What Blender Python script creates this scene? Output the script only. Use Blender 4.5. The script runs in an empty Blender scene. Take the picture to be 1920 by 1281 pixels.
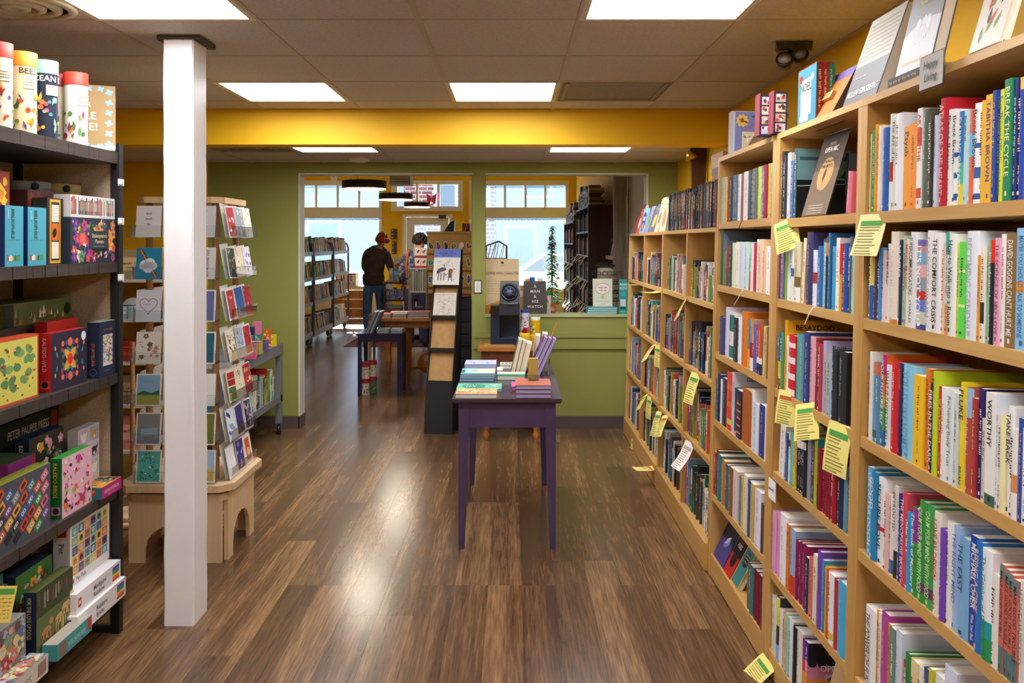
import bpy,math,random
from mathutils import Matrix,Vector

# ---------------------------------------------------------------- camera
F,CX,CY,H = 1570.0,960.0,455.0,1.56      # focal length / vanishing point in pixels of 1920x1281, eye height
S = bpy.context.scene
COL = S.collection
cam_data = bpy.data.cameras.new('camera')
cam = bpy.data.objects.new('camera',cam_data)
COL.objects.link(cam)
cam.location = (0,0,H)
cam.rotation_euler = (math.pi / 2,0,0)
cam_data.sensor_width = 36.0
cam_data.lens = F * 36.0 / 1920.0
cam_data.shift_y = -(640.5 - CY) / 1920.0
cam_data.clip_start = 0.05
cam_data.clip_end = 200
S.camera = cam
# ---------------------------------------------------------------- world, sun, exposure
world = bpy.data.worlds.new('world')
S.world = world
world.use_nodes = True
wn = world.node_tree
sky = wn.nodes.new('ShaderNodeTexSky')
sky.sky_type = 'NISHITA'
sky.sun_disc = False
sky.sun_elevation = math.radians(32)
sky.sun_rotation = math.radians(-17)
bg = wn.nodes['Background']
bg.inputs['Strength'].default_value = 0.75
wn.links.new(sky.outputs['Color'],bg.inputs['Color'])
sun_data = bpy.data.lights.new('sun_offscreen','SUN')
sun_data.energy = 50.0
sun_data.angle = math.radians(0.6)
sun_data.color = (1.0,0.95,0.86)
sun = bpy.data.objects.new('sun_offscreen',sun_data)
COL.objects.link(sun)
sun.location = (-8,30,18)
sun.rotation_euler = (math.radians(-58),0,math.radians(17))
PANEL_POWER = 19.0          # ceiling light panels
PENDANT_POWER = 34.0       # three drum pendants of the street-side room
S.cycles.transparent_max_bounces = 32
S.view_settings.view_transform = 'Standard'
S.view_settings.look = 'None'
S.view_settings.gamma = 1.0
S.view_settings.use_curve_mapping = False
S.view_settings.exposure = 0.12

# ---------------------------------------------------------------- helpers
def px(x,y,d):
    """photo pixel at depth d -> world point"""
    return Vector(((x - CX) * d / F,d,H - (y - CY) * d / F))
def floor_d(y):
    return H * F / (y - CY)

_lin = {}
def L(c):
    if isinstance(c,tuple):
        return c
    r = _lin.get(c)
    if r is None:
        h = c.lstrip('#')
        v = [int(h[i:i + 2],16) / 255 for i in (0,2,4)]
        r = tuple((x / 12.92 if x <= 0.04045 else ((x + 0.055) / 1.055) ** 2.4) for x in v) + (1.0,)
        _lin[c] = r
    return r
def shade(c,k):
    h = c.lstrip('#')
    v = [min(255,max(0,int(int(h[i:i + 2],16) * k))) for i in (0,2,4)]
    return '%02x%02x%02x' % tuple(v)

class MB:
    def __init__(s):
        s.v = []; s.f = []; s.c = []; s.sm = []
    def face(s,pts,col,sm=False):
        n = len(s.v)
        s.v.extend(tuple(p) for p in pts)
        s.f.append(tuple(range(n,n + len(pts)))); s.c.append(col); s.sm.append(sm)
    def idx(s,verts,faces,col,sm=False):
        n = len(s.v)
        s.v.extend(tuple(p) for p in verts)
        for i,f in enumerate(faces):
            s.f.append(tuple(n + k for k in f)); s.c.append(col[i] if isinstance(col,list) else col); s.sm.append(sm)
    def box(s,x0,x1,y0,y1,z0,z1,col,M=None):
        p = [Vector((x,y,z)) for z in (z0,z1) for y in (y0,y1) for x in (x0,x1)]
        if M is not None:
            p = [M @ q for q in p]
        s.idx(p,[(0,2,3,1),(4,5,7,6),(0,1,5,4),(2,6,7,3),(0,4,6,2),(1,3,7,5)],col)
    def hexa(s,p,col):
        """p: bottom 4 (ccw from above) + top 4"""
        s.idx(p,[(3,2,1,0),(4,5,6,7),(0,1,5,4),(1,2,6,5),(2,3,7,6),(3,0,4,7)],col)
    def prism(s,poly,off,col,caps=True):
        off = Vector(off); n = len(poly)
        a = [Vector(p) for p in poly]; b = [p + off for p in a]
        fs = [(i,(i + 1) % n,n + (i + 1) % n,n + i) for i in range(n)]
        if caps:
            fs += [tuple(range(n - 1,-1,-1)),tuple(range(n,2 * n))]
        s.idx(a + b,fs,col)
    def lathe(s,prof,c=(0,0,0),n=16,col='808080',M=None,sm=True):
        """prof: list of (r, z) or (r, z, colour)"""
        vs = []; fs = []; cs = []
        for q in prof:
            for k in range(n):
                a = 2 * math.pi * k / n
                v = Vector((q[0] * math.cos(a) + c[0],q[0] * math.sin(a) + c[1],q[1] + c[2]))
                vs.append(M @ v if M is not None else v)
        for i in range(len(prof) - 1):
            cc = prof[i][2] if len(prof[i]) > 2 else col
            for k in range(n):
                fs.append((i * n + k,i * n + (k + 1) % n,(i + 1) * n + (k + 1) % n,(i + 1) * n + k)); cs.append(cc)
        s.idx(vs,fs,cs,sm)
        for i,rev in ((0,True),(len(prof) - 1,False)):
            if prof[i][0] > 1e-5:
                ring = vs[i * n:(i + 1) * n]
                s.face(ring[::-1] if rev else ring,prof[i][2] if len(prof[i]) > 2 else col)
    def cyl(s,p0,p1,r0,r1=None,n=10,col='808080'):
        r1 = r0 if r1 is None else r1
        s.tube([p0,p1],[r0,r1],n,col)
    def tube(s,pts,r,n=8,col='808080',caps=True):
        pts = [Vector(p) for p in pts]
        rs = r if isinstance(r,(list,tuple)) else [r] * len(pts)
        vs = []; fs = []; prev = None
        for i,p in enumerate(pts):
            t = (pts[min(i + 1,len(pts) - 1)] - pts[max(i - 1,0)]).normalized()
            if prev is None:
                up = Vector((0,0,1)) if abs(t.z) < 0.9 else Vector((1,0,0))
                a = t.cross(up).normalized()
            else:
                a = (prev - t * prev.dot(t)).normalized()
            prev = a
            b = t.cross(a)
            for k in range(n):
                g = 2 * math.pi * k / n
                vs.append(p + a * (rs[i] * math.cos(g)) + b * (rs[i] * math.sin(g)))
        for i in range(len(pts) - 1):
            for k in range(n):
                fs.append((i * n + k,(i + 1) * n + k,(i + 1) * n + (k + 1) % n,i * n + (k + 1) % n))
        s.idx(vs,fs,col,True)
        if caps:
            s.face(vs[:n],col); s.face(vs[-n:][::-1],col)
    def ball(s,c,r,col,n=10,m=6,sc=(1,1,1)):
        c = Vector(c)
        prof = []
        vs = []; fs = []
        for i in range(m + 1):
            th = math.pi * i / m
            for k in range(n):
                a = 2 * math.pi * k / n
                vs.append(c + Vector((r * sc[0] * math.sin(th) * math.cos(a),r * sc[1] * math.sin(th) * math.sin(a),-r * sc[2] * math.cos(th))))
        for i in range(m):
            for k in range(n):
                fs.append((i * n + k,i * n + (k + 1) % n,(i + 1) * n + (k + 1) % n,(i + 1) * n + k))
        s.idx(vs,fs,col,True)
    def mesh(s,name,inv=None):
        me = bpy.data.meshes.new(name)
        v = s.v if inv is None else [tuple(inv @ Vector(p)) for p in s.v]
        me.from_pydata(v,[],s.f)
        at = me.color_attributes.new('Col','FLOAT_COLOR','CORNER')
        buf = []
        for f,c in zip(s.f,s.c):
            buf.extend(L(c) * len(f))
        at.data.foreach_set('color',buf)
        me.polygons.foreach_set('use_smooth',s.sm)
        me.update()
        return me

# ---------------------------------------------------------------- object tree
ROOTM = {}
def put(o,parent=None):
    COL.objects.link(o)
    if parent is not None:
        o.parent = parent
    return o
def tag(o,label=None,cat=None,group=None,kind=None):
    if label: o['label'] = label
    if cat: o['category'] = cat
    if group: o['group'] = group
    if kind: o['kind'] = kind
    return o
def thing(name,label,cat,M=(0,0,0),group=None,kind=None):
    o = put(bpy.data.objects.new(name,None))
    o.empty_display_size = 0.05
    m = M if isinstance(M,Matrix) else Matrix.Translation(Vector(M))
    o.matrix_world = m
    ROOTM[o] = m
    return tag(o,label,cat,group,kind)
def solo(name,mb,mat,label,cat,M=None,group=None,kind=None,local=False):
    """a thing that is one mesh (its parts, if any, hang under it)"""
    m = Matrix.Identity(4) if M is None else (M if isinstance(M,Matrix) else Matrix.Translation(Vector(M)))
    me = mb if isinstance(mb,bpy.types.Mesh) else mb.mesh(name,None if local else m.inverted())
    o = put(bpy.data.objects.new(name,me))
    if not me.materials: me.materials.append(mat)
    o.matrix_world = m
    ROOTM[o] = m
    return tag(o,label,cat,group,kind)
def part(name,mb,mat,parent,local=False,label=None,kind=None):
    if isinstance(mb,MB) and not mb.f:
        return None
    root = parent
    while root.parent is not None:
        root = root.parent
    me = mb if isinstance(mb,bpy.types.Mesh) else mb.mesh(name,None if local else ROOTM[root].inverted())
    if not me.materials: me.materials.append(mat)
    o = put(bpy.data.objects.new(name,me),parent)
    return tag(o,label,None,None,kind)
def copy_tree(o,parent=None):
    c = o.copy(); put(c,parent)
    for ch in o.children:
        if ch is not c:
            copy_tree(ch,c)
    return c

# ---------------------------------------------------------------- lettering
_fc = bpy.data.curves.new('letters','FONT'); _fc.resolution_u = 2; _fc.offset = .012
_fo = bpy.data.objects.new('letters',_fc)
_gl = {}
def _raw(t):
    _fc.body = t
    me = bpy.data.meshes.new_from_object(_fo)
    v = [(p.co.x,p.co.y) for p in me.vertices]
    f = [tuple(p.vertices) for p in me.polygons]
    bpy.data.meshes.remove(me)
    return v,f
_bar = None
def glyph(ch):
    global _bar
    if ch in _gl: return _gl[ch]
    if _bar is None: _bar = max(p[0] for p in _raw('|')[0])
    v,f = _raw(ch) if ch != ' ' else ([],[])
    adv = max(p[0] for p in _raw(ch + '|')[0]) - _bar
    _gl[ch] = (v,f,adv)
    return _gl[ch]
def text_w(t,sp=0.0):
    return sum(glyph(c)[2] + sp for c in t)
class Fr:
    """a flat rectangle in space for print: origin, unit vectors u (right) and v (up)"""
    def __init__(s,O,u,v,lift=0.0006):
        s.O = Vector(O); s.u = Vector(u).normalized(); s.v = Vector(v).normalized()
        s.n = s.u.cross(s.v); s.lift = lift
    def p(s,x,y,k=1.0):
        return s.O + s.u * x + s.v * y + s.n * (s.lift * k)
    def rect(s,mb,x0,x1,y0,y1,col,k=1.0):
        mb.face([s.p(x0,y0,k),s.p(x1,y0,k),s.p(x1,y1,k),s.p(x0,y1,k)],col)
    def poly(s,mb,pts,col,k=1.0):
        mb.face([s.p(x,y,k) for x,y in pts],col)
    def disc(s,mb,x,y,r,col,k=1.0,n=10,ry=None,rot=0.0):
        ry = r if ry is None else ry
        pts = []
        for i in range(n):
            a = 2 * math.pi * i / n
            ex,ey = r * math.cos(a),ry * math.sin(a)
            pts.append((x + ex * math.cos(rot) - ey * math.sin(rot),y + ex * math.sin(rot) + ey * math.cos(rot)))
        s.poly(mb,pts,col,k)
    def leaf(s,mb,x,y,l,w,a,col,k=1.0):
        c,q = math.cos(a),math.sin(a)
        pts = [(0,0),(.3 * l,w * .5),(.65 * l,w * .42),(l,0),(.65 * l,-w * .42),(.3 * l,-w * .5)]
        s.poly(mb,[(x + i * c - j * q,y + i * q + j * c) for i,j in pts],col,k)
    def flower(s,mb,x,y,r,col,mid,k=1.0,n=5,a0=0.0):
        for i in range(n):
            s.leaf(mb,x,y,r,r * .75,a0 + 2 * math.pi * i / n,col,k + .1 * (i % 2))
        s.disc(mb,x,y,r * .3,mid,k + .4,7)
    def line(s,mb,x0,y0,x1,y1,w,col,k=1.0):
        dx,dy = x1 - x0,y1 - y0
        l = math.hypot(dx,dy) or 1
        nx,ny = -dy / l * w / 2,dx / l * w / 2
        s.poly(mb,[(x0 - nx,y0 - ny),(x1 - nx,y1 - ny),(x1 + nx,y1 + ny),(x0 + nx,y0 + ny)],col,k)
    def ring(s,mb,x,y,r,w,col,k=1.0,n=18,ry=None):
        ry = r if ry is None else ry
        for i in range(n):
            a,b = 2 * math.pi * i / n,2 * math.pi * (i + 1) / n
            s.poly(mb,[(x + (r - w) * math.cos(a),y + (ry - w) * math.sin(a)),(x + r * math.cos(a),y + ry * math.sin(a)),
                        (x + r * math.cos(b),y + ry * math.sin(b)),(x + (r - w) * math.cos(b),y + (ry - w) * math.sin(b))],col,k)
    def text(s,mb,t,x,y,size,col,align='c',maxw=None,minsq=0.55,k=2.0,shear=0.0,sp=0.0,bold=0.0):
        """size = cap height in metres"""
        size = size / 0.72
        w = text_w(t,sp) * size
        sx = 1.0
        if maxw and w > maxw:
            sx = max(minsq,maxw / w)
            if w * sx > maxw:
                size *= maxw / (w * sx)
            w = text_w(t,sp) * size
        ox = x - (w * sx / 2 if align == 'c' else (w * sx if align == 'r' else 0))
        for pas in ((0.0,) if not bold else (-bold,bold)):
            cx = ox
            for ch in t:
                gv,gf,adv = glyph(ch)
                if gf:
                    vs = [s.p(cx + (a + shear * b) * size * sx + pas * size,y + b * size,k + (.1 if pas > 0 else 0)) for a,b in gv]
                    mb.idx(vs,gf,col)
                cx += (adv + sp) * size * sx
    def bars(s,mb,x0,x1,y,h,col,rnd,k=1.5):
        """illegible line of small print: letter-sized ticks grouped in words"""
        x = x0; n = rnd.randint(3,8)
        while x < x1 - h * .5:
            w = h * rnd.uniform(.22,.5)
            lo = y + (0 if rnd.random() < .6 else h * .3); hi = y + h * rnd.choice((.75,.75,1.0))
            s.rect(mb,x,min(x + w,x1),lo,hi,col,k)
            x += w + h * .28; n -= 1
            if n <= 0:
                x += h * .6; n = rnd.randint(3,8)

# ---------------------------------------------------------------- materials
MATS = {}
def mat(name,col=None,rough=0.55,metal=0.0,noise=None,bump=None,coat=0.0,spec=0.5,emit=None,stretch=(1,1,1),coords='Object',trans=0.0,alpha=1.0):
    """col None: colour comes from the mesh's own colour layer. noise=(scale, amount), bump=(scale, strength)"""
    if name in MATS: return MATS[name]
    m = bpy.data.materials.new(name); m.use_nodes = True
    nt = m.node_tree; N = nt.nodes; b = N['Principled BSDF']
    b.inputs['Roughness'].default_value = rough
    b.inputs['Metallic'].default_value = metal
    b.inputs['Specular IOR Level'].default_value = spec
    b.inputs['Coat Weight'].default_value = coat
    b.inputs['Transmission Weight'].default_value = trans
    b.inputs['Alpha'].default_value = alpha
    if col is None:
        a = N.new('ShaderNodeVertexColor'); a.layer_name = 'Col'; out = a.outputs['Color']
    else:
        a = N.new('ShaderNodeRGB'); a.outputs[0].default_value = L(col); out = a.outputs[0]
    tc = N.new('ShaderNodeTexCoord'); mp = N.new('ShaderNodeMapping'); mp.inputs['Scale'].default_value = stretch
    nt.links.new(tc.outputs[coords],mp.inputs['Vector'])
    if noise:
        t = N.new('ShaderNodeTexNoise'); t.inputs['Scale'].default_value = noise[0]; t.inputs['Detail'].default_value = 4
        nt.links.new(mp.outputs['Vector'],t.inputs['Vector'])
        r = N.new('ShaderNodeMapRange'); r.inputs['From Min'].default_value = .3; r.inputs['From Max'].default_value = .7
        r.inputs['To Min'].default_value = 1 - noise[1]; r.inputs['To Max'].default_value = 1 + noise[1]
        nt.links.new(t.outputs['Fac'],r.inputs['Value'])
        x = N.new('ShaderNodeVectorMath'); x.operation = 'SCALE'
        nt.links.new(out,x.inputs[0]); nt.links.new(r.outputs['Result'],x.inputs['Scale'])
        out = x.outputs['Vector']
    nt.links.new(out,b.inputs['Base Color'])
    if bump:
        t = N.new('ShaderNodeTexNoise'); t.inputs['Scale'].default_value = bump[0]; t.inputs['Detail'].default_value = 3
        nt.links.new(mp.outputs['Vector'],t.inputs['Vector'])
        bp = N.new('ShaderNodeBump'); bp.inputs['Strength'].default_value = bump[1]; bp.inputs['Distance'].default_value = .004
        nt.links.new(t.outputs['Fac'],bp.inputs['Height']); nt.links.new(bp.outputs['Normal'],b.inputs['Normal'])
    if emit:
        b.inputs['Emission Color'].default_value = L(emit[0]); b.inputs['Emission Strength'].default_value = emit[1]
    MATS[name] = m
    return m
def wood(name,c0,c1,scale=6.0,axis='Y',rough=.45,grain=18.0,coat=0.0,per_object=False,mid=None,fine=.32,along=.06,lo=.32,hi=.68,bump=.12):
    """two-tone grain stretched along an axis of the object"""
    if name in MATS: return MATS[name]
    m = bpy.data.materials.new(name); m.use_nodes = True
    nt = m.node_tree; N = nt.nodes; b = N['Principled BSDF']
    b.inputs['Roughness'].default_value = rough; b.inputs['Coat Weight'].default_value = coat; b.inputs['Coat Roughness'].default_value = .2
    tc = N.new('ShaderNodeTexCoord'); mp = N.new('ShaderNodeMapping')
    st = {'X': (along,1,1),'Y': (1,along,1),'Z': (1,1,along)}[axis]
    mp.inputs['Scale'].default_value = st
    vec = tc.outputs['Object']
    if per_object:
        oi = N.new('ShaderNodeObjectInfo'); ad = N.new('ShaderNodeVectorMath'); ad.operation = 'ADD'
        ml = N.new('ShaderNodeMath'); ml.operation = 'MULTIPLY'; ml.inputs[1].default_value = 57.0
        nt.links.new(oi.outputs['Random'],ml.inputs[0]); cb = N.new('ShaderNodeCombineXYZ')
        for i in range(3): nt.links.new(ml.outputs[0],cb.inputs[i])
        nt.links.new(vec,ad.inputs[0]); nt.links.new(cb.outputs[0],ad.inputs[1]); vec = ad.outputs[0]
    nt.links.new(vec,mp.inputs['Vector'])
    n1 = N.new('ShaderNodeTexNoise'); n1.inputs['Scale'].default_value = scale; n1.inputs['Detail'].default_value = 6; n1.inputs['Distortion'].default_value = .8 if not per_object else .35
    n2 = N.new('ShaderNodeTexNoise'); n2.inputs['Scale'].default_value = scale * grain; n2.inputs['Detail'].default_value = 3
    for n in (n1,n2): nt.links.new(mp.outputs['Vector'],n.inputs['Vector'])
    mx = N.new('ShaderNodeMix'); mx.inputs[0].default_value = fine
    nt.links.new(n1.outputs['Fac'],mx.inputs[2]); nt.links.new(n2.outputs['Fac'],mx.inputs[3])
    fac = mx.outputs[0]
    if per_object:
        sh = N.new('ShaderNodeMath'); sh.operation = 'MULTIPLY_ADD'; sh.inputs[1].default_value = .14; sh.inputs[2].default_value = -.07
        nt.links.new(oi.outputs['Random'],sh.inputs[0])
        a2 = N.new('ShaderNodeMath'); a2.operation = 'ADD'
        nt.links.new(fac,a2.inputs[0]); nt.links.new(sh.outputs[0],a2.inputs[1]); fac = a2.outputs[0]
    cr = N.new('ShaderNodeValToRGB')
    cr.color_ramp.elements[0].position = lo; cr.color_ramp.elements[0].color = L(c0)
    cr.color_ramp.elements[1].position = hi; cr.color_ramp.elements[1].color = L(c1)
    if mid:
        e = cr.color_ramp.elements.new(.5); e.color = L(mid)
    nt.links.new(fac,cr.inputs['Fac']); nt.links.new(cr.outputs['Color'],b.inputs['Base Color'])
    bp = N.new('ShaderNodeBump'); bp.inputs['Strength'].default_value = bump; bp.inputs['Distance'].default_value = .002
    nt.links.new(n2.outputs['Fac'],bp.inputs['Height']); nt.links.new(bp.outputs['Normal'],b.inputs['Normal'])
    MATS[name] = m
    return m
def glassy(name,tint='ffffff',refl=.08,dens=0.0,tintcol='dfe8ee',rough=.02):
    """clear sheet: mostly transparent, a little gloss, an optional milky share"""
    if name in MATS: return MATS[name]
    m = bpy.data.materials.new(name); m.use_nodes = True
    nt = m.node_tree; N = nt.nodes; N.remove(N['Principled BSDF'])
    out = N['Material Output']
    t = N.new('ShaderNodeBsdfTransparent'); t.inputs[0].default_value = L(tint)
    g = N.new('ShaderNodeBsdfGlossy'); g.inputs['Roughness'].default_value = rough
    f = N.new('ShaderNodeFresnel'); f.inputs[0].default_value = 1.45
    mx = N.new('ShaderNodeMixShader')
    sc = N.new('ShaderNodeMath'); sc.operation = 'MULTIPLY'; sc.inputs[1].default_value = refl / .04; sc.use_clamp = True
    nt.links.new(f.outputs[0],sc.inputs[0]); nt.links.new(sc.outputs[0],mx.inputs[0])
    nt.links.new(t.outputs[0],mx.inputs[1]); nt.links.new(g.outputs[0],mx.inputs[2])
    last = mx.outputs[0]
    if dens:
        d = N.new('ShaderNodeBsdfTranslucent'); d.inputs[0].default_value = L(tintcol)
        m2 = N.new('ShaderNodeMixShader'); m2.inputs[0].default_value = dens
        nt.links.new(last,m2.inputs[1]); nt.links.new(d.outputs[0],m2.inputs[2]); last = m2.outputs[0]
    nt.links.new(last,out.inputs['Surface'])
    MATS[name] = m
    return m

PRINT = mat('printed_card',None,rough=.5,spec=.3)
MATTE = mat('matte_paint',None,rough=.7,noise=(9,.05))
PAPER = mat('paper',None,rough=.85)
GLOSS = mat('gloss_plastic',None,rough=.25)
METAL = mat('metal',None,rough=.35,metal=.85)
CLOTH = mat('woven_cloth',None,rough=.9,noise=(60,.12),bump=(220,.3))
ACRYL = glassy('clear_acrylic','f6f9fa',refl=.025,dens=.03)
BIRCH = wood('birch_veneer','b8863c','dcb26c',3.0,'Y',.42,mid='cc9c56')
BIRCHZ = wood('birch_veneer_upright','b8863c','dcb26c',3.0,'Z',.42,mid='cc9c56')

# ================================================================ THE ROOM
YB = 7.03        # green wall with the doorway
YF = 18.2        # street front
XR = 1.39        # side wall behind the bookcases
ZC,ZL,ZF = 2.405,2.234,3.5     # ceiling, lowered ceiling, ceiling of the front room
BEAM0,BEAM1,ZBEAM = 5.29,5.47,2.18
GREEN,YELLOW,CREAM = '95974a','efb90c','e9dfc6'
WALLP = mat('wall_paint',None,rough=.62,noise=(3,.04),bump=(160,.08))
FLOORM = wood('walnut_plank','332216','b0865a',12,'Y',.22,grain=10,coat=.22,bump=.03,per_object=True,mid='6c4d33',fine=.44,along=.05,lo=.26,hi=.78)
FLOORB = mat('plank_joint','20150d',rough=.8)
TILE = mat('ceiling_tile','c6beb4',rough=.9,noise=(70,.10),bump=(150,.5))
TBAR = mat('ceiling_grid','b9ad9c',rough=.5)
WHITE = mat('white_gloss_paint',None,rough=.3,noise=(5,.03),bump=(40,.12))

# floor -----------------------------------------------------------
mb = MB(); mb.box(-5.6,XR,-2.6,YF,-.12,-.004,'20150d')
floor = solo('floor',mb,FLOORB,'brown walnut plank floor','floor',kind='structure')
PW,PL = .152,1.22
mb = MB(); mb.box(0,PW - .0009,0,PL - .0009,-.006,0,'5a3d27')
plank_me = mb.mesh('plank'); plank_me.materials.append(FLOORM)
rnd = random.Random(5)
far = MB()
x = -5.6 + .02; k = 0
rest = MB()
while x < XR - .1:
    y = -2.6 + rnd.choice((0,.31,.61,.88,1.1)) - PL
    while y < YF:
        near = (-2.5 < x < .95) and (1.9 < y + PL) and y < 8.2
        if near:
            o = put(bpy.data.objects.new('plank',plank_me),floor)
            o.location = (x,y,0)
        else:
            rest.box(x,x + PW - .0009,max(y,-2.6),min(y + PL - .0009,YF),-.006,0,'5a3d27')
        y += PL
    x += PW; k += 1
FLOORM2 = wood('walnut_plank_far','332216','b0865a',12,'Y',.22,grain=10,coat=.22,bump=.03,mid='6c4d33',fine=.44,along=.05,lo=.26,hi=.78)
part('outer_planks',rest,FLOORM2,floor,kind='stuff')

# ceiling -----------------------------------------------------------
mb = MB(); mb.box(-5.6,XR,-2.6,BEAM0,ZC + .03,ZC + .1,'8a8070')
mb.box(-5.6,XR,BEAM1,YB + .1,ZL + .03,ZL + .1,'8a8070')
ceiling = solo('ceiling',mb,mat('ceiling_void','6d6357',rough=.9),'drop ceiling of square speckled tiles in a thin grid','ceiling',kind='structure')
GX,GY,G = -.355,3.175,.61
def tile_mesh(w,l):
    m = MB(); m.box(.012,w - .012,.012,l - .012,0,.014,'c9bdad'); me = m.mesh('ceiling_tile'); me.materials.append(TILE); return me
full = tile_mesh(G,G)
LIGHTS = []; VENTS = []
def field(y_lo,y_hi,z,lights,vents,rows):
    cut = {}
    for r in rows:
        y0 = GY + r * G; a,b = max(y0,y_lo),min(y0 + G,y_hi)
        if b - a < .05: continue
        for c in range(-9,4):
            x0 = GX + c * G; e = min(x0 + G,XR)
            if x0 < -5.6 or e - x0 < .05: continue
            if (c,r) in lights: LIGHTS.append((x0,a,z)); continue
            if (c,r) in vents: VENTS.append((x0,a,z)); continue
            w,l = round(e - x0,3),round(b - a,3)
            if (w,l) == (G,G): me = full
            else:
                me = cut.get((w,l))
                if me is None: me = cut[(w,l)] = tile_mesh(w,l)
            o = put(bpy.data.objects.new('ceiling_tile',me),ceiling); o.location = (x0,a,z)
    for r in rows:
        y0 = GY + r * G
        if y_lo < y0 < y_hi:
            m = MB(); m.box(-5.6,XR,y0 - .012,y0 + .012,z - .002,z + .03,'b9ad9c'); part('grid_bar',m,TBAR,ceiling)
    for c in range(-8,4):
        x0 = GX + c * G
        if x0 < XR:
            m = MB(); m.box(x0 - .012,x0 + .012,y_lo,y_hi,z - .003,z + .03,'b9ad9c'); part('grid_bar',m,TBAR,ceiling)
field(-2.6,BEAM0,ZC,
      {(-2,-1),(1,-1),(-2,2),(0,2),(-2,-4),(1,-4),(-2,-7),(1,-7)},{(1,2)},range(-10,5))
field(BEAM1,YB,ZL,{(-2,4),(1,4)},{(-3,4)},range(3,8))
m = MB(); m.box(XR - .022,XR,-2.6,BEAM0,ZC - .004,ZC + .03,'b9ad9c'); part('edge_bar',m,TBAR,ceiling)
ORD_ = 'first second third fourth fifth sixth seventh eighth ninth tenth eleventh twelfth thirteenth'.split()
DIFF = mat('light_diffuser','ffffff',rough=.6,emit=('f6f8ff',PANEL_POWER))
for i,(x0,y0,z) in enumerate(LIGHTS):
    low = z < 2.3
    nb = 'lowered ceiling' if low else 'main ceiling'
    row = {(-2,-1): 'ahead of the white column',(1,-1): 'beside the black emergency light',(-2,2): 'behind the white column by the beam',(0,2): 'beside the speckled grille by the beam',
           (-2,4): 'over the way to the doorway',(1,4): 'over the green wall window'}.get((round((x0 - GX) / G),round((y0 - GY) / G)))
    row = row or 'in line with the %s, %s from the beam' % ({-2: 'white column',1: 'emergency light'}[round((x0 - GX) / G)],ORD_[4 - round((y0 - GY) / G)])
    t = thing('ceiling_light' if y0 > 2 else 'ceiling_light_offscreen',('square white lit panel in the %s, %s' % (nb,row) if row[:2] != 'in' else 'square lit ceiling panel ' + row),'ceiling light',(x0,y0,z),'lit panels in the tile ceilings')
    m = MB()
    for a in ((0,G,0,.025),(0,G,G - .025,G),(0,.025,.025,G - .025),(G - .025,G,.025,G - .025)):
        m.box(a[0],a[1],a[2],a[3],-.004,.03,'e8dcc0')
    part('frame',m,mat('light_frame','d9cdb4',rough=.5),t,local=True)
    m = MB(); m.box(.025,G - .025,.025,G - .025,.004,.012,'ffffff')
    part('diffuser',m,DIFF,t,local=True)
# vents
for i,(x0,y0,z) in enumerate(VENTS):
    t = thing('ceiling_vent','grey perforated return grille flush in the ceiling by the beam' if i == 0 else 'square air vent in the lowered ceiling behind the white column','vent',(x0,y0,z))
    m = MB(); m.box(.012,G - .012,.012,G - .012,.004,.02,'8b8078'); part('plate',m,mat('vent_plate',None,rough=.6,noise=(160,.25)),t,local=True)
    for k in range(3 if i else 1):
        s = .03 + .09 * k
        m = MB()
        for a in ((s,G - s,s,s + .02),(s,G - s,G - s - .02,G - s),(s,s + .02,s,G - s),(G - s - .02,G - s,s,G - s)):
            m.box(a[0],a[1],a[2],a[3],-.002 - .004 * k,.006,'9a8f83')
        part('louver' if i else 'rim',m,mat('vent_rim','9a8f83',rough=.5),t,local=True)
# round air diffuser near the tubes
c = px(28,8,2.97)
t = thing('air_diffuser','round cream air diffuser in the ceiling above the puzzle tubes','vent',(c.x,c.y,ZC))
for k,r in enumerate((.20,.15,.10,.05)):
    m = MB(); m.lathe([(r,0),(r,-.006 - .003 * k),(r - .03,-.012 - .003 * k),(r - .03,0)],n=28,col='cbbfa9'); part('ring',m,MATTE,t,local=True)

# walls -----------------------------------------------------------
def wall(name,boxes,label,parent=None):
    m = MB()
    for b in boxes: m.box(*b)
    return solo(name,m,WALLP,label,'wall',kind='structure')
k = YB / F
XA,XB_,XC_,XD = (390 - CX) * k,(560 - CX) * k,(886 - CX) * k,(910 - CX) * k
XE = (1215 - CX) * k
ZT,ZS = 2.142,.956
T = .15
wall('wall_back',[(-5.6,XA,YB,YB + T,0,2.4,YELLOW),(XA,XB_,YB,YB + T,0,2.4,GREEN),(XC_,XD,YB,YB + T,0,2.4,GREEN),
                   (XE,XR,YB,YB + T,0,2.4,GREEN),(XB_,XC_,YB,YB + T,ZT,2.4,GREEN),(XD,XE,YB,YB + T,ZT,2.4,GREEN),(XD,XE,YB,YB + T,0,ZS,GREEN),
                   (-5.6,XR,YB + .01,YB + T,2.4,3.6,YELLOW)],
     'olive green partition wall with a doorway and a wide pass-through window')
wall('wall_right',[(XR,XR + .15,-2.6,YB + T,0,2.5,YELLOW),(XR,XR + .15,YB + T,10.15,0,3.6,CREAM),(XR,XR + .15,10.15,YF + .2,0,3.6,YELLOW)],'yellow side wall behind the bookcases')
wall('wall_left',[(-5.75,-5.6,-2.6,YF + .2,0,3.6,YELLOW)],'yellow wall on the far side of the shop')
wall('wall_rear',[(-5.75,XR + .15,-2.75,-2.6,0,2.5,YELLOW)],'yellow wall opposite the doorway')
m = MB(); m.box(-5.6,XR,YB + T,YF,ZF,ZF + .1,'efe6d2'); solo('ceiling_front',m,WALLP,'pale ceiling of the street-side room','ceiling',kind='structure')
m = MB(); m.box(-5.6,XR,BEAM0,BEAM1,ZBEAM,ZC + .05,YELLOW)
solo('trim_1',m,WALLP,'deep yellow beam dropped across the ceiling','beam',kind='structure')
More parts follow.
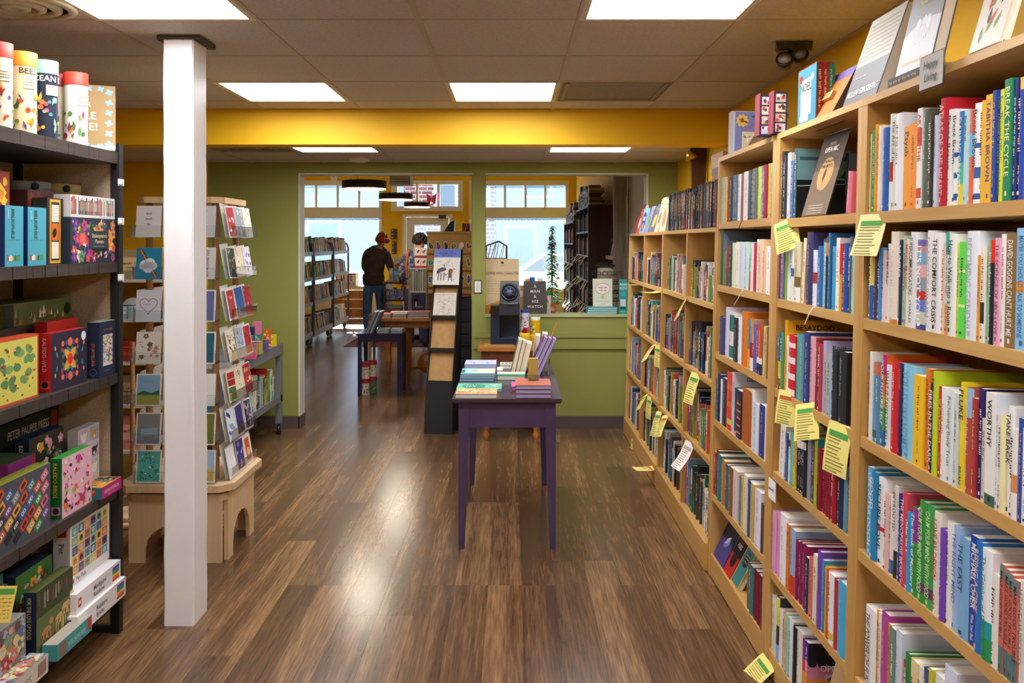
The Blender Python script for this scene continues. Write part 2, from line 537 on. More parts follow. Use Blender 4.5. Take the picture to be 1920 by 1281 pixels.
# jamb and pass-through linings
m = MB()
LN_LIT = 'dcdcc8'  # pale tone paints in the window light falling on the reveals
m.box(XB_ - .001,XB_ + .012,YB - .006,YB + T + .006,0,ZT,LN_LIT); m.box(XC_ - .008,XC_ + .001,YB + .01,YB + T + .006,0,ZT,GREEN)
m.box(XB_,XC_,YB - .002,YB + T + .006,ZT - .012,ZT + .001,LN_LIT)
solo('trim_2',m,WALLP,'doorway lining with window light painted in as a pale tone','trim',kind='structure')
m = MB()
m.box(XD,XE,YB - .002,YB + T + .006,ZT - .012,ZT + .001,LN_LIT); m.box(XE - .012,XE + .001,YB - .002,YB + T + .006,ZS,ZT,LN_LIT)
m.box(XD,XE,YB - .015,YB + T + .03,ZS - .02,ZS + .004,'b9bf8c')
solo('trim_3',m,WALLP,'lining with window light painted in, and sill, of the pass-through window','trim',kind='structure')
m = MB()
for a,b in ((XC_ + .002,XD + .06),(XD + .06,XE + .2)):
    m.box(a,b,YB - .022,YB,.669,.765,GREEN); m.box(a,b,YB - .034,YB,.765,.782,GREEN); m.box(a,b,YB - .028,YB,.782,.802,GREEN)
solo('trim_4',m,WALLP,'green chair rail moulding under the pass-through window','trim',kind='structure')
BBM = mat('vinyl_baseboard','5b504a',rough=.4)
m = MB(); m.box(XA,XB_ + .008,YB - .008,YB,0,.105,'5b504a'); m.box(XC_ - .006,XR,YB - .008,YB,0,.105,'5b504a'); m.box(XB_,XB_ + .02,YB - .008,YB + T,0,.105,'5b504a')
solo('baseboard_back',m,BBM,'dark taupe vinyl baseboard along the green wall','baseboard',kind='structure')

# white column -----------------------------------------------------
x0,x1 = (305 - CX) * 3.404 / F,(362 - CX) * 3.404 / F
m = MB(); y0,y1 = 3.404,3.55
bv = .006
poly = [(x0 + bv,y0),(x1 - bv,y0),(x1,y0 + bv),(x1,y1),(x0,y1),(x0,y0 + bv)]
NS = 26
rr = random.Random(3)
rings = []
for i in range(NS + 1):
    z = i * (ZC - .02) / NS; w = rr.uniform(-.0016,.0016); dx = .012 * (1 - z / ZC)
    rings.append([Vector((px_ + dx * .3 + w,py_ + rr.uniform(-.001,.001),z)) for px_,py_ in poly])
n = len(poly)
m.idx([q for r in rings for q in r],[(i * n + k2,i * n + (k2 + 1) % n,(i + 1) * n + (k2 + 1) % n,(i + 1) * n + k2) for i in range(NS) for k2 in range(n)],'eceae8',False)
colm = thing('column','white painted square timber column standing before the card spinner','column',(x0,y0,0),kind='structure')
part('post',m,WHITE,colm)
m = MB(); m.box(x0 - .022,x1 + .03,y0 - .006,y1 + .03,ZC - .02,ZC - .002,'4a423a')
part('cap_plate',m,MATTE,colm)

# emergency light on the ceiling ----------------------------------
c = px(1484,92,3.58)
t = thing('emergency_light','black twin-head emergency light fixed to the ceiling tiles','emergency light',(c.x,c.y,ZC - .003))
m = MB(); m.hexa([(-.075,-.06,-.035),(.06,-.075,-.035),(.095,.07,-.02),(-.03,.08,-.02),(-.09,-.075,0),(.06,-.09,0),(.12,.08,0),(-.04,.095,0)],'17161a'); part('housing',m,GLOSS,t,local=True)
for q,(a,b) in enumerate(((.02,-.045),(-.055,-.085))):
    m = MB()
    R = Matrix.Translation((a,b,-.055 - .03 * q)) @ Matrix.Rotation(math.radians(62),4,'X') @ Matrix.Rotation(math.radians(-20),4,'Y')
    m.lathe([(.0,-.03),(.028,-.026),(.038,.012),(.036,.02),(.030,.02),(.0,.014)],n=16,col='101014',M=R); h = part('lamp_head',m,GLOSS,t,local=True)
    m = MB(); m.lathe([(0,.016),(.028,.0205),(.0,.0215)],n=14,col='9a8c80',M=R); part('lens',m,GLOSS,h,local=True)
m = MB(); m.tube([(-.01,-.03,-.03),(-.03,-.06,-.05),(-.055,-.08,-.075)],.011,8,'16161a'); part('bracket',m,GLOSS,t,local=True)
# smoke alarm over the doorway
c = px(672,306,6.75)
m = MB(); m.lathe([(.085,0),(.085,-.014),(.06,-.026),(0,-.03)],n=24,col='e6e2dc')
solo('smoke_alarm',m,GLOSS,'round white smoke alarm on the lowered ceiling above the doorway','smoke alarm',(c.x,c.y,ZL),local=True)
# light switch on the green pier
c = px(896,538,YB)
t = thing('light_switch','white light switch with dark surround on the green pier','light switch',(c.x,YB,c.z))
m = MB(); m.box(-.034,.034,-.006,0,-.055,.055,'2f2b28'); part('surround',m,GLOSS,t,local=True)
m = MB(); m.box(-.027,.027,-.010,-.005,-.048,.048,'eeeeea'); part('plate',m,GLOSS,t,local=True)
m = MB(); m.box(-.010,.010,-.014,-.009,-.03,.03,'d8d8d4'); part('rocker',m,GLOSS,t,local=True)

# ---------------------------------------------------------------- street front
kf = YF / F
def fx(x): return (x - CX) * kf
def fz(y): return H - (y - CY) * kf
ZW1,ZW0,ZDR = fz(339),fz(396),fz(402)
CRM = mat('cream_trim',None,rough=.5)
ROD = (fx(734),fx(868))
wall('wall_front',[(-5.6,XR,YF,YF + .2,ZW1,3.6,YELLOW),(-5.6,-5.2,YF,YF + .2,0,ZW1,YELLOW),(fx(717),ROD[0],YF,YF + .2,0,ZW1,YELLOW),
                    (ROD[0],ROD[1],YF,YF + .2,ZDR,ZW0,YELLOW),(ROD[0],fx(755),YF,YF + .2,0,ZDR,YELLOW),(fx(848),ROD[1],YF,YF + .2,0,ZDR,YELLOW),
                    (ROD[1],fx(879),YF,YF + .2,0,ZW1,YELLOW),(fx(1066),XR,YF,YF + .2,0,ZW1,YELLOW),
                    (-5.2,fx(717),YF,YF + .2,0,.5,CREAM),(fx(879),fx(1066),YF,YF + .2,0,.5,CREAM)],'yellow street front wall with tall shop windows and a white door')
PANE = glassy('shop_glass','dbe8f2',refl=.06,dens=.04,tintcol='c7d8e6')
def shop_window(name,label,xa,xb,cuts):
    w = thing(name,label,'window',(xa,YF,.5),kind='structure')
    m = MB()
    y0,y1 = YF - .03,YF + .12
    tw = .07
    m.box(xa,xa + tw,y0,y1,.5,ZW1,CREAM); m.box(xb - tw,xb,y0,y1,.5,ZW1,CREAM)
    m.box(xa + tw,xb - tw,y0,y1,fz(348),ZW1,CREAM); m.box(xa + tw,xb - tw,y0,y1,fz(409),fz(389),CREAM); m.box(xa + tw,xb - tw,y0 - .05,y1,.5,.56,CREAM)
    part('window_frame',m,CRM,w)
    for c in cuts:
        m = MB(); m.box(c - .022,c + .022,y0 + .02,y1 - .02,fz(389),fz(348),CREAM); part('mullion',m,CRM,w)
    ed = [xa + tw] + list(cuts) + [xb - tw]
    for a,b in zip(ed[:-1],ed[1:]):
        m = MB(); m.box(a,b,YF + .04,YF + .046,fz(389),fz(348),'ffffff'); part('pane',m,PANE,w)
    m = MB(); m.box(xa + tw,xb - tw,YF + .04,YF + .046,.56,fz(409),'ffffff'); part('pane',m,PANE,w)
    # little lights strung along the head of the big pane
    f = thing('fairy_lights','string of tiny clear fairy lights over the %s' % ('big window behind the book trucks' if xa < -3 else 'big window beside the dark bookcases'),'fairy lights',(xa,YF - .05,fz(409)))
    pts = []; nb = int((xb - xa) / .16)
    for i in range(nb * 2 + 1):
        pts.append((xa + (xb - xa) * i / (nb * 2),YF - .045,fz(410) - .012 * (i % 2)))
    m = MB(); m.tube(pts,.004,5,'5a5a50'); part('wire',m,MATTE,f)
    for i in range(nb):
        m = MB(); m.ball((pts[2 * i + 1][0],YF - .05,fz(412) - .02),.016,'ffffff',6,4); part('bulb',m,mat('fairy_bulb','ffffff',rough=.3,emit=('fff2dc',4.0)),f)
    return w
xa = -5.2
shop_window('window_1','big cream-framed shop window behind the book trucks',xa,fx(717),[fx(673.5 - 40.3 * i) for i in range(6,-1,-1) if fx(673.5 - 40.3 * i) > xa + .2])
shop_window('window_2','big cream-framed shop window beside the dark bookcases',fx(879),fx(1066),[fx(946.5),fx(985),fx(1022)])
# transom above the door
w = thing('window_3','three-pane transom in a white frame above the door','window',(ROD[0],YF,ZW0),kind='structure')
m = MB(); tw = .11
m.box(fx(745),fx(860),YF - .04,YF + .1,ZW0,ZW0 + tw * .9,'efe8dc'); m.box(fx(745),fx(860),YF - .04,YF + .1,fz(346),ZW1,'efe8dc')
m.box(ROD[0],fx(745),YF - .04,YF + .1,ZW0,ZW1,'efe8dc'); m.box(fx(860),ROD[1],YF - .04,YF + .1,ZW0,ZW1,'efe8dc')
part('window_frame',m,CRM,w)
for c in (782.5,822.5):
    m = MB(); m.box(fx(c - 2.2),fx(c + 2.2),YF - .03,YF + .08,ZW0 + tw * .9,fz(346),'efe8dc'); part('mullion',m,CRM,w)
for a,b in ((745,780.3),(784.7,820.3),(824.7,860)):
    m = MB(); m.box(fx(a),fx(b),YF + .04,YF + .046,ZW0 + tw * .9,fz(346),'ffffff'); part('pane',m,glassy('clear_glass','f2f6fa',refl=.05),w)
# door
d = thing('door_1','white street door with an upper glass light','door',(fx(755),YF,0),kind='structure')
m = MB(); W = 'efe9e0'
m.box(fx(755),fx(761.5),YF - .03,YF + .12,0,ZDR,W); m.box(fx(842),fx(848),YF - .03,YF + .12,0,ZDR,W); m.box(fx(761.5),fx(842),YF - .03,YF + .12,fz(407),ZDR,W)
part('door_frame',m,CRM,d)
m = MB(); a,b = fx(762.2),fx(841.3)
m.box(a,fx(777),YF,YF + .05,.01,fz(408),W); m.box(fx(826),b,YF,YF + .05,.01,fz(408),W); m.box(fx(777),fx(826),YF,YF + .05,fz(421),fz(408),W); m.box(fx(777),fx(826),YF,YF + .05,.01,1.05,W)
leaf_ = part('door_leaf',m,CRM,d)
m = MB(); m.box(fx(777),fx(826),YF + .02,YF + .026,1.05,fz(421),'ffffff'); part('pane',m,PANE,leaf_)
m = MB(); m.box(fx(823),fx(837),YF - .09,YF - .01,fz(410),fz(403),'3a3835'); part('door_closer',m,GLOSS,d)
m = MB(); m.tube([(fx(832),YF - .01,.95),(fx(832),YF - .06,.95),(fx(838),YF - .06,.95)],.012,6,'8a857c'); part('door_handle',m,METAL,d)
# ---------------------------------------------------------------- outside
m = MB(); m.box(-40,40,YF + .2,60,-.2,-.12,'8f9194')
solo('street',m,mat('asphalt','9a9b9c',rough=.9,noise=(3,.15)),'grey street outside the shop windows','street',kind='structure')
def house(name,label,xa,xb,y,h,colr,wins,brick=False):
    b = thing(name,label,'building',(xa,y,-.12))
    m = MB(); m.box(xa,xb,y,y + 5,-.12,h,colr)
    fm = MATTE
    if brick:
        fm = MATS.get('brick')
        if fm is None:
            fm = bpy.data.materials.new('brick'); fm.use_nodes = True; nt = fm.node_tree
            bt = nt.nodes.new('ShaderNodeTexBrick'); bt.inputs['Color1'].default_value = L('b0685c'); bt.inputs['Color2'].default_value = L('99564c'); bt.inputs['Mortar'].default_value = L('d8cfc6')
            bt.inputs['Scale'].default_value = 1.0; bt.inputs['Brick Width'].default_value = .42; bt.inputs['Row Height'].default_value = .15; bt.inputs['Mortar Size'].default_value = .022
            tc = nt.nodes.new('ShaderNodeTexCoord'); mp = nt.nodes.new('ShaderNodeMapping'); mp.inputs['Rotation'].default_value = (math.radians(90),0,0)
            nt.links.new(tc.outputs['Object'],mp.inputs[0]); nt.links.new(mp.outputs[0],bt.inputs['Vector'])
            nt.links.new(bt.outputs['Color'],nt.nodes['Principled BSDF'].inputs['Base Color']); nt.nodes['Principled BSDF'].inputs['Roughness'].default_value = .9
            MATS['brick'] = fm
    part('facade',m,fm,b)
    for (u,v,ww,hh) in wins:
        m = MB(); m.box(u,u + ww,y - .06,y,v,v + hh,'e9ecee'); f = part('window',m,MATTE,b)
        m = MB(); m.box(u + .12,u + ww - .12,y - .075,y - .05,v + .12,v + hh - .12,'7f98aa'); part('pane',m,GLOSS,f)
    m = MB(); m.box(xa + .02,xb - .02,y - .3,y + 5,h,h + .35,'d8d4cc'); part('cornice',m,MATTE,b)
house('pale_building','pale shopfront building across the street, seen behind the book trucks',-17,-4.0,31,6.5,'b9c4cc',[(-9.4,.1,1.1,2.4),(-7.6,.1,1.3,2.3),(-12,1,1.6,1.6),(-5.8,3.6,1.2,1.6),(-8.6,3.6,1.2,1.6),(-11.4,3.6,1.2,1.6)])
house('brick_building','red brick building across the street above the door',-3.98,-.62,31,8.0,'a8645a',[(-2.9,2.5,.9,1.9),(-1.6,2.9,.8,1.7)],True)
house('grey_building','light grey building across the street, seen beside the dark bookcases',-.6,7.5,31,7.0,'b4bfc8',[(.4,3.2,1.1,1.7),(2.2,3.0,1.1,1.8),(-.3,.4,1.2,1.8),(1.4,.2,1.3,2.2)])
# parked car
t = thing('parked_car','silver car parked outside the window beside the dark bookcases','car',(1.2,22.0,-.12))
prof = [(-2.2,.3),(-2.25,.62),(-2.0,.8),(-1.15,.92),(-.45,1.4),(.85,1.42),(1.6,.98),(2.15,.88),(2.25,.55),(2.2,.3)]
m = MB(); m.prism([(a,-.85,b) for a,b in prof],(0,1.7,0),'d5dade'); part('body',m,mat('car_paint',None,rough=.2,coat=.6),t,local=True)
m = MB(); m.prism([(a,-.87,b) for a,b in ((-.95,.95),(-.4,1.33),(.1,1.34),(.1,.95))],(0,.03,0),'33414c'); m.prism([(a,-.87,b) for a,b in ((.2,.95),(.2,1.34),(.8,1.34),(1.35,.97))],(0,.03,0),'33414c'); part('side_glass',m,GLOSS,t,local=True)
for a in (-1.4,1.45):
    for s in (-.86,.70):
        m = MB(); m.lathe([(.0,0),(.33,0),(.33,.16),(0,.16)],n=18,col='23252a',M=Matrix.Translation((a,s,.33)) @ Matrix.Rotation(math.radians(-90),4,'X')); part('wheel',m,MATTE,t,local=True)

# ================================================================ BOOKCASES AND BOOKS
LEAN = math.radians(1.4)
XB0 = .922
MR = Matrix.Translation((XB0,0,.0075)) @ Matrix.Rotation(LEAN,4,'Y')     # local: x into the case, y along the room, z up
SL,CL = math.sin(LEAN),math.cos(LEAN)
DEP = .28
def case_y(pxx,z,a=.02):
    return (XB0 + a * CL + z * SL) * F / (pxx - CX)
def case_z(py,y,a=.02):
    return (H - (py - CY) * y / F - .0075 + a * SL) / CL
def bookcase(label,y0,y1,top,shelves,pt,tall=True,mids=(),th=.03):
    t = thing('bookcase',label,'bookcase',MR @ Matrix.Translation((0,y0,0)))
    def pb(name,x0,x1,ya,yb,z0,z1,mt):
        m = MB(); m.box(x0,x1,ya - y0,yb - y0,z0,z1,'c9975a'); return part(name,m,mt,t,local=True)
    for a,b in ((y0,y0 + pt[0]),(y1 - pt[1],y1)):
        pb('side_panel',0,DEP,a + .0006,b - .0006,0,top - .001,BIRCHZ)
    for c in mids:
        pb('divider',.001,DEP - .008,c - .0125,c + .0125,shelves[-1],top - .02,BIRCHZ)
    pb('top_panel',-.001,DEP,y0 + .0004,y1 - .0004,top - .02,top,BIRCH)
    pb('back_panel',DEP - .008,DEP,y0 + pt[0],y1 - pt[1],.02,top - .02,BIRCHZ)
    ed = [y0 + pt[0]] + list(mids) + [y1 - pt[1]]
    for z in shelves:
        for i in range(len(ed) - 1):
            a = ed[i] + (.0125 if i else 0); b = ed[i + 1] - (.0125 if i + 1 < len(ed) - 1 else 0)
            pb('shelf',.002,DEP - .008,a,b,z - th,z,BIRCH)
    pb('kick_board',.004 if tall else -.012,.022,y0 + pt[0],y1 - pt[1],.0,shelves[-1] - (th if tall else .001),BIRCH)
    return t
TOP = 1.95
SA = (1.6345,1.348,1.027,.720,.3735,.088)
SB2 = (1.637,1.351,1.028,.729,.373,.088)
SB1 = (1.646,1.358,1.044,.734,.384,.103)
SLO = (1.258,.889,.516,.128)
bookcase('tall birch bookcase with the Happy Living card clipped on top',1.36,2.311,TOP,SA,(.03,.031))
bookcase('tall birch bookcase with the orange poetry sign on top',2.311,3.065,TOP,SB2,(.032,.041))
bookcase('tall birch bookcase with the blue flower book on top',3.065,3.935,TOP,SB1,(.042,.028))
bookcase('low birch bookcase next to the tall ones, full of dark paperbacks',3.945,5.333,1.625,SLO,(.02,.02),False,(4.604,),.024)
bookcase('low birch bookcase against the green wall beside the window',5.333,6.868,1.625,SLO,(.02,.02),False,(6.09,),.024)

NAMES = {'red': 'c8242c','dark red': '84182a','orange': 'f0841e','amber': 'f2ae22','yellow': 'f0dc30','lime': 'b4d232','green': '3c9a48','dark green': '2f5a40','sage': 'a0b898',
         'teal': '2f9a90','pale teal': 'a0d4cc','sky-blue': '7cc0e6','blue': '2a64b8','navy': '242c58','pale blue': 'c2d2ea','grey-blue': '5f7f94','purple': '7448b0','lavender': 'bcb2da',
         'magenta': 'b2408e','pink': 'e69ab0','coral': 'dc6c5c','peach': 'f0c4a2','brown': '80502c','tan': 'c4a070','cream': 'f0e4cc','white': 'f4f2ee','light grey': 'c4c4c6','grey': '84847f','charcoal': '303036','black': '14141a','maroon': '5a2430','olive': '8a8a3a'}
def cname(c):
    h = [int(c[i:i + 2],16) for i in (0,2,4)]
    return min(NAMES,key=lambda n: sum((a - int(NAMES[n][i:i + 2],16)) ** 2 for a,i in zip(h,(0,2,4))))
ORD = 'first second third fourth fifth sixth seventh eighth ninth tenth eleventh twelfth thirteenth fourteenth fifteenth sixteenth seventeenth eighteenth nineteenth twentieth'.split()
ORD += ['twenty-' + o for o in ORD[:9]] + ['thirtieth'] + ['thirty-' + o for o in ORD[:9]]

def spine_mesh(t,h,w,col,bands,hard):
    """U-shaped cover: rounded or flat spine at x=0, two boards running to x=w"""
    m = MB()
    zs = [0.0]; cs = []
    for b in sorted(bands,key=lambda b: b[0]):
        if b[0] * h > zs[-1] + 1e-5: zs.append(b[0] * h); cs.append(col)
        zs.append(b[1] * h); cs.append(b[2])
    if zs[-1] < h - 1e-5: zs.append(h); cs.append(col)
    bul = min(.0045,t * .22) if hard else min(.0008,t * .1)
    na = 5 if hard else 3
    arc = []
    for i in range(na + 1):
        u = -1 + 2 * i / na
        arc.append((-bul * (1 - u * u) + (0.002 if hard else 0),u * t / 2))
    for z0,z1,c in zip(zs[:-1],zs[1:],cs):
        for (xa,ya),(xb,yb) in zip(arc[:-1],arc[1:]):
            m.face([(xa,ya,z0),(xa,ya,z1),(xb,yb,z1),(xb,yb,z0)],c,hard)
    th = min(.0026 if hard else .0009,t * .2)
    s0 = .002 if hard else 0
    for sgn in (-1,1):
        yo = sgn * t / 2; yi = sgn * (t / 2 - th)
        a = [(s0,yo,0),(w,yo,0),(w,yi,0),(s0,yi,0)]
        b = [(x,y,h) for x,y,_ in a]
        if sgn > 0:
            a = a[::-1]; b = b[::-1]
        m.hexa(a + b,col)
    # inside of the spine
    m.hexa([(s0,-t / 2 + th,0),(s0 + .002,-t / 2 + th,0),(s0 + .002,t / 2 - th,0),(s0,t / 2 - th,0),
            (s0,-t / 2 + th,h),(s0 + .002,-t / 2 + th,h),(s0 + .002,t / 2 - th,h),(s0,t / 2 - th,h)],col)
    return m,bul,th,s0
BOOKN = [0]
def book(M,t,h,w,col,title='',tcol=None,bands=(),hard=None,cover=None,label='',group=None,sub=None,rnd=None,name='book'):
    rnd = rnd or random.Random(BOOKN[0] * 7 + 1)
    BOOKN[0] += 1
    if hard is None: hard = t > .017 and rnd.random() < .75
    m,bul,th,s0 = spine_mesh(t,h,w,col,bands,hard)
    o = solo(name,m,PRINT,label,'book',M,group,local=True)
    ins = .0035 if hard else .0004
    p = MB(); pc = rnd.choice(('efe6d0','f2ecdc','e9dcbf','f4f0e6'))
    p.box(s0 + .002,w - ins - .0005,-t / 2 + th,t / 2 - th,ins,h - ins,pc)
    part('page_block',p,PAPER,o,local=True)
    lum = sum(int(col[i:i + 2],16) * k for i,k in ((0,.3),(2,.59),(4,.11)))
    if tcol is None:
        tcol = rnd.choice(('3a3026','222222','7a2a22','24406a')) if lum > 140 else rnd.choice(('f2ead8','e8d48a','ffffff','cfd8dc'))
    q = MB()
    fr = Fr((-bul,0,h / 2),(0,0,-1),(0,-1,0),.0005)
    if title:
        f0 = -.44 * h; mw = (.60 if sub else .84) * h
        fr.text(q,title,f0,-.30 * t,.62 * t if t < .035 else .42 * t,tcol,'l',mw,.5,1.2)
        if sub: fr.text(q,sub,.45 * h,-.17 * t,.36 * t,tcol,'r',.24 * h,.5,1.2)
        else: fr.rect(q,.42 * h,.46 * h,-.12 * t,.12 * t,tcol,1.2)
    else:
        hh = min(.38 * t,.0085)
        a = rnd.uniform(.30,.42)
        fr.bars(q,-a * h,rnd.uniform(.02,.18) * h,-hh / 2,hh,tcol,rnd,1.2)
        if rnd.random() < .7: fr.bars(q,.22 * h,.38 * h,-hh * .3,hh * .6,tcol,rnd,1.2)
        fr.rect(q,.43 * h,.46 * h,-hh * .4,hh * .4,tcol,1.2)
    if cover:
        fc = Fr((0,-t / 2,0),(1,0,0),(0,0,1),.0005)
        cover(fc,q,w,h)
    part('lettering',q,PRINT,o,local=True)
    return o
CASES = {'A': 'under the Happy Living card','B': 'below the orange poetry sign','C': 'below the blue flower book'}
def row(case,n,crop,zs,items,gap):
    rnd = random.Random(hash_(case) * 31 + n)
    ox,oy,s = crop
    zmid = zs + .1
    tot = len(items)
    for i,it in enumerate(items):
        x0,x1,yt,col = it[:4]
        title = it[4] if len(it) > 4 else ''
        tcol = it[5] if len(it) > 5 else None
        op = it[6] if len(it) > 6 else {}
        a = .003 + rnd.uniform(0,.007) + op.get('in',0)
        kf_ = {'A': .9895,'B': .9945,'C': 1.0}[case]
        yf,yn = case_y(ox + x0 / s,zmid,.005) * kf_,case_y(ox + x1 / s,zmid,.005) * kf_
        lo,hi = {'A': (1.392,2.279),'B': (2.344,3.023),'C': (3.108,3.906)}[case]
        yf,yn = min(yf,hi),max(yn,lo)
        t = max(.005,yf - yn - .0006)
        h = case_z(oy + yt / s,yf / kf_,.005) - zs
        h = max(.12,min(h,gap - .004))
        w = op.get('w',min(.215,max(.11,h * rnd.uniform(.64,.72))))
        w = min(w,DEP - .012 - a)
        th = 'thick' if t > .03 else ('thin' if t < .013 else 'medium')
        lab = '%s %s book, %s from the doorway end, %s row %s' % (th,op.get('cn') or cname(col),ORD[i],ORD[n - 1],CASES[case])
        M = MR @ Matrix.Translation((a,yf - t / 2 - .0003,zs + .0004))
        if op.get('tilt'):
            py_ = -t / 2 if op['tilt'] > 0 else t / 2
            M = M @ Matrix.Translation((0,py_,0)) @ Matrix.Rotation(math.radians(op['tilt']),4,'X') @ Matrix.Translation((0,-py_,0))
        book(M,t,h,w,col,title,tcol,op.get('b',()),op.get('hard'),op.get('cover'),lab,'books shelved spine out in the tall birch bookcases',op.get('sub'),rnd)
def hash_(c): return ord(c)

def cov(col=None,texts=(),art=None):
    def f(fr,q,w,h):
        if col: fr.rect(q,.001,w - .001,.001,h - .001,col,1)
        if art: art(fr,q,w,h)
        for tx,x,y,sz,tc in texts:
            fr.text(q,tx,x * w,y * h,sz * h,tc,'l',None,k=3)
    return f
# ---- the bookcase with the Happy Living card
K0,K1,K2 = (1590,0,3.048),(1590,380,2.785),(1590,800,2.664)
DG = '333333'
row('A',1,K0,SA[0],[
    (92,104,775,'e8d9a0'),(104,132,755,'2f8a4a'),(132,150,722,'f2a31b'),(150,174,730,'f4ead8','','c0392b'),(176,204,742,'2c62b5'),
    (205,224,663,'f3f1ea','','2f8a4a',{'b': [(.3,.5,'c0392b')]}),(224,248,668,'e3e8cf','The Art of the',DG),(248,290,663,'f2f2f4'),(290,325,735,'f5a11c','Psych','5a3a00',{'hard': False}),
    (325,370,718,'f7941d','','7a4a10'),(372,400,632,'f6f1ea','ART OF THE','c0303a',{'b': [(.62,.8,'d8402f'),(.1,.2,'d8402f')]}),(400,436,640,'5d6b57','','cfd6c0'),(436,468,665,'3a2a22','','e8dcc0'),
    (468,484,670,'c9d8e8'),(486,528,578,'c8202f','ATLAS OF THE HEART','eab0a8',{'hard': True,'w': .19}),(530,566,640,'f2efe6','Brené Brown',DG,{'sub': 'dare to lead'}),
    (566,598,640,'f4f2ec','Brené Brown',DG,{'b': [(.05,.12,'2f64a8'),(.28,.34,'2f64a8'),(.5,.55,'2f64a8')]}),
    (598,634,650,'2f77bd','DARING GREATLY','f4f0d0',{'b': [(0,.22,'e6d43a'),(.22,.45,'58b8a8')]}),(634,656,640,'b9dfe0','the gifts of','3a5a5a'),(656,682,640,'e66a4a','','f8e8d0',{'b': [(.5,.75,'7ab8d8')]}),
    (682,722,605,'f5f3ee','Brené Brown',DG,{'b': [(.04,.1,'2f64a8'),(.25,.36,'2f64a8'),(.55,.6,'2f64a8')]}),(722,752,588,'eab72b','','7a5010'),(752,790,556,'f3b61f','TABITHA BROWN','5b2a7a'),
    (792,815,530,'1f3f94','','f0d040'),(816,860,527,'e6ea2a','Four Thousand Weeks','5b6a18',{'sub': 'Oliver Burkeman'}),(862,905,468,'0f7f4f','BREAK THE CYCLE','e2e690'),
    (905,930,465,'20286a','','e8e8f0'),(930,968,458,'2746a0','','e9c86a',{'b': [(.9,1,'e9b84a')]}),(968,1004,455,'c01e2e',"THE ARTIST'S WAY",'f2d9d0')],TOP - .02 - SA[0])
row('A',2,K1,SA[1],[
    (92,116,255,'2d5fae','',None,{'b': [(.5,1,'e7d469')]}),(116,132,258,'5a3a4a','','d9b44a'),(132,156,235,'4f93d2'),(156,178,250,'f0dcd6'),(178,196,215,'f3ece2','Find Me After','9a3040'),
    (196,236,153,'f1e2cd','','d0b8a0',{'b': [(0,.05,'e08a3a')]}),(236,260,195,'22324f','NUMBER','e8e8f0'),(260,278,175,'a9bf9f'),(278,300,190,'f2e8d8','MIND MAGIC','c0503a'),
    (300,332,155,'f4f4ef','SUPERCOMMUNICATORS',DG,{'sub': 'CHARLES'}),
    (332,388,195,'7fb0c8',"IT'S NOT YOU",'ffffff',{'cn': 'rainbow striped','hard': True,'b': [(0,.06,'4a4aa0'),(.06,.2,'d8d4c0'),(.2,.33,'6a7fd0'),(.33,.43,'d0302a'),(.43,.58,'9aa0a8'),(.58,.72,'e8b0b0'),(.86,.93,'d08a90'),(.93,1,'6a5aa8')]}),
    (388,420,148,'f2f0ea','SCARCITY BRAIN','b8b0a0'),(420,458,160,'f5f3ee','THE COMFORT CRISIS','1f1f1f'),(458,482,210,'ead0b8','','d06a4a'),
    (482,500,155,'cfe3da','',None,{'b': [(0,.3,'e8a05a'),(.78,1,'2f9b8a')]}),(500,536,165,'f2f1ea','How to Walk into a Room',DG),(536,552,210,'e4e640'),(552,585,205,'5fe04a','',None,{'b': [(.32,.35,'d8f0a0'),(.68,.71,'d8f0a0')]}),
    (587,650,150,'eceef2','BECOMING GANDHI','b4b8c4',{'hard': True}),(652,668,275,'f0a020'),(668,690,230,'f2e6d2','','1a1a1a',{'b': [(.2,.42,'2a2622')]}),(690,706,195,'8fbf9f'),
    (706,738,195,'20232a','','d8d0c0',{'b': [(.78,1,'e0321f')]}),(738,764,185,'e8a9bd','THE SCIENCE OF SELF-LOVE','8a3a5a'),(764,786,165,'f3ece6'),(786,834,160,'8a6a3a',"DAVID GOGGINS CAN'T HURT ME",'f2ead8'),
    (834,905,135,'8fc4e8','MAYBE YOU SHOULD TALK TO SOMEONE','3f6f9a',{'hard': False,'b': [(.47,.56,'e8963a')]})],SA[0] - .03 - SA[1])
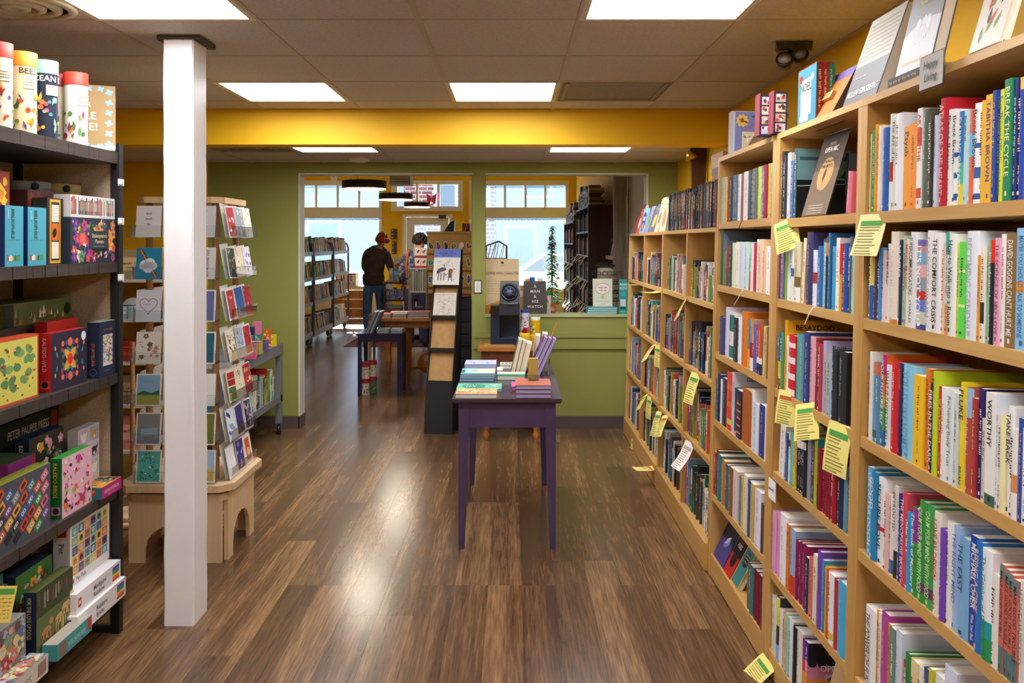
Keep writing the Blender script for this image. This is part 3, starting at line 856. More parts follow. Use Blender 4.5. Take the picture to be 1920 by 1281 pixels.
row('A',3,K1,SA[2],[
    (85,100,772,'f3efe6'),(100,125,825,'6a9ac0','','e8e0c8',{'b': [(.85,1,'d87a5a'),(.05,.15,'4a6a4a')]}),(125,145,830,'5a8ab0','','e8e0c8',{'b': [(.85,1,'c86a4a')]}),
    (145,165,785,'e8742a','YOUR FUTURE SELF','f8f0e0',{'cn': 'rainbow','b': [(0,.18,'2f7ab0'),(.18,.42,'4aa84a'),(.42,.55,'c8b83a'),(.78,1,'c8307a')]}),(165,195,840,'f1efea','WHAT IT TAKES TO HEAL',DG),(196,238,820,'d6232c','','f8c8c0',{'hard': True}),
    (238,250,830,'4a2a5a','ATTACHED','e0a040'),(251,315,835,'8fd0ea',"YOU IS LIKE HOME",'6aa8c8',{'hard': True,'w': .16}),(316,368,888,'f6c320','','6a5010',{'hard': False}),(370,392,858,'e07f2a','','7a3a10'),
    (392,418,938,'20204a','FIRES IN THE DARK','e0e0f0'),(418,440,873,'c3d82f','THE','2a3010',{'w': .2}),(440,460,950,'d8222f'),(460,500,955,'efece6','','b0a890'),(500,525,970,'dfe8e2','Reclaiming Body Trust','3a7a80'),
    (525,545,985,'d4dcd4'),(546,582,928,'f4d826','FLUKE','1f1f1f',{'sub': 'BRIAN','w': .2}),(582,620,955,'b8524a','','e8c8c0',{'b': [(.72,1,'9cc0d8')]}),(620,640,1010,'b03a3a'),(640,668,960,'2c2560','','f0f0f8'),
    (668,690,1115,'d8cfc0'),(690,745,980,'efeae0','WORTHY','24322a',{'b': [(0,.1,'4a6a5a')]}),(745,760,990,'dfe6ee'),(760,790,1098,'f2e7b0'),(790,825,1052,'f3efe8','TAKE BACK','444444'),(825,858,1170,'f0ebe0','',None,{'b': [(.3,.5,'d88a5a')]}),(860,885,1115,'2b4f9a','','e8a088'),(886,917,1165,'f4efe6')],SA[1] - .03 - SA[2])
CYM = {'hard': True,'b': [(.1,.2,'6a4a6a')]}
MGT = {'hard': False,'b': [(0,.25,'5a7a78'),(.86,1,'6f8a86')]}
row('A',4,K2,SA[3],[
    (70,92,185,'5ab0dc','LIFE AFTER DOOM','d8f0fa'),(92,118,205,'2a8ab8','GOOD','e8f4f8'),(118,158,235,'f6f4f2','SECURE LOVE','222222',{'hard': True,'b': [(.40,.45,'d02030')]}),(158,182,315,'eec0b4'),(182,198,335,'f1ede4','',None,{'b': [(.02,.2,'4a7ab0')]}),
    (198,216,280,'e4dfd0','GETROOTED','2a2a22',{'b': [(0,.3,'3a3a2a')]}),(216,244,320,'2a2a8a','','f0f0ff'),(244,266,312,'e05060','THE MENOPAUSE BRAIN','f8dcd8'),(266,290,410,'3f9fd0','','f0f4f0'),
    (290,326,385,'3a9a4a','The Book of Mothers','f4f0e0',{'b': [(.62,1,'9a3aa0')]}),(326,360,350,'3f9f4a','CALM YOUR MIND WITH FOOD','d8ecb0',CYM),(360,398,370,'47a850','CALM YOUR MIND WITH FOOD','d8ecb0',CYM),
    (398,432,405,'f3ead6','LOVE BY DESIGN','b0303a',{'sub': 'SARA'}),(432,462,490,'7a4ab8','','e8e0f4'),(462,492,455,'f0ebe2'),(492,520,475,'a9c2ea','THE RIGHT MIND','5a7ab0'),(520,572,525,'7fb3d8','THE EAST','2f4a6a',{'hard': True}),
    (572,610,522,'2544a0','MICHAEL OHER','f4f4f4',{'sub': 'When Your Back'}),(610,642,550,'2f7ac8','RISING A CINE','f0c0b0'),(642,694,585,'f4f6f5','The Genius of Empathy','3a7a6a',{'hard': True,'b': [(0,.2,'2a9a5a'),(.2,.36,'2aa09a')]}),
    (694,730,710,'efe9dd'),(730,752,665,'d9705f','MAKE GOOD TROUBLE','33302e',MGT),(752,775,690,'d9705f','MAKE GOOD TROUBLE','33302e',MGT),(775,798,715,'d9705f','MAKE GOOD TROUBLE','33302e',MGT),(798,824,742,'d9705f','MAKE GOOD TROUBLE','33302e',MGT),
    (825,858,750,'e9e4dc','WHAT HAPPENED','9a948a'),(860,900,770,'8a4a9a','Shine on You','f0d020',{'b': [(0,.3,'2a5a9a')]})],SA[2] - .03 - SA[3])
def leafart(fr,q,w,h):
    fr.rect(q,.001,w - .001,.001,h - .001,'dde2ee',1)
    for a in range(5): fr.leaf(q,w * .62,h * .66,.03,.02,a * 1.25,'6a5a2a',2)
row('A',5,K2,SA[4],[
    (60,112,865,'f3f1ee','THE POWER OF FUN',DG,{'hard': True,'w': .16}),(112,124,890,'e8a23a'),(124,136,905,'f0e8da'),(136,172,895,'b8489a','','f0b040',{'hard': True}),(172,186,960,'d98a2a'),(186,212,975,'6f8f78'),(213,246,985,'d9ddea','','a0a8c0',{'hard': True,'cover': cov(None,(),leafart)}),
    (246,262,1140,'c0392b'),(264,284,1100,'3a8a4a','',None,{'hard': True}),(284,320,1130,'eed79a','',None,{'hard': True}),(320,345,1170,'f3ead9'),(345,380,1175,'4a5a8a','',None,{'hard': True}),(380,396,1180,'c9c23a'),(396,438,1200,'f2eee8'),(440,500,1160,'dde2f2','','c0c4d4',{'hard': True})],SA[3] - .03 - SA[4])
# ---- the bookcase with the orange poetry sign
K3,K4,K5 = (1320,180,3.05),(1320,540,3.37),(1320,830,2.84)
def sea(fr,q,w,h):
    fr.rect(q,.001,w - .001,.001,h - .001,'7fb0b4',1); fr.rect(q,.001,w - .001,.001,h * .55,'1c1f24',1.3)
    fr.poly(q,[(w * .62,h * .58),(w * .95,h * .58),(w * .9,h * .72),(w * .8,h * .6)],'2a4a52',1.6)
    fr.line(q,.02 * w,h * .46,w * .9,h * .5,.003,'c8ccd0',1.7); fr.rect(q,.01,w * .9,h * .83,h * .88,'3f6a72',1.5)
def storm(fr,q,w,h):
    fr.rect(q,.001,w - .001,.001,h - .001,'5f7076',1); fr.poly(q,[(.002,.002),(w * .9,.002),(w * .7,h * .3),(w * .45,h * .42),(w * .3,h * .3)],'15181c',1.4); fr.rect(q,.002,w - .002,.002,h * .12,'7f8076',1.6)
row('B',1,K3,SB2[0],[
    (428,446,325,'22252c','','d0d0d0'),(446,462,345,'2a2d33'),(462,480,330,'d9cfc8'),(480,498,375,'4a6a9a'),(499,512,306,'2f5a60','',None,{'w': .19,'cover': cov(None,(),sea)}),
    (640,652,330,'3a4a4e','',None,{'in': .085,'w': .16,'cover': cov(None,(),storm)}),(790,802,320,'202226','',None,{'in': .07,'w': .16,'cover': cov('26282e',((("W"),.15,.72,.08,'b8b8b8'),))}),(802,828,470,'e8818f','',None,{'tilt': 6}),(858,874,242,'e8818f')],TOP - .02 - SB2[0])
def horse(fr,q,w,h):
    fr.rect(q,.003,w - .003,.003,h - .003,'8a9a70',1); fr.rect(q,.003,w - .003,h * .6,h - .003,'7a8a9c',1.2)
def floral(fr,q,w,h):
    r = random.Random(8); fr.rect(q,.001,w - .001,.001,h - .001,'4a4478',1)
    for i in range(16): fr.disc(q,r.uniform(.02,w - .02),r.uniform(h * .5,h - .015),.01,r.choice(('e8c4c0','e0c060','6a8a50','c8d0e8')),1.4 + .02 * i,8)
row('B',2,K3,SB2[1],[
    (415,428,860,'6a3a5a'),(428,445,840,'7a6a90'),(445,462,812,'7cb342','',None,{'w': .18,'cover': cov('6fae3e')}),(462,484,850,'f1efea','','5a9a4a'),(484,500,860,'e8e4dc','',None,{'b': [(.45,.6,'3a6aa0')]}),(500,535,835,'d8cba0','',None,{'b': [(0,.25,'f0ece0'),(.25,.42,'7a5a20')]}),
    (540,556,815,'f0d9b0','',None,{'tilt': 5}),(566,602,780,'3a3560','','c8b8e0',{'cover': cov(None,(),floral),'w': .19}),(604,628,880,'dfe6f0','',None,{'b': [(.4,.6,'b03a3a')]}),(629,665,858,'2568a8','','e8f0f8',{'hard': True}),(665,685,838,'7cc4d4','',None,{'hard': True}),(685,699,840,'3a3a40','',None,{'b': [(.8,1,'d88a3a')]}),
    (700,712,785,'2f6f9f','',None,{'w': .19}),(712,745,860,'3fa6d0','','2a7aa0',{'hard': True}),(745,765,812,'f1ece6','','d04a3a',{'w': .18}),(765,780,845,'e8402a','',None,{'b': [(0,.55,'f2b42a')]}),(780,805,842,'2b58b0','','e8e8f0'),(805,818,845,'2a2d3a'),(818,835,805,'5a6a7a','',None,{'w': .19}),(835,850,890,'a8d8c8'),(850,864,855,'e8e05a')],SB2[0] - .03 - SB2[1])
def pattern(c0,cols,n=14,y0=.05):
    def f(fr,q,w,h):
        r = random.Random(n); fr.rect(q,.001,w - .001,.001,h - .001,c0,1)
        for i in range(n): fr.disc(q,r.uniform(.015,w - .015),r.uniform(h * y0,h - .015),r.uniform(.006,.014),r.choice(cols),1.3 + .03 * i,7)
    return f
def universe(fr,q,w,h):
    fr.rect(q,.001,w - .001,.001,h - .001,'1f2126',1)
    for i,tx in enumerate(('The','Universe','in')): fr.text(q,tx,w * .62,h * (.9 - .075 * i),h * .045,'e8e4dc','c',w * .7,k=3)
    fr.disc(q,w * .5,h * .35,.03,'5a6a7a',2,9,.05); fr.disc(q,w * .56,h * .62,.012,'d8d4cc',2)
row('B',3,K4,SB2[2],[
    (455,472,280,'2a64a8','',None,{'b': [(0,.2,'9a4a2a'),(.2,.5,'e8c83a')]}),(472,490,275,'4f9a5a'),(491,505,200,'e8a820','','3a2a10',{'w': .24,'cover': cov('e8a820',(('BESAYDOO',.12,.87,.075,'2a1a10'),))}),(505,524,300,'f0e8d8'),
    (524,565,290,'d8202f','','f4e8e0',{'b': [(.02,.12,'f4e4d8'),(.28,.38,'f4e4d8'),(.54,.64,'f4e4d8'),(.8,.88,'f4e4d8')]}),(565,592,285,'4fb0a8'),(592,615,285,'6a90a0'),(615,645,270,'2f3f7a','','e0e4f0',{'w': .2}),(645,680,300,'e6a8b0','',None,{'hard': True,'w': .19}),(680,708,315,'8a2030','',None,{'b': [(.5,.95,'b03a44')]}),(708,728,350,'c0404a'),
    (728,750,330,'b8b0d8','','3a3060',{'w': .17,'cover': cov('c2bbdc',(('Root',.1,.88,.07,'3a3458'),('Fractures',.1,.78,.07,'3a3458')))}),(750,775,405,'c9b896'),(775,795,410,'9fc0e0'),(795,828,385,'2e2f36','','e8e4dc',{'hard': True}),(828,882,390,'26282e','','b8b8b8',{'hard': True,'w': .15,'cover': cov(None,(),universe)})],SB2[1] - .03 - SB2[2])
row('B',4,K4,SB2[3],[
    (462,495,845,'efe9e2','','1f1f22',{'tilt': 4}),(504,517,905,'4a6aa0'),(518,532,900,'f1eee8','',None,{'b': [(.72,.85,'b02030')]}),(533,555,895,'5fc4c0','','1f4a4a'),(556,572,925,'e8c030'),(572,587,900,'2a2a30','',None,{'b': [(.74,.86,'e8e4dc')]}),(587,602,903,'2a2a30','',None,{'b': [(.74,.86,'e8e4dc')]}),
    (602,617,906,'2a2a30','',None,{'b': [(.74,.86,'e8e4dc')]}),(617,632,909,'2a2a30','',None,{'b': [(.74,.86,'d8d0c0')]}),(632,660,900,'9a9aa8','','5a5a68',{'w': .19}),(660,685,950,'4a4a55'),(685,706,935,'b8b830','','22221a',{'w': .16,'cover': cov('1f7a80')}),
    (708,731,1000,'8f1a30','','c04a5a',{'hard': True}),(731,754,1006,'8f1a30','','c04a5a',{'hard': True}),(754,777,1012,'8f1a30','','c04a5a',{'hard': True}),(777,800,1018,'8f1a30','','c04a5a',{'hard': True}),(800,823,1110,'b01f2a','',None,{'w': .13}),(823,868,1135,'22304f','','e8e4dc',{'hard': True,'w': .12}),(870,890,1120,'6aa0b0'),(890,926,1110,'d8d8d8','','3a3a3a',{'b': [(0,.2,'e0c83a')]})],SB2[2] - .03 - SB2[3])
row('B',5,K5,SB2[4],[
    (352,373,350,'e3a0c8','','8a3a7a',{'hard': True}),(373,392,355,'e3a0c8','','8a3a7a',{'hard': True}),(393,430,360,'f2eef0','',None,{'w': .19,'hard': True}),(431,445,420,'e8842a'),(445,472,440,'9ab0d0','','3a4a7a',{'b': [(0,.3,'e04020')]}),(472,489,505,'8a1a50','','d8a0b8',{'hard': True,'w': .2}),(489,509,515,'8a1a50','','d8a0b8',{'hard': True,'w': .2}),(509,529,528,'8a1a50','','d8a0b8',{'hard': True,'w': .2}),
    (530,545,595,'2a2f5a'),(545,558,595,'e0806a'),(558,571,603,'e0806a'),(572,592,580,'e8dcc8'),(593,612,560,'7a4ab0','',None,{'hard': True,'w': .19}),(612,624,610,'4a90c0','',None,{'w': .18}),(624,636,645,'e8c030'),(636,648,660,'d8602a'),(649,679,675,'f2eef0','','2a2a2a',{'hard': True,'b': [(.06,.16,'e8c03a')]}),(680,698,710,'c03a3a'),(699,742,715,'4fb0dc','','7fd0f0',{'hard': True,'w': .12}),(743,764,735,'2f9a8a')],SB2[3] - .03 - SB2[4])
def openmy(fr,q,w,h):
    fr.rect(q,.001,w - .001,.001,h - .001,'6a3a9a',1); fr.rect(q,.001,w - .001,h * .3,h * .5,'e8953a',1.2); fr.rect(q,.001,w - .001,h * .48,h * .72,'d88ab0',1.4); fr.rect(q,.001,w - .001,h * .68,h - .001,'24222c',1.6)
    for i in range(5): fr.disc(q,w * (.1 + .2 * i),h * .69,w * .1,'24222c',1.8); fr.disc(q,w * (.1 + .2 * i),h * .49,w * .1,'d88ab0',1.5)
    for i,tx in enumerate(('OPEN','MY','UP','WILD')): fr.text(q,tx,w * .5,h * (.56 - .14 * i),h * .1,'f4f0ee','c',w * .8,k=4,bold=.02)
    fr.text(q,'Essays on',w * .6,h * .88,h * .035,'e8e4e0','c',k=4); fr.text(q,'and Our Hair',w * .6,h * .82,h * .035,'e8e4e0','c',k=4)
row('B',6,K5,SB2[5],[
    (340,374,795,'e0dccc','','5a5a4a',{'hard': True}),(375,391,800,'3a3a40','',None,{'b': [(.55,1,'e8d840'),(0,.25,'8fc0e8')],'w': .17}),(392,407,870,'f0e8dc','','8a3a2a'),(407,424,885,'e8b890','',None,{'hard': True}),(425,440,905,'9ad0b8'),(440,461,920,'e8e8e8','','1f1f1f'),(462,479,960,'2a2a2a'),(480,508,975,'e8e0d0','','6a5a3a',{'hard': True}),
    (509,526,1030,'7a3a8a','',None,{'w': .15,'b': [(.3,.5,'e8953a'),(.5,.7,'d83a3a')]}),(527,540,1042,'5a2a8a','',None,{'w': .15,'b': [(.3,.5,'e8953a'),(.5,.7,'d88ab0')],'cover': cov(None,(),openmy)})],SB2[4] - .03 - SB2[5])
# ---- the bookcase with the blue flower book
row('C',1,K3,SB1[0],[
    (92,116,470,'8fb8b8'),(116,132,468,'f0b020'),(132,148,465,'7a4030'),(148,160,462,'2a2c34'),(160,176,455,'4a6a80'),(176,192,453,'4a6a80'),(192,205,450,'f0e6e0'),(205,220,445,'8a5a58'),(220,248,437,'e6dcd0'),(248,268,430,'3a4a5a'),(268,286,420,'6a6a68'),(286,304,416,'5f6263'),
    (304,328,408,'b8d030'),(328,337,402,'9a7ab0'),(337,358,398,'8a2038'),(358,380,390,'f0a820'),(380,396,388,'3ab0c0')],TOP - .02 - SB1[0])
row('C',2,K3,SB1[1],[
    (92,104,768,'3a5a3a','',None,{'w': .24,'cover': cov(None,(),horse)}),(118,138,835,'5a4a40','',None,{'b': [(.3,.9,'8a3a34')]}),(138,160,825,'2f3a4a','',None,{'w': .17}),(160,178,840,'d8e0b8'),(178,200,835,'f0ead8'),(200,232,840,'d0d8e8','','e8a0a0'),(232,252,835,'c0e0d0'),(252,266,895,'a8d8c8','',None,{'b': [(0,.5,'e04030')]}),(266,280,845,'f0d0d8','','2a2a40'),(280,294,840,'b03030'),(294,310,820,'f6eee8'),
    (310,340,820,'f0c8a0','','c06a3a'),(340,355,860,'f0b890'),(355,380,860,'f2f0f0','','2a2a2a')],SB1[0] - .03 - SB1[1])
row('C',3,K4,SB1[2],[
    (97,122,178,'4a4a70'),(130,158,120,'d8d0e8','',None,{'w': .19,'cover': cov('cfcbe0')}),(158,188,150,'e8e4dc','',None,{'b': [(.05,.3,'2a7a70'),(.6,.95,'2a7a70')]}),(188,208,185,'3a3030'),(208,232,180,'e0e8f0','','3a5aa0'),(232,266,145,'e07a20','',None,{'hard': True,'w': .19}),(266,288,200,'4a8a90','',None,{'b': [(0,.4,'e8a030')]}),(288,313,195,'c09070','',None,{'b': [(0,.25,'f0e8e0'),(.25,.55,'b02030')],'w': .17}),(313,328,230,'6a60a0'),
    (328,347,232,'c8502a','',None,{'b': [(0,.22,'2a2a50'),(.22,.34,'e8e4e0')]}),(347,366,234,'c8502a','',None,{'b': [(0,.22,'2a2a50'),(.22,.34,'e8e4e0')]}),(368,385,240,'b8d890'),(385,398,250,'e0803a'),(398,411,245,'3a5a30')],SB1[1] - .03 - SB1[2])
def geo(fr,q,w,h):
    fr.rect(q,.001,w - .001,.001,h - .001,'cdd0da',1); fr.text(q,'GEO',w * .25,h * .86,h * .07,'4a4a5a','l',k=3)
row('C',4,K4,SB1[3],[
    (68,82,575,'5a6a68'),(82,98,540,'2a3060','',None,{'w': .17,'cover': cov('2a3060')}),(98,115,575,'e8e4dc'),(115,138,565,'3a3a40'),(138,170,525,'e0402a','','f0d0b0',{'b': [(.1,.2,'d8b84a'),(.4,.5,'e86a3a'),(.7,.8,'e86a3a')]}),(170,184,530,'c8c8d0','',None,{'w': .2,'cover': cov(None,(),geo)}),(184,205,630,'3a4a5a','',None,{'b': [(0,.1,'e08ab0')]}),
    (205,230,640,'30304a','','e8883a',{'b': [(.1,.14,'e07a2a'),(.25,.29,'e07a2a'),(.4,.44,'e07a2a'),(.55,.59,'e07a2a'),(.7,.74,'e07a2a')]}),(230,290,625,'b0602a','','8a4418',{'hard': True,'w': .17}),(290,310,640,'e8e4e0','',None,{'w': .18,'cover': cov('e4e2e0')}),(310,345,720,'d8e0e8'),(345,375,730,'3a3a80','','e8e4f0'),(375,394,750,'e8e4d8')],SB1[2] - .03 - SB1[3])
row('C',5,K5,SB1[4],[
    (36,45,50,'5a4a30'),(45,58,45,'b03028'),(58,70,35,'6a3a2a','',None,{'hard': True}),(70,90,55,'2a7a78','',None,{'hard': True}),(90,108,85,'c8702a','',None,{'hard': True}),(108,128,110,'2a6a80','',None,{'hard': True}),(128,155,120,'8a6030','',None,{'hard': True}),(155,178,135,'e0c8c0','','b02a30'),(178,194,175,'5a90a0'),(194,210,178,'f0b030'),(210,228,165,'e8dcc0'),(228,245,195,'3a4a80'),(245,262,210,'c8b060'),
    (262,278,240,'e8d8d0','','7a3a3a'),(278,300,250,'e8e0f0'),(300,312,320,'5a4a40'),(312,325,330,'b8b0a0')],SB1[3] - .03 - SB1[4])
row('C',6,K5,SB1[5],[
    (222,236,630,'7a5a4a','',None,{'hard': True}),(236,258,640,'3a7a78','',None,{'hard': True}),(258,276,668,'7a1a30','','9a3a50',{'hard': True}),(276,294,690,'7a1a30','','9a3a50',{'hard': True}),(294,312,715,'7a1a30','','9a3a50',{'hard': True})],SB1[4] - .03 - SB1[5])

# ---- books displayed face out, leaning back
def face_out(y_far,y_near,z,h,lean,t,col,draw,label,a=.012,name='book',cat='book',mt=None,yaw=0,group=None):
    """front faces the aisle; local x along the cover (from far to near), z up the cover, -y out of the cover"""
    w = y_far - y_near
    R = Matrix(((0,1,0,0),(-1,0,0,0),(0,0,1,0),(0,0,0,1)))      # local x -> -Y, local y -> +X
    M = MR @ Matrix.Translation((a,y_far,z + .0004)) @ R @ Matrix.Rotation(math.radians(yaw),4,'Z') @ Matrix.Rotation(math.radians(-lean),4,'X')
    m = MB()
    if name == 'book':
        m.box(0,w,0,.0025,0,h,col); m.box(0,w,t - .0025,t,0,h,col); m.box(0,.0025,.0025,t - .0025,0,h,col)
    else:
        m.box(0,w,0,t,0,h,col)
    o = solo(name,m,mt or PRINT,label,cat,M,group,local=True)
    if name == 'book':
        p = MB(); p.box(.0025,w - .003,.0025,t - .0025,.003,h - .003,'efe6d2'); part('page_block',p,PAPER,o,local=True)
    q = MB(); draw(Fr((0,0,0),(1,0,0),(0,0,1),.0006),q,w,h)
    part('cover_print',q,PRINT,o,local=True)
    return o
def d_lord(fr,q,w,h):
    fr.rect(q,0,w,0,h,'1f1a1c'); fr.rect(q,0,w,0,h * .45,'b8241f',1.3); fr.disc(q,w * .5,h * .35,w * .3,'2a1416',1.6,9)
    fr.text(q,'LORD',w * .5,h * .84,h * .09,'f0e8d8','c',w * .85,k=3); fr.text(q,'OF THE',w * .5,h * .74,h * .05,'d8302a','c',w * .7,k=3); fr.text(q,'FLIES',w * .5,h * .62,h * .09,'f0e8d8','c',w * .85,k=3)
def d_purple(fr,q,w,h):
    fr.rect(q,0,w,0,h,'4a3f78'); fr.rect(q,0,w,h * .6,h,'22222e',1.2); fr.disc(q,w * .55,h * .55,w * .22,'7a74b8',1.5,9,w * .1,.5); fr.leaf(q,w * .4,h * .5,w * .4,w * .14,.7,'c0c0e8',2)
def d_teal(fr,q,w,h):
    fr.rect(q,0,w,0,h,'d8a820'); fr.rect(q,.006,w - .006,.006,h - .006,'3f7a7a',1.3); fr.disc(q,w * .5,h * .58,w * .3,'20302e',1.6,12,h * .16)
    for i,tx in enumerate(('INTO','THIN','AIR')): fr.bars(q,w * .3,w * .72,h * (.66 - .07 * i),h * .03,'f0e8d0',random.Random(i),3)
face_out(3.895,3.72,SB1[5],.17,24,.02,'3a3168',d_purple,'purple and black paperback leaning face out on the lowest shelf beneath the blue flower book')
face_out(3.715,3.60,SB1[5],.205,26,.02,'2a1a1a',d_lord,'red and black paperback about flies leaning face out between two others on the lowest shelf')
face_out(3.595,3.485,SB1[5],.205,27,.022,'d8a820',d_teal,'teal paperback with a yellow border leaning face out on the lowest shelf')
def d_cher(fr,q,w,h):
    fr.rect(q,0,w,0,h,'d2aa74'); fr.text(q,'CHERISH',w * .5,h * .5,h * .1,'a02a2a','c',w * .8,k=3); fr.bars(q,w * .3,w * .8,h * .72,h * .03,'8a6a40',random.Random(1),3); fr.line(q,w * .55,h * .8,w * .7,h * .9,.003,'b03030',3)
face_out(2.54,2.40,SB2[5],.2,14,.02,'d2aa74',d_cher,'tan paperback with red lettering leaning face out at the foot of a shelf',a=.006)
# acrylic open-mic sign on the top shelf
def d_mic(fr,q,w,h):
    fr.rect(q,.004,w - .004,.004,h - .004,'6a5236'); fr.rect(q,.004,w - .004,h * .55,h - .004,'4a3a2a',1.2); fr.disc(q,w * .5,h * .5,w * .28,'b98a50',1.3,14,h * .2)
    fr.text(q,'POETRY',w * .5,h * .84,h * .035,'d8c8a8','c',k=4); fr.text(q,'OPEN MIC',w * .5,h * .76,h * .062,'f4ead8','c',w * .86,k=4,bold=.012)
    for i,tx in enumerate(('7 pm','LAST MONDAY OF','EVERY MONTH')): fr.text(q,tx,w * .5,h * (.685 - .055 * i),h * .036,'2a2018','c',w * .8,k=4)
    fr.leaf(q,w * .46,h * .42,h * .16,h * .05,1.35,'3a3a40',4); fr.line(q,w * .46,h * .28,w * .48,h * .44,.002,'2a241c',4)
    for i in range(4): fr.bars(q,w * .22,w * .8,h * (.12 - .03 * i),h * .012,'e8dcc0',random.Random(i),4)
s = face_out(2.80,2.575,SB2[0],.285,15,.003,'f0f0f0',d_mic,'acrylic open mic poetry sign leaning on the upper shelf below the orange poetry sign',a=.004,name='acrylic_sign',cat='sign',mt=ACRYL)
# ---- on top of the cases
def d_gins(fr,q,w,h):
    fr.rect(q,0,w,0,h,'6f6c68'); fr.rect(q,0,w,h * .45,h,'b9b09c',1.2)
    for i in range(9): fr.rect(q,w * .08,w * .92,h * (.5 + .05 * i),h * (.52 + .05 * i),'9a9382',1.5)
    fr.text(q,'ALLEN GINSBERG',w * .5,h * .1,h * .075,'f0efe8','c',w * .9,k=3,bold=.01); fr.bars(q,w * .1,w * .5,h * .3,h * .02,'d8d4c8',random.Random(2),3)
face_out(2.49,2.263,TOP,.275,18,.045,'8a8fa6',d_gins,'grey hardback with ivory lettering leaning on top between the orange sign and the animal storybook')
def d_boy(fr,q,w,h):
    fr.rect(q,0,w,0,h,'8b8782'); fr.poly(q,[(0,0),(w,0),(w,h * .5),(w * .5,h * .55),(0,h * .42)],'cfcdcb',1.3)
    Y = 'f0cf72'
    for i,(tx,y) in enumerate((('The Boy the mole',.92),('the Fox and the Horse',.82),('Charlie Mackesy',.70))): fr.text(q,tx,w * .55,h * y,h * .05,Y,'c',w * .86,k=3,shear=.25)
    fr.text(q,'The Animated Story',w * .5,h * .1,h * .05,Y,'c',w * .86,k=3,shear=.25)
    for a,b,r,ry in ((.5,.38,.2,.08),(.66,.46,.08,.1),(.38,.5,.06,.06),(.55,.52,.05,.05),(.3,.34,.08,.05)): fr.disc(q,w * a,h * b,w * r,'e4e2df',2 + a * .1,10,h * ry)
    for i in range(7): fr.line(q,w * (.32 + .06 * i),h * .32,w * (.36 + .05 * i),h * (.42 + .02 * (i % 3)),.0012,'8a8680',2.6)
z1 = TOP + .025
t_ = MB(); t_.box(0,.15,-.09,.09,0,.0235,'34343c')
st = solo('book',t_,PRINT,'dark little book lying flat beneath the animal storybook on the bookcase top','book',MR @ Matrix.Translation((.004,2.08,TOP + .0004)),local=True)
q = MB(); Fr((-.0002,.08,.004),(0,-1,0),(0,0,1),.0006).bars(q,0,.15,.004,.008,'d8b84a',random.Random(4)); part('lettering',q,PRINT,st,local=True)
face_out(2.165,1.985,z1,.255,12,.03,'5f6468',d_boy,'grey storybook with gold script and white animals on top of a bookcase',a=.02)
def d_red(fr,q,w,h):
    fr.rect(q,0,w,0,h,'e9e2d2')
    r = random.Random(5)
    for i in range(22): fr.leaf(q,w * (.2 + .5 * r.random()),h * (.05 + .8 * r.random()),.04,.012,1.2 + r.uniform(-.5,.5),r.choice(('d8604a','7a9a5a','e8a08a','4a4a4a')),1.5 + i * .02)
    fr.text(q,'AISY',w * .6,h * .82,h * .09,'2a2a2a','c',k=4)
face_out(1.815,1.70,TOP + .012,.27,15,.02,'e9e2d2',d_red,'cream book with red and green brush marks propped on a wire easel',a=.02)
t = thing('book_easel','small wire book easel behind the cream brush-mark book','easel',MR @ Matrix.Translation((0,1.62,TOP)))
m = MB()
for yy in (-.02,.07):
    m.tube([(.02,yy,.012),(.10,yy,.004),(.15,yy,.13),(.12,yy,.16)],.0022,6,'c8c4bc'); m.tube([(.10,yy,.004),(.20,yy,.004),(.15,yy,.13)],.0022,6,'c8c4bc')
m.tube([(.15,-.02,.10),(.15,.07,.10)],.0022,6,'c8c4bc'); m.tube([(.20,-.02,.004),(.20,.07,.004)],.0022,6,'c8c4bc')
part('wire_frame',m,METAL,t,local=True)
# Happy Living card in an acrylic clip
t = thing('shelf_card','clear clip-on card reading Happy Living on the edge of a bookcase top','sign',MR @ Matrix.Translation((-.004,case_y(1766,1.93,0),1.945)))
m = MB(); m.box(-.02,-.017,-.055,.055,-.045,.035,'f0f0f0'); m.box(-.02,.03,-.03,.03,.006,.009,'f0f0f0'); part('holder',m,ACRYL,t,local=True)
m = MB(); m.box(-.0215,-.0205,-.052,.052,-.042,.032,'c8c2ba'); cd = part('card',m,PAPER,t,local=True)
q = MB(); fr = Fr((-.0216,0,0),(0,-1,0),(0,0,1)); fr.text(q,'Happy',0,.002,.018,'2a2622','c',shear=.15); fr.text(q,'Living',.0,-.026,.018,'2a2622','c',shear=.15); part('lettering',q,PRINT,cd,local=True)
# orange poetry sign
def d_poet(fr,q,w,h):
    fr.rect(q,0,w,0,h,'d8702c'); fr.rect(q,0,w,h * .80,h,'6f5a90',1.4)
o = face_out(2.82,2.573,TOP,.172,27,.05,'4a3f28',d_poet,'orange sign with a purple top and small wooden poetry plaque on a bookcase',name='poetry_sign',cat='sign',mt=MATTE)
m = MB(); m.box(.07,.18,-.012,0,.065,.090,'c8a25c'); pl = part('plaque',m,mat('pale_wood',None,rough=.5,noise=(40,.1)),o,local=True)
q = MB(); Fr((.125,-.012,.071),(1,0,0),(0,0,1)).text(q,'POETRY',0,0,.013,'6a4a20','c',.1,sp=.1); part('lettering',q,PRINT,pl,local=True)
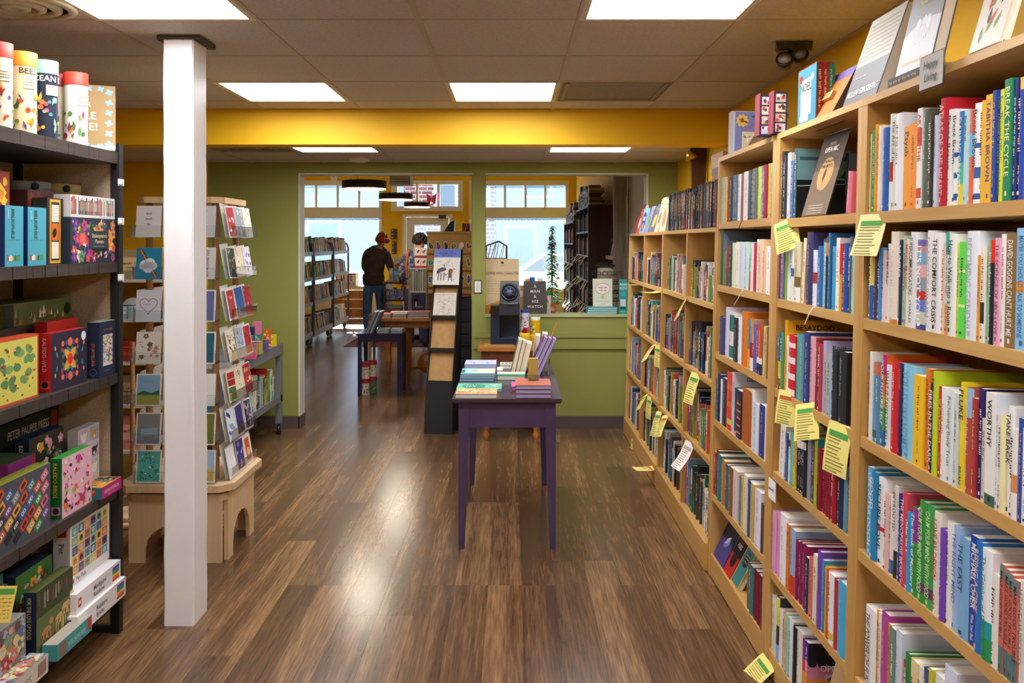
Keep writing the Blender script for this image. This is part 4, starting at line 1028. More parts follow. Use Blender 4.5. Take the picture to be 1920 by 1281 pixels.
# slipcase set
t = thing('boxed_set','blue slipcase of holiday books beside the orange poetry sign','book set',MR @ Matrix.Translation((.012,2.71,TOP + .0004)))
m = MB(); m.box(0,.003,0,.17,0,.19,'3f7f96'); m.box(.058,.061,0,.17,0,.19,'3f7f96'); m.box(0,.061,.003,.17,.187,.19,'b0302c'); m.box(0,.061,.003,.17,0,.003,'3f7f96'); part('slipcase',m,PRINT,t,local=True)
q = MB(); fr = Fr((0,.17,0),(0,-1,0),(0,0,1)); fr.rect(q,.03,.125,.03,.15,'ece6da'); fr.rect(q,.02,.1,.01,.03,'d8d8d4'); fr.disc(q,.03,.155,.015,'c02a2a',2); fr.disc(q,.14,.15,.012,'e8e4dc',2); fr.text(q,'NOEL',.078,.11,.028,'3a4a4a','c',k=3); part('case_print',q,PRINT,t,local=True)
for i,c in enumerate(('8a3a22','b8202a','3f8a50')):
    m = MB(); m.box(.004 + .018 * i,.021 + .018 * i,.001,.165,.004,.186,c); b = part('volume',m,PRINT,t,local=True)
    q = MB(); fr = Fr((.0125 + .018 * i,.001,.095),(0,0,-1),(1,0,0)); fr.bars(q,-.07,.06,-.004,.008,'e8d8a0',random.Random(i),1.5); part('lettering',q,PRINT,b,local=True)
# two film-strip boxes
for i,(pxx,lab) in enumerate(((1424,'navy photo-strip gift box beside the brown sign on the bookcase top'),(1450,'taller navy photo-strip gift box beside the blue slipcase on the bookcase top'))):
    yy = 3.12 - .07 * i
    x0 = (pxx - CX) * yy / F - XB0 - TOP * SL; w = 25.0 * yy / F; hh = .152
    t = thing('photo_box',lab,'gift box',MR @ Matrix.Translation((x0,yy,TOP + .0004 + .001)),'photo-strip boxes on the bookcase')
    m = MB(); m.box(0,w,0,.055,0,hh,'262a44'); m.box(-.003,0,-.002,.055,0,hh + .004,'8a3a44'); part('box',m,PRINT,t,local=True)
    q = MB(); fr = Fr((0,0,0),(1,0,0),(0,0,1)); r = random.Random(i)
    for j,c in enumerate(('c0b8c8','b89a86','d8c4ac','b8b4ac')):
        fr.rect(q,.006,w - .006,.006 + j * .036,.036 + j * .036,c,1)
        for n_ in range(4): fr.disc(q,r.uniform(.012,w - .012),r.uniform(.012,.03) + j * .036,.006,r.choice(('c0302a','3a3a40','f0e4d0','7a4a3a')),2 + .1 * n_,7)
    part('photo_print',q,PRINT,t,local=True)
# brown wedge sign
def d_cls(fr,q,w,h): fr.rect(q,0,w,0,h,'6a4c30')
o = face_out(3.50,3.30,TOP,.15,30,.04,'4f3a26',d_cls,'brown wedge sign with a wooden plaque between flower book and photo boxes',name='shelf_sign',cat='sign',mt=MATTE)
m = MB(); m.box(.05,.17,-.012,0,.05,.075,'b8935a'); pl = part('plaque',m,MATS['pale_wood'],o,local=True)
q = MB(); Fr((.11,-.012,.056),(1,0,0),(0,0,1)).text(q,'CLASSICS',0,0,.012,'6a4a20','c',.1,sp=.05); part('lettering',q,PRINT,pl,local=True)
# blue flower book facing the doorway side
def d_flow(fr,q,w,h):
    fr.rect(q,0,w,0,h,'7278a8'); fr.flower(q,w * .2,h * .78,.03,'dcae52','7a5a20',2,9); fr.line(q,w * .2,h * .1,w * .2,h * .7,.002,'4a6a4a',1.5)
    fr.rect(q,w * .2,w * .85,h * .03,h * .5,'c8bfa0',2)
    r = random.Random(3)
    for i in range(18): fr.leaf(q,w * (.28 + .5 * r.random()),h * (.06 + .35 * r.random()),.016,.008,r.uniform(0,6),r.choice(('7a4a5a','4a6a4a','d8a0a8','e8e0d0')),3 + i * .03)
    for i in range(5): fr.disc(q,w * (.3 + .12 * i),h * (.55 + .06 * (i % 3)),.005,'b84a5a',2)
    fr.leaf(q,w * .45,h * .88,.06,.014,0.1,'3a5a4a',2)
m = MB(); m.box(0,.15,0,.003,0,.172,'7278a8'); m.box(0,.15,.035,.038,0,.172,'7278a8'); m.box(0,.003,.003,.035,0,.172,'d0cfd4')
o = solo('book',m,PRINT,'blue flower-patterned book standing on the end of a bookcase top','book',MR @ Matrix.Translation((-.012 + .01,3.64,TOP + .0004)),local=True)
p = MB(); p.box(.003,.147,.003,.035,.003,.169,'e9e2d2'); part('page_block',p,PAPER,o,local=True)
q = MB(); d_flow(Fr((0,0,0),(1,0,0),(0,0,1)),q,.15,.172); part('cover_print',q,PRINT,o,local=True)
m = MB(); m.box(0,.15,0,.05,0,.185,'c6c4c8'); solo('book',m,PRINT,'plastic-wrapped pale book standing behind the blue flower book','book',MR @ Matrix.Translation((-.002,3.70,TOP + .0004)),local=True)

# ---- yellow shelf notes
NOTE = mat('note_paper',None,rough=.8)
NOTEN = [0]
def note(pxx,py,lab,head='4f9a3c',w=.095,ln=.12,out=20.0,roll=0.0,curl=10.0,colr='f0df7c',yaw=12):
    """paper strip taped over a shelf edge; pxx,py = middle of its top edge in the photo"""
    y = case_y(pxx,1.0,0); z = case_z(py,y,0); y = case_y(pxx,z,0)
    M = MR @ Matrix.Translation((-.0015,y,z)) @ Matrix.Rotation(math.radians(yaw),4,'Z') @ Matrix.Rotation(math.radians(roll),4,'X')
    m = MB(); q = MB(); n = 7
    P = [(.003,.0015),(.0,.0015)]
    p = Vector((0,.0015))
    for i in range(n):
        d_ = Vector((math.cos(math.radians(270) - math.radians(out) + math.radians(curl * i / n)),math.sin(math.radians(270) - math.radians(out) + math.radians(curl * i / n))))
        p = p + d_ * (ln / n); P.append((p.x,p.y))
    for (xa,za),(xb,zb) in zip(P[:-1],P[1:]):
        nrm = Vector((zb - za,0,-(xb - xa))).normalized() * .0006
        a4 = [Vector((xa,w / 2,za)),Vector((xa,-w / 2,za)),Vector((xb,-w / 2,zb)),Vector((xb,w / 2,zb))]
        m.face([v + nrm for v in a4],colr,True); m.face([v - nrm for v in a4][::-1],colr,True)
    def strip(i,f0,f1,g0,g1,c):
        (xa,za),(xb,zb) = P[i],P[i + 1]
        nrm = Vector((-(za - zb),0,xa - xb)).normalized()
        if nrm.x > 0: nrm = -nrm
        nrm *= .0012
        A = lambda f,g: Vector((xa + (xb - xa) * f,w / 2 - w * g,za + (zb - za) * f)) + nrm
        q.face([A(f1,g0),A(f1,g1),A(f0,g1),A(f0,g0)],c)
    strip(2,.1,.95,.1,.9,head)
    r = random.Random(NOTEN[0])
    for i in range(3,len(P) - 1):
        for f in (.15,.6):
            strip(i,f,f + .16,.1,r.uniform(.55,.9),'8a7c3a')
    o = solo('shelf_note',m,NOTE,lab,'note',M,'handwritten notes taped to the bookcase shelves',local=True)
    part('note_print',q,NOTE,o,local=True)
    NOTEN[0] += 1
note(1640,402,'yellow note with green heading under the row with the tall red book',out=12,curl=-8,ln=.115,w=.115,colr='f0e6a0')
note(1474,413,'slanted yellow note with green heading beside the open mic sign',out=24,roll=-20,ln=.12,yaw=42)
note(1480,735,'yellow note with red heading below the red book with white triangles','c0562a',out=14,ln=.115,w=.085,yaw=28)
note(1516,757,'slanted yellow note with green heading next to the red-headed note',out=26,roll=-16,ln=.12,yaw=34)
note(1578,797,'big yellow note with green heading above the row of dark red volumes',out=12,ln=.145,w=.115)
note(1442,1222,'yellow note with green heading at the foot of the tall bookcases',out=48,roll=10,ln=.12)
note(1286,563,'slanted yellow note under the purple covered book',out=38,roll=-30,ln=.14,w=.07)
note(1227,646,'yellow note with red heading on the green wall bookcase, second shelf','d0703a',out=42,roll=-20,ln=.14,w=.10)
note(1235,648,'yellow note with green heading hanging straight beside a red-headed one',out=6,ln=.14,w=.10)
note(1306,700,'curled yellow note with green heading on the low bookcase, middle shelf',out=20,ln=.16,w=.11)
note(1212,737,'slanted yellow note over the lowest row by the green wall',out=40,roll=-24,ln=.13)
note(1219,741,'yellow note hanging straight beside a slanted one above the lowest row',out=8,ln=.15,w=.09)
note(1237,768,'yellow note with green heading paired with a red-headed one, low shelf',out=22,roll=-8,ln=.16)
note(1249,775,'yellow note with red heading paired with a green-headed one, low shelf','d0602a',out=30,roll=-14,ln=.14,w=.10)
note(1190,815,'small yellow note on the kick board near the green wall',out=10,ln=.15,w=.10)
note(1228,868,'yellow note sticking out flat from the kick board','d0602a',out=84,curl=-12,ln=.14)
note(1294,825,'curled white note on the low bookcase above the lowest row','b0a0a0',out=18,curl=-30,ln=.16,w=.11,colr='efe6e0')
note(1195,535,'yellow note sticking out flat from the first shelf by the window','e8d060',out=86,curl=-12,ln=.13,w=.08)
note(1236,548,'yellow note sticking out flat next to the dark book with the moon','e8d060',out=80,curl=-20,ln=.13,w=.10)
t = thing('shelf_tag','small white card with handwriting on an upright edge low down','sign',MR @ Matrix.Translation((-.001,case_y(1449,.7,0),case_z(911,3.05,0))))
m = MB(); m.box(-.0015,0,-.04,.04,-.04,.03,'f0eeec'); part('card',m,PAPER,t,local=True)
q = MB(); Fr((-.0016,.03,-.01),(0,-1,0),(0,0,1)).bars(q,0,.055,.0,.012,'6a6458',random.Random(6)); part('lettering',q,PRINT,t,local=True)
# ribbons and the lime bookmark
def ribbon(pts,r,colr,lab):
    m = MB(); m.tube(pts,r,6,colr); solo('bookmark_ribbon',m,CLOTH,lab,'bookmark',group='bookmarks hanging from books')
y = case_y(1398,1.33,.01); X = XB0 + 1.34 * SL
ribbon([(X + .03,y,1.36),(X - .004,y,1.362),(X - .012,y + .02,1.335),(X - .02,y + .06,1.30)],.0018,'efe6d8','white ribbon hanging from the row with the green landscape cover')
y = case_y(1533,1.33,.01)
ribbon([(X + .02,y,1.352),(X - .004,y,1.356),(X - .015,y + .01,1.33),(X - .02,y + .03,1.30)],.0022,'efe6d8','white ribbon hanging from the row of blue books')
y = case_y(1394,1.65,.01); X = XB0 + 1.64 * SL
ribbon([(X + .02,y - .02,1.648),(X - .003,y - .02,1.65),(X - .004,y + .0,1.635),(X - .006,y + .03,1.607)],.0015,'2a2420','thin black ribbon over the edge of the uppermost shelf')
y = case_y(1532,1.1,.0); X = XB0 + 1.1 * SL
m = MB(); m.box(-.002,0,-.007,.007,0,.2,'6fd83a'); m.box(-.006,-.004,-.007,.007,-.045,.005,'6fd83a'); m.box(-.006,0,-.007,.007,-.001,.001,'6fd83a')
solo('bookmark_ribbon',m,CLOTH,'lime green ribbon bookmark running down a dark red spine','bookmark',Matrix.Translation((X + .010,y,1.035)),'bookmarks hanging from books',local=True)

# ---- the many smaller books: low cases, rolling trucks, street-side cases (one heap of stuff, filled as they are built)
HEAP = MB()
PAL = ['2a2c36','3a3f4a','20242c','5a3a2a','7a2a2a','b03a34','d8562a','e8a030','e6d8c0','f0ece4','d9d2c4','c8c8cc','8fa8b8','4a7a98','2f5a8a','2a3a70','5a3a80','8a5a98','c86a9a','e0a0b0','5a8a5a','2f6a4a','88a848','c8c050','40989a','9acac8','6a6a6a','4a4440','15171c','93463a','b89060','f4f2ee','35506a','1d1d28']
def heap_book(M,t,h,w,col,rnd,bars=True):
    m = HEAP
    th = min(.002,t * .15)
    m.box(0,.002,-t / 2,t / 2,0,h,col,M); m.box(.002,w,-t / 2,-t / 2 + th,0,h,col,M); m.box(.002,w,t / 2 - th,t / 2,0,h,col,M)
    m.box(.002,w - .003,-t / 2 + th,t / 2 - th,.002,h - .003,rnd.choice(('efe6d0','f0eadc','e2d4b8')),M)
    lum = sum(int(col[i:i + 2],16) for i in (0,2,4))
    lc = rnd.choice(('2a2a2a','8a2a2a','2a4a7a','4a3a2a')) if lum > 380 else rnd.choice(('f0e8d8','e8c870','d8dce0','e89a6a'))
    def qd(y0,y1,z0,z1,c): m.face([M @ Vector((-.0007,y1,z0)),M @ Vector((-.0007,y0,z0)),M @ Vector((-.0007,y0,z1)),M @ Vector((-.0007,y1,z1))],c)
    r = rnd.random()
    if r < .35: qd(-t / 2,t / 2,h * .0,h * rnd.uniform(.15,.4),rnd.choice(PAL))
    elif r < .55: qd(-t / 2,t / 2,h * .6,h * rnd.uniform(.7,1),rnd.choice(PAL))
    if bars:
        z = h * rnd.uniform(.80,.93); e = h * rnd.uniform(.35,.55)
        while z > e:
            l = h * rnd.uniform(.03,.1); qd(-t * .24,t * .24,z - l,z,lc); z -= l + h * .02
        qd(-t * .2,t * .2,h * .05,h * .1,lc)
def heap_row(M0,y0,y1,z,h0,h1,rnd,w=.15,a=.02,tmin=.010,tmax=.03,lean=0.0,pal=PAL,gaps=.0):
    """run of upright books from y1 back to y0 in the frame M0 (x into the shelf)"""
    y = y1 - .002
    while True:
        t = rnd.uniform(tmin,tmax)
        if y - t < y0: break
        h = rnd.uniform(h0,h1)
        M = M0 @ Matrix.Translation((a + rnd.uniform(0,.02),y - t / 2,z + .0005))
        if lean: M = M @ Matrix.Translation((0,-t / 2,0)) @ Matrix.Rotation(math.radians(lean + rnd.uniform(-3,3)),4,'X') @ Matrix.Translation((0,t / 2,0))
        heap_book(M,t,h,min(w,h * .72),rnd.choice(pal),rnd)
        y -= t + .0007 + (gaps * rnd.random() if gaps else 0)
rnd = random.Random(77)
cols = [(3.965,4.59),(4.617,5.31),(5.355,6.077),(6.103,6.846)]
# heights per cell (far .. near): rows from the top
for ci,(a,b) in enumerate(cols):
    for ri,z in enumerate(SLO):
        hmax = [.235,.26,.27,.27][ri] if ci else [.20,.25,.26,.27][ri]
        heap_row(MR,a + .004,b - .002,z,hmax - .07,hmax,rnd,.17)
for z in SA[:5]:   # books going on past the edge of the picture
    heap_row(MR,1.395,[1.562,1.564,1.533,1.512,1.6][SA.index(z)],z,.2,.25,rnd,.16)
heap_row(MR,1.395,2.27,SA[5],.19,.25,rnd,.16)
# on top of the low cases
heap_row(MR,3.96,5.25,1.625,.205,.235,rnd,.2,.01,.006,.016,0,['2a2c30','3a3a3c','55524c','1f2a38','8a7a60','4a3a30','2f4a5a','6a6258','7a2a2a','20242a'])

# leaning and stacked books on top of the low cases by the green wall
def d_sup(fr,q,w,h): fr.rect(q,0,w,0,h,'e8c890'); fr.text(q,'SUPERNATURAL',w * .5,h * .8,h * .07,'6a3a2a','c',w * .9,k=2)
def d_sou(fr,q,w,h):
    fr.rect(q,0,w,0,h,'7ac0d0'); fr.disc(q,w * .5,h * .45,w * .4,'4a2a80',1.4,16,h * .4); fr.disc(q,w * .52,h * .26,w * .2,'d88a60',2,10,h * .16); fr.rect(q,w * .25,w * .75,h * .5,h * .66,'e8b0c8',2)
def d_cov(c,c2):
    def f(fr,q,w,h): fr.rect(q,0,w,0,h,c); fr.disc(q,w * .5,h * .4,w * .28,c2,1.5,9); fr.bars(q,w * .15,w * .85,h * .8,h * .05,c2,random.Random(len(c)),2)
    return f
ZL0 = 1.6254
for yf,yn,h,le,t_,c,dr,lab in ((6.84,6.62,.25,20,.03,'6a4a40',d_cov('7a5a4e','c85a3a'),'brown book leaning on a small easel at the window end of the low bookcases'),(6.58,6.42,.2,14,.012,'d8503a',d_cov('d8503a','f0e8d8'),'red starry picture book leaning on top of the low bookcases'),(6.40,6.18,.19,12,.012,'7ac0d0',d_sou,'picture book with a purple oval leaning on top of the low bookcases'),
                             (6.14,5.98,.2,16,.02,'6a8a9a',d_cov('8a7a9a','4a8a5a'),'mauve book leaning on top of the low bookcases'),(5.94,5.76,.21,18,.02,'5a5a60',d_cov('5a5e78','d8b03a'),'slate book with a yellow bird leaning on top of the low bookcases'),(5.72,5.56,.24,14,.03,'c8a888',d_cov('d0b090','8a6a4a'),'tan book leaning on top of the low bookcases'),(5.52,5.30,.215,8,.05,'e0c8a0',d_cov('e4d0ac','b89a70'),'cream thick book standing on top of the low bookcases')):
    face_out(yf,yn,ZL0,h,le,t_,c,dr,lab,a=.008)
face_out(6.32,6.0,ZL0,.265,10,.012,'e8c890',d_sup,'tall cream book behind the purple oval picture book on the low bookcases',a=.12)
for k in range(4):
    m = MB(); m.box(0,.16,0,.24,0,.034,('8a5a34','5a4434','b08a5c','a87a4a')[k]); solo('book',m,PRINT,'brown book laid flat on the black magazines atop the low bookcases, %s up' % ORD[k],'book',MR @ Matrix.Translation((.05,4.02 + .01 * k,1.8605 + .0345 * k)),'books laid flat atop the low bookcases',local=True)
m = MB(); m.hexa([(-.05,-.02,-.25),(.04,-.02,-.25),(.04,.02,-.25),(-.05,.02,-.25),(-.06,-.02,.2),(.05,-.02,.2),(.05,.02,.2),(-.06,.02,.2)],'4a2c18')
t = thing('wall_clamp','dark wooden board with a small lamp clipped to it on the yellow wall','wall lamp',(XR - .06,5.95,2.03)); part('board',m,MATTE,t,local=True)
m = MB(); m.lathe([(.012,.06),(.02,.05),(.045,0),(.042,0),(.0,.03)],n=14,col='d8b84a',M=Matrix.Translation((-.06,-.03,.12)) @ Matrix.Rotation(math.radians(-25),4,'Y')); part('lamp_shade',m,METAL,t,local=True)

# ================================================================ PUZZLE SHELVES (far side of the aisle)
XF_,XBk = -1.57,-1.99
RUST = wood('rustic_board','1d1611','5a4a3c',5.0,'Y',.7,grain=14,mid='392d24')
BLACK = mat('black_steel',None,rough=.45,noise=(30,.1))
def ly(pxx,X): return X * F / (pxx - CX)
Y0s,Y1s = 1.72,3.335
puz = thing('puzzle_shelf','black steel rack with rough dark wooden shelves full of puzzles','shelf',(XF_,Y0s,0))
SZ = (1.92,1.483,1.04,.585,.163)
r = random.Random(11)
for z in SZ:
    m = MB(); th = .046 if z > 1.9 else .04
    n = 44; ys = [Y0s + (Y1s - Y0s) * i / n for i in range(n + 1)]
    # saw-marked front edge: shallow vertical steps
    off = [r.uniform(0,.004) for _ in range(n)]
    m.box(XBk + .01,XF_ - .006,Y0s,Y1s,z - th,z,'3a2e25')
    for i in range(n): m.box(XF_ - .006,XF_ - off[i],ys[i],ys[i + 1],z - th,z - off[i] * .3,'3a2e25')
    part('shelf_board',m,RUST,puz)
for y in (Y0s - .03,Y1s + .002):
    for x in (XF_ - .03,XBk):
        m = MB(); m.box(x,x + .034,y,y + .034,0,1.955 if x > -1.8 else 1.93,'1b1a1c'); part('post',m,BLACK,puz)
    m = MB()
    for z in SZ: m.box(XBk + .034,XF_ - .03,y + .006,y + .028,z - .036,z - .004,'1b1a1c')
    m.box(XBk + .034,XF_ - .03,y + .006,y + .028,.0,.026,'1b1a1c'); part('end_rail',m,BLACK,puz)
LINEN = mat('linen_panel',None,rough=.9,noise=(120,.12),bump=(260,.4))
m = MB(); m.box(XBk + .036,XF_ - .032,Y1s + .012,Y1s + .024,.04,1.875,'b59f82'); part('end_panel',m,LINEN,puz,label='beige linen-look end panel')
m = MB(); m.box(XBk - .012,XBk - .001,Y0s,Y1s,.04,1.89,'b59f82'); part('back_panel',m,LINEN,puz)
for z in (1.80,1.645,1.42):
    m = MB(); m.box(XF_ + .002,XF_ + .016,Y1s - .004,Y1s + .02,z - .014,z + .014,'d8dadc'); m.box(XF_ + .006,XF_ + .022,Y1s - .01,Y1s + .004,z - .008,z + .004,'eceeee'); part('clip',m,GLOSS,puz)

def gbox(name,label,X,ya,yb,z,h,th,col,front=None,side=None,topc=None,lid=None,cat='puzzle box',group='puzzles on the black rack',top=None):
    """box whose big face looks across the aisle (+X); ya = end towards the room, side face looks to -Y"""
    m = MB(); m.box(X - th,X,ya,yb,z,z + h,col)
    if topc: m.box(X - th + .0005,X - .0005,ya + .0005,yb - .0005,z + h,z + h + .0006,topc)
    o = solo(name,m,PRINT,label,cat,(X,ya,z),group)
    if front:
        q = MB(); front(Fr((X,ya,z),(0,1,0),(0,0,1),.0006),q,yb - ya,h); part('front_print',q,PRINT,o)
    if side:
        q = MB(); side(Fr((X - th,ya,z),(1,0,0),(0,0,1),.0006),q,th,h); part('side_print',q,PRINT,o)
    if top:
        q = MB(); top(Fr((X,ya,z + h),(0,1,0),(-1,0,0),.001),q,yb - ya,th); part('top_print',q,PRINT,o)
    return o
def vtext(fr,q,t,w,h,size,col,y0=.9,x=.5,maxw=None):
    """text running down a narrow face"""
    f2 = Fr(fr.p(w * x,h * y0,0),-fr.v,fr.u,fr.lift)
    f2.text(q,t,0,-size / 2,size,col,'l',maxw or h * .8,k=2.2)
def confetti(c0,cols,n,seed,big=.02,shapes='dlf'):
    def f(fr,q,w,h):
        r = random.Random(seed); fr.rect(q,.0,w,.0,h,c0,1)
        for i in range(n):
            x,y,c,k,s = r.uniform(.03 * w,.97 * w),r.uniform(.04 * h,.96 * h),r.choice(cols),1.3 + .02 * i,r.uniform(.5,1) * big
            x = min(max(x,s),w - s); y = min(max(y,s),h - s)
            t = r.choice(shapes)
            if t == 'd': fr.disc(q,x,y,s * .6,c,k,8,s * r.uniform(.3,.6),r.uniform(0,3))
            elif t == 'l': fr.leaf(q,x,y,s * 1.0,s * .5,r.uniform(0,6.28),c,k)
            elif t == 'f': fr.flower(q,x,y,s,c,r.choice(cols),k,5,r.uniform(0,1))
            elif t == 'r':
                a = r.uniform(-.7,-.4); ca,sa = math.cos(a),math.sin(a)
                fr.poly(q,[(x + (u * ca - v * sa) * s,y + (u * sa + v * ca) * s) for u,v in ((-.9,-.5),(.9,-.5),(.9,.5),(-.9,.5))],c,k)
    return f
# ---- puzzle tubes on the top board
def tube(cx_px,X,lid,body,seed,label,text='',cols=()):
    y = ly(cx_px,X); R = .042; hh = .272
    t = thing('puzzle_tube',label,'puzzle tube',(X,y,SZ[0]),'cardboard puzzle tubes')
    m = MB(); m.lathe([(R - .001,.0005),(R - .001,hh - .045)],n=26,col=body); part('body',m,PRINT,t,local=True)
    m = MB(); m.lathe([(R + .0008,hh - .047),(R + .0008,hh),(R - .004,hh + .001),(0,hh + .001)],n=26,col=lid); part('lid',m,PRINT,t,local=True)
    q = MB(); r = random.Random(seed)
    def at(a,z,k=.0004): return Vector(((R + k) * math.cos(a),(R + k) * math.sin(a),z))
    base = math.radians(-50)        # side seen from the aisle
    for i in range(26):
        a = base + r.uniform(-1.7,1.7); z = r.uniform(.01,.125); s = r.uniform(.007,.02); c = r.choice(cols); k = .0006 + .00004 * i
        typ = r.random()
        if typ < .5:
            L_ = s * 2.2; w = s * .35; dz = L_; da = r.uniform(-.25,.25)
            q.face([at(a,z,k),at(a + da / 2 + w / R,min(z + dz * .5,.20),k),at(a + da,min(z + dz,.215),k),at(a + da / 2 - w / R,min(z + dz * .45,.2),k)],c)
        else:
            q.face([at(a + s / R * .6 * math.cos(g * 1.047),z + s * .6 * math.sin(g * 1.047) + s,k) for g in range(6)],c)
    def lab(a0,a1,z0,z1,c,k):
        n = 6
        for i in range(n):
            u,v = a0 + (a1 - a0) * i / n,a0 + (a1 - a0) * (i + 1) / n
            q.face([at(u,z0,k),at(v,z0,k),at(v,z1,k),at(u,z1,k)],c)
    lab(base - .1,base + .9,.15,.185,'f2e4c8',.0022)
    r2 = random.Random(seed)
    for j in range(3):
        aa = base
        while aa < base + .75:
            wdt = r2.uniform(.03,.07); lab(aa,aa + wdt,.158 + .009 * j,.1625 + .009 * j,'7a6a50',.0026); aa += wdt + .03
    if text:
        dark = body < '5'
        tc = 'f0e8d8' if dark else '3a3028'
        aa = base + .2 - .5 * text_w(text) * .02 / .72 / R
        for ch in text:
            gv,gf,adv = glyph(ch)
            if gf: q.idx([at(aa + u * .02 / .72 / R,.198 + v * .02 / .72,.0026) for u,v in gv],gf,tc)
            aa += adv * .02 / .72 / R
    part('tube_print',q,PRINT,t,local=True)
WARM = ['d8542a','4a7a3a','e8a030','7a4a8a','b02a2a','5a8a4a']
tube(-4,-1.632,'d9422f','f0e2c4',1,'red-lidded puzzle tube next to the orange-lidded one','',WARM)
tube(43,-1.632,'e8902a','f0dcae',2,'orange-lidded puzzle tube with corn, lavender and bees','BEES',['4a5a2a','5a4a8a','d0482a','d8a830','7a8a4a','c8882a'])
tube(84,-1.632,'7fc4a0','22283c',3,'mint-lidded dark puzzle tube with ocean creatures','OCEAN LIFE',['d0784a','4a8a88','c8607a','e0b84a','8ab0a0','b05a4a'])
tube(112,-1.712,'a83a34','e8d8b8',4,'dark red lidded puzzle tube tucked between the mint and red ones','',['4a8a7a','c0503a','8a5a3a','d8a040','6a9a6a'])
tube(142,-1.632,'d8402e','f0e6d0',5,'red-lidded puzzle tube with an orange lily, next to the kraft sign','',['d8642a','e07a30','5a8a4a','4a6a3a','9a3a6a'])
# kraft sign in a clear stand
M = Matrix.Translation((-1.60,3.305,SZ[0])) @ Matrix.Rotation(math.radians(25),4,'Z') @ Matrix.Rotation(math.radians(-17),4,'X')
t = thing('puzzle_sign','kraft paper sign with blue jigsaw pieces around white lettering, in a clear stand','sign',M)
m = MB(); m.box(-.25,.03,0,.004,.002,.285,'a08358'); part('board',m,PAPER,t,local=True)
m = MB(); m.box(-.252,.032,.005,.007,.001,.288,'ffffff'); m.box(-.252,.032,-.012,.05,.0,.002,'ffffff'); m.box(-.252,.032,-.012,-.010,.0,.02,'ffffff'); part('acrylic_stand',m,ACRYL,t,local=True)
q = MB(); fr = Fr((-.11,0,0),(1,0,0),(0,0,1),.0006)
for i,(tx,y,s) in enumerate((('TAKE US',.215,.019),('TO YOUR',.188,.019),('PUZZLE',.135,.032),('PALACE!',.088,.032))): fr.text(q,tx,-.005,y,s,'efe4cc','c',.19,k=1.5)
fr.bars(q,-.03,.03,.06,.006,'c8a050',random.Random(2))
def jig(x,y,s,a):
    for dx,dy,rr in ((0,0,1.0),(.72,0,.36),(-.72,0,.36),(0,.72,.36),(0,-.72,.36)):
        c,s_ = math.cos(a),math.sin(a); ex,ey = (dx * c - dy * s_) * s,(dx * s_ + dy * c) * s
        if rr == 1.0: fr.poly(q,[(x + (u * c - v * s_) * s * .5,y + (u * s_ + v * c) * s * .5) for u,v in ((-1,-1),(1,-1),(1,1),(-1,1))],'84b4d8',2)
        else: fr.disc(q,x + ex,y + ey,rr * s,'84b4d8',2.1,7)
for i in range(6): jig(.118,.03 + .045 * i,.015,i * .7); jig(-.122,.03 + .045 * i,.013,i * .9)
for i in range(5): jig(-.08 + .042 * i,.02,.013,i); jig(-.08 + .042 * i,.268,.013,i * 1.3)
part('sign_print',q,PRINT,t,local=True)
# ---- second board
z = SZ[1] + .0004
def d_bib(fr,q,w,h):
    fr.rect(q,0,w,0,h,'4aa6b8'); vtext(fr,q,'BIBLIOPHILE',w,h,.017,'22303c',.95,.42,h * .5); vtext(fr,q,'puzzle',w,h,.008,'d8eaf0',.93,.2,h * .3)
    fr.line(q,w * .15,h * .43,w * .8,h * .43,.001,'22303c',2)
    r = random.Random(2)
    for i in range(9): fr.rect(q,w * (.12 + .08 * i),w * (.185 + .08 * i),h * .09,h * (.16 + .03 * r.random()),r.choice(('d83a3a','f0c040','f4f0e8','3a4a8a','4a9a5a')),2)
def d_bs(fr,q,w,h): fr.rect(q,0,w,0,h,'1f3a78')
for a,b,k_ in ((9,44,'teal upright puzzle box with book lettering near the rack frame end'),(52,87,'teal upright puzzle box with book lettering beside the black raven box')):
    gbox('puzzle_box',k_,-1.60,ly(a,-1.60),ly(b,-1.60) - .002,z,.195,.10,'4aa6b8',d_bib,d_bs)
def d_raven(fr,q,w,h):
    fr.rect(q,0,w,0,h,'2a2620'); fr.rect(q,w * .17,w * .83,h * .02,h * .98,'d8a838',1.2); fr.rect(q,w * .24,w * .76,h * .06,h * .94,'2a2620',1.4)
    fr.rect(q,w * .28,w * .72,h * .64,h * .9,'efe6d6',1.6); fr.rect(q,w * .28,w * .72,h * .36,h * .62,'d86a22',1.6); fr.leaf(q,w * .36,h * .4,w * .4,w * .25,1.1,'1a1614',2); fr.rect(q,w * .28,w * .72,h * .09,h * .34,'efe2c8',1.6)
    for i in range(5): fr.bars(q,w * .33,w * .68,h * (.68 + .04 * i),h * .014,'6a6058',random.Random(i),2)
gbox('puzzle_box','black and gold puzzle box with a raven on an orange panel',-1.60,ly(88,-1.60),ly(118,-1.60),z,.232,.05,'2a2620',d_raven)
BL = ['d84a5a','e8a03a','5a3a8a','e8e0d0','c83a7a','3a6a4a','4a4a9a','e86a4a','6a9a5a','f0c850']
def d_shak(fr,q,w,h):
    confetti('25313c',BL,90,4,.028,'fl')(fr,q,w,h)
    fr.rect(q,w * .38,w * .80,h * .32,h * .72,'2a3b44',9); fr.text(q,"Shakespeare's",w * .59,h * .57,h * .09,'e0c890','c',w * .4,k=10); fr.text(q,'Flowers',w * .59,h * .44,h * .09,'e0c890','c',w * .3,k=10); fr.line(q,w * .48,h * .37,w * .7,h * .37,.001,'c8c0a8',10)
gbox('puzzle_box','dark puzzle box covered in bright flowers with gold lettering',-1.575,2.985,3.325,z,.168,.06,'25313c',d_shak,None,'303c46')
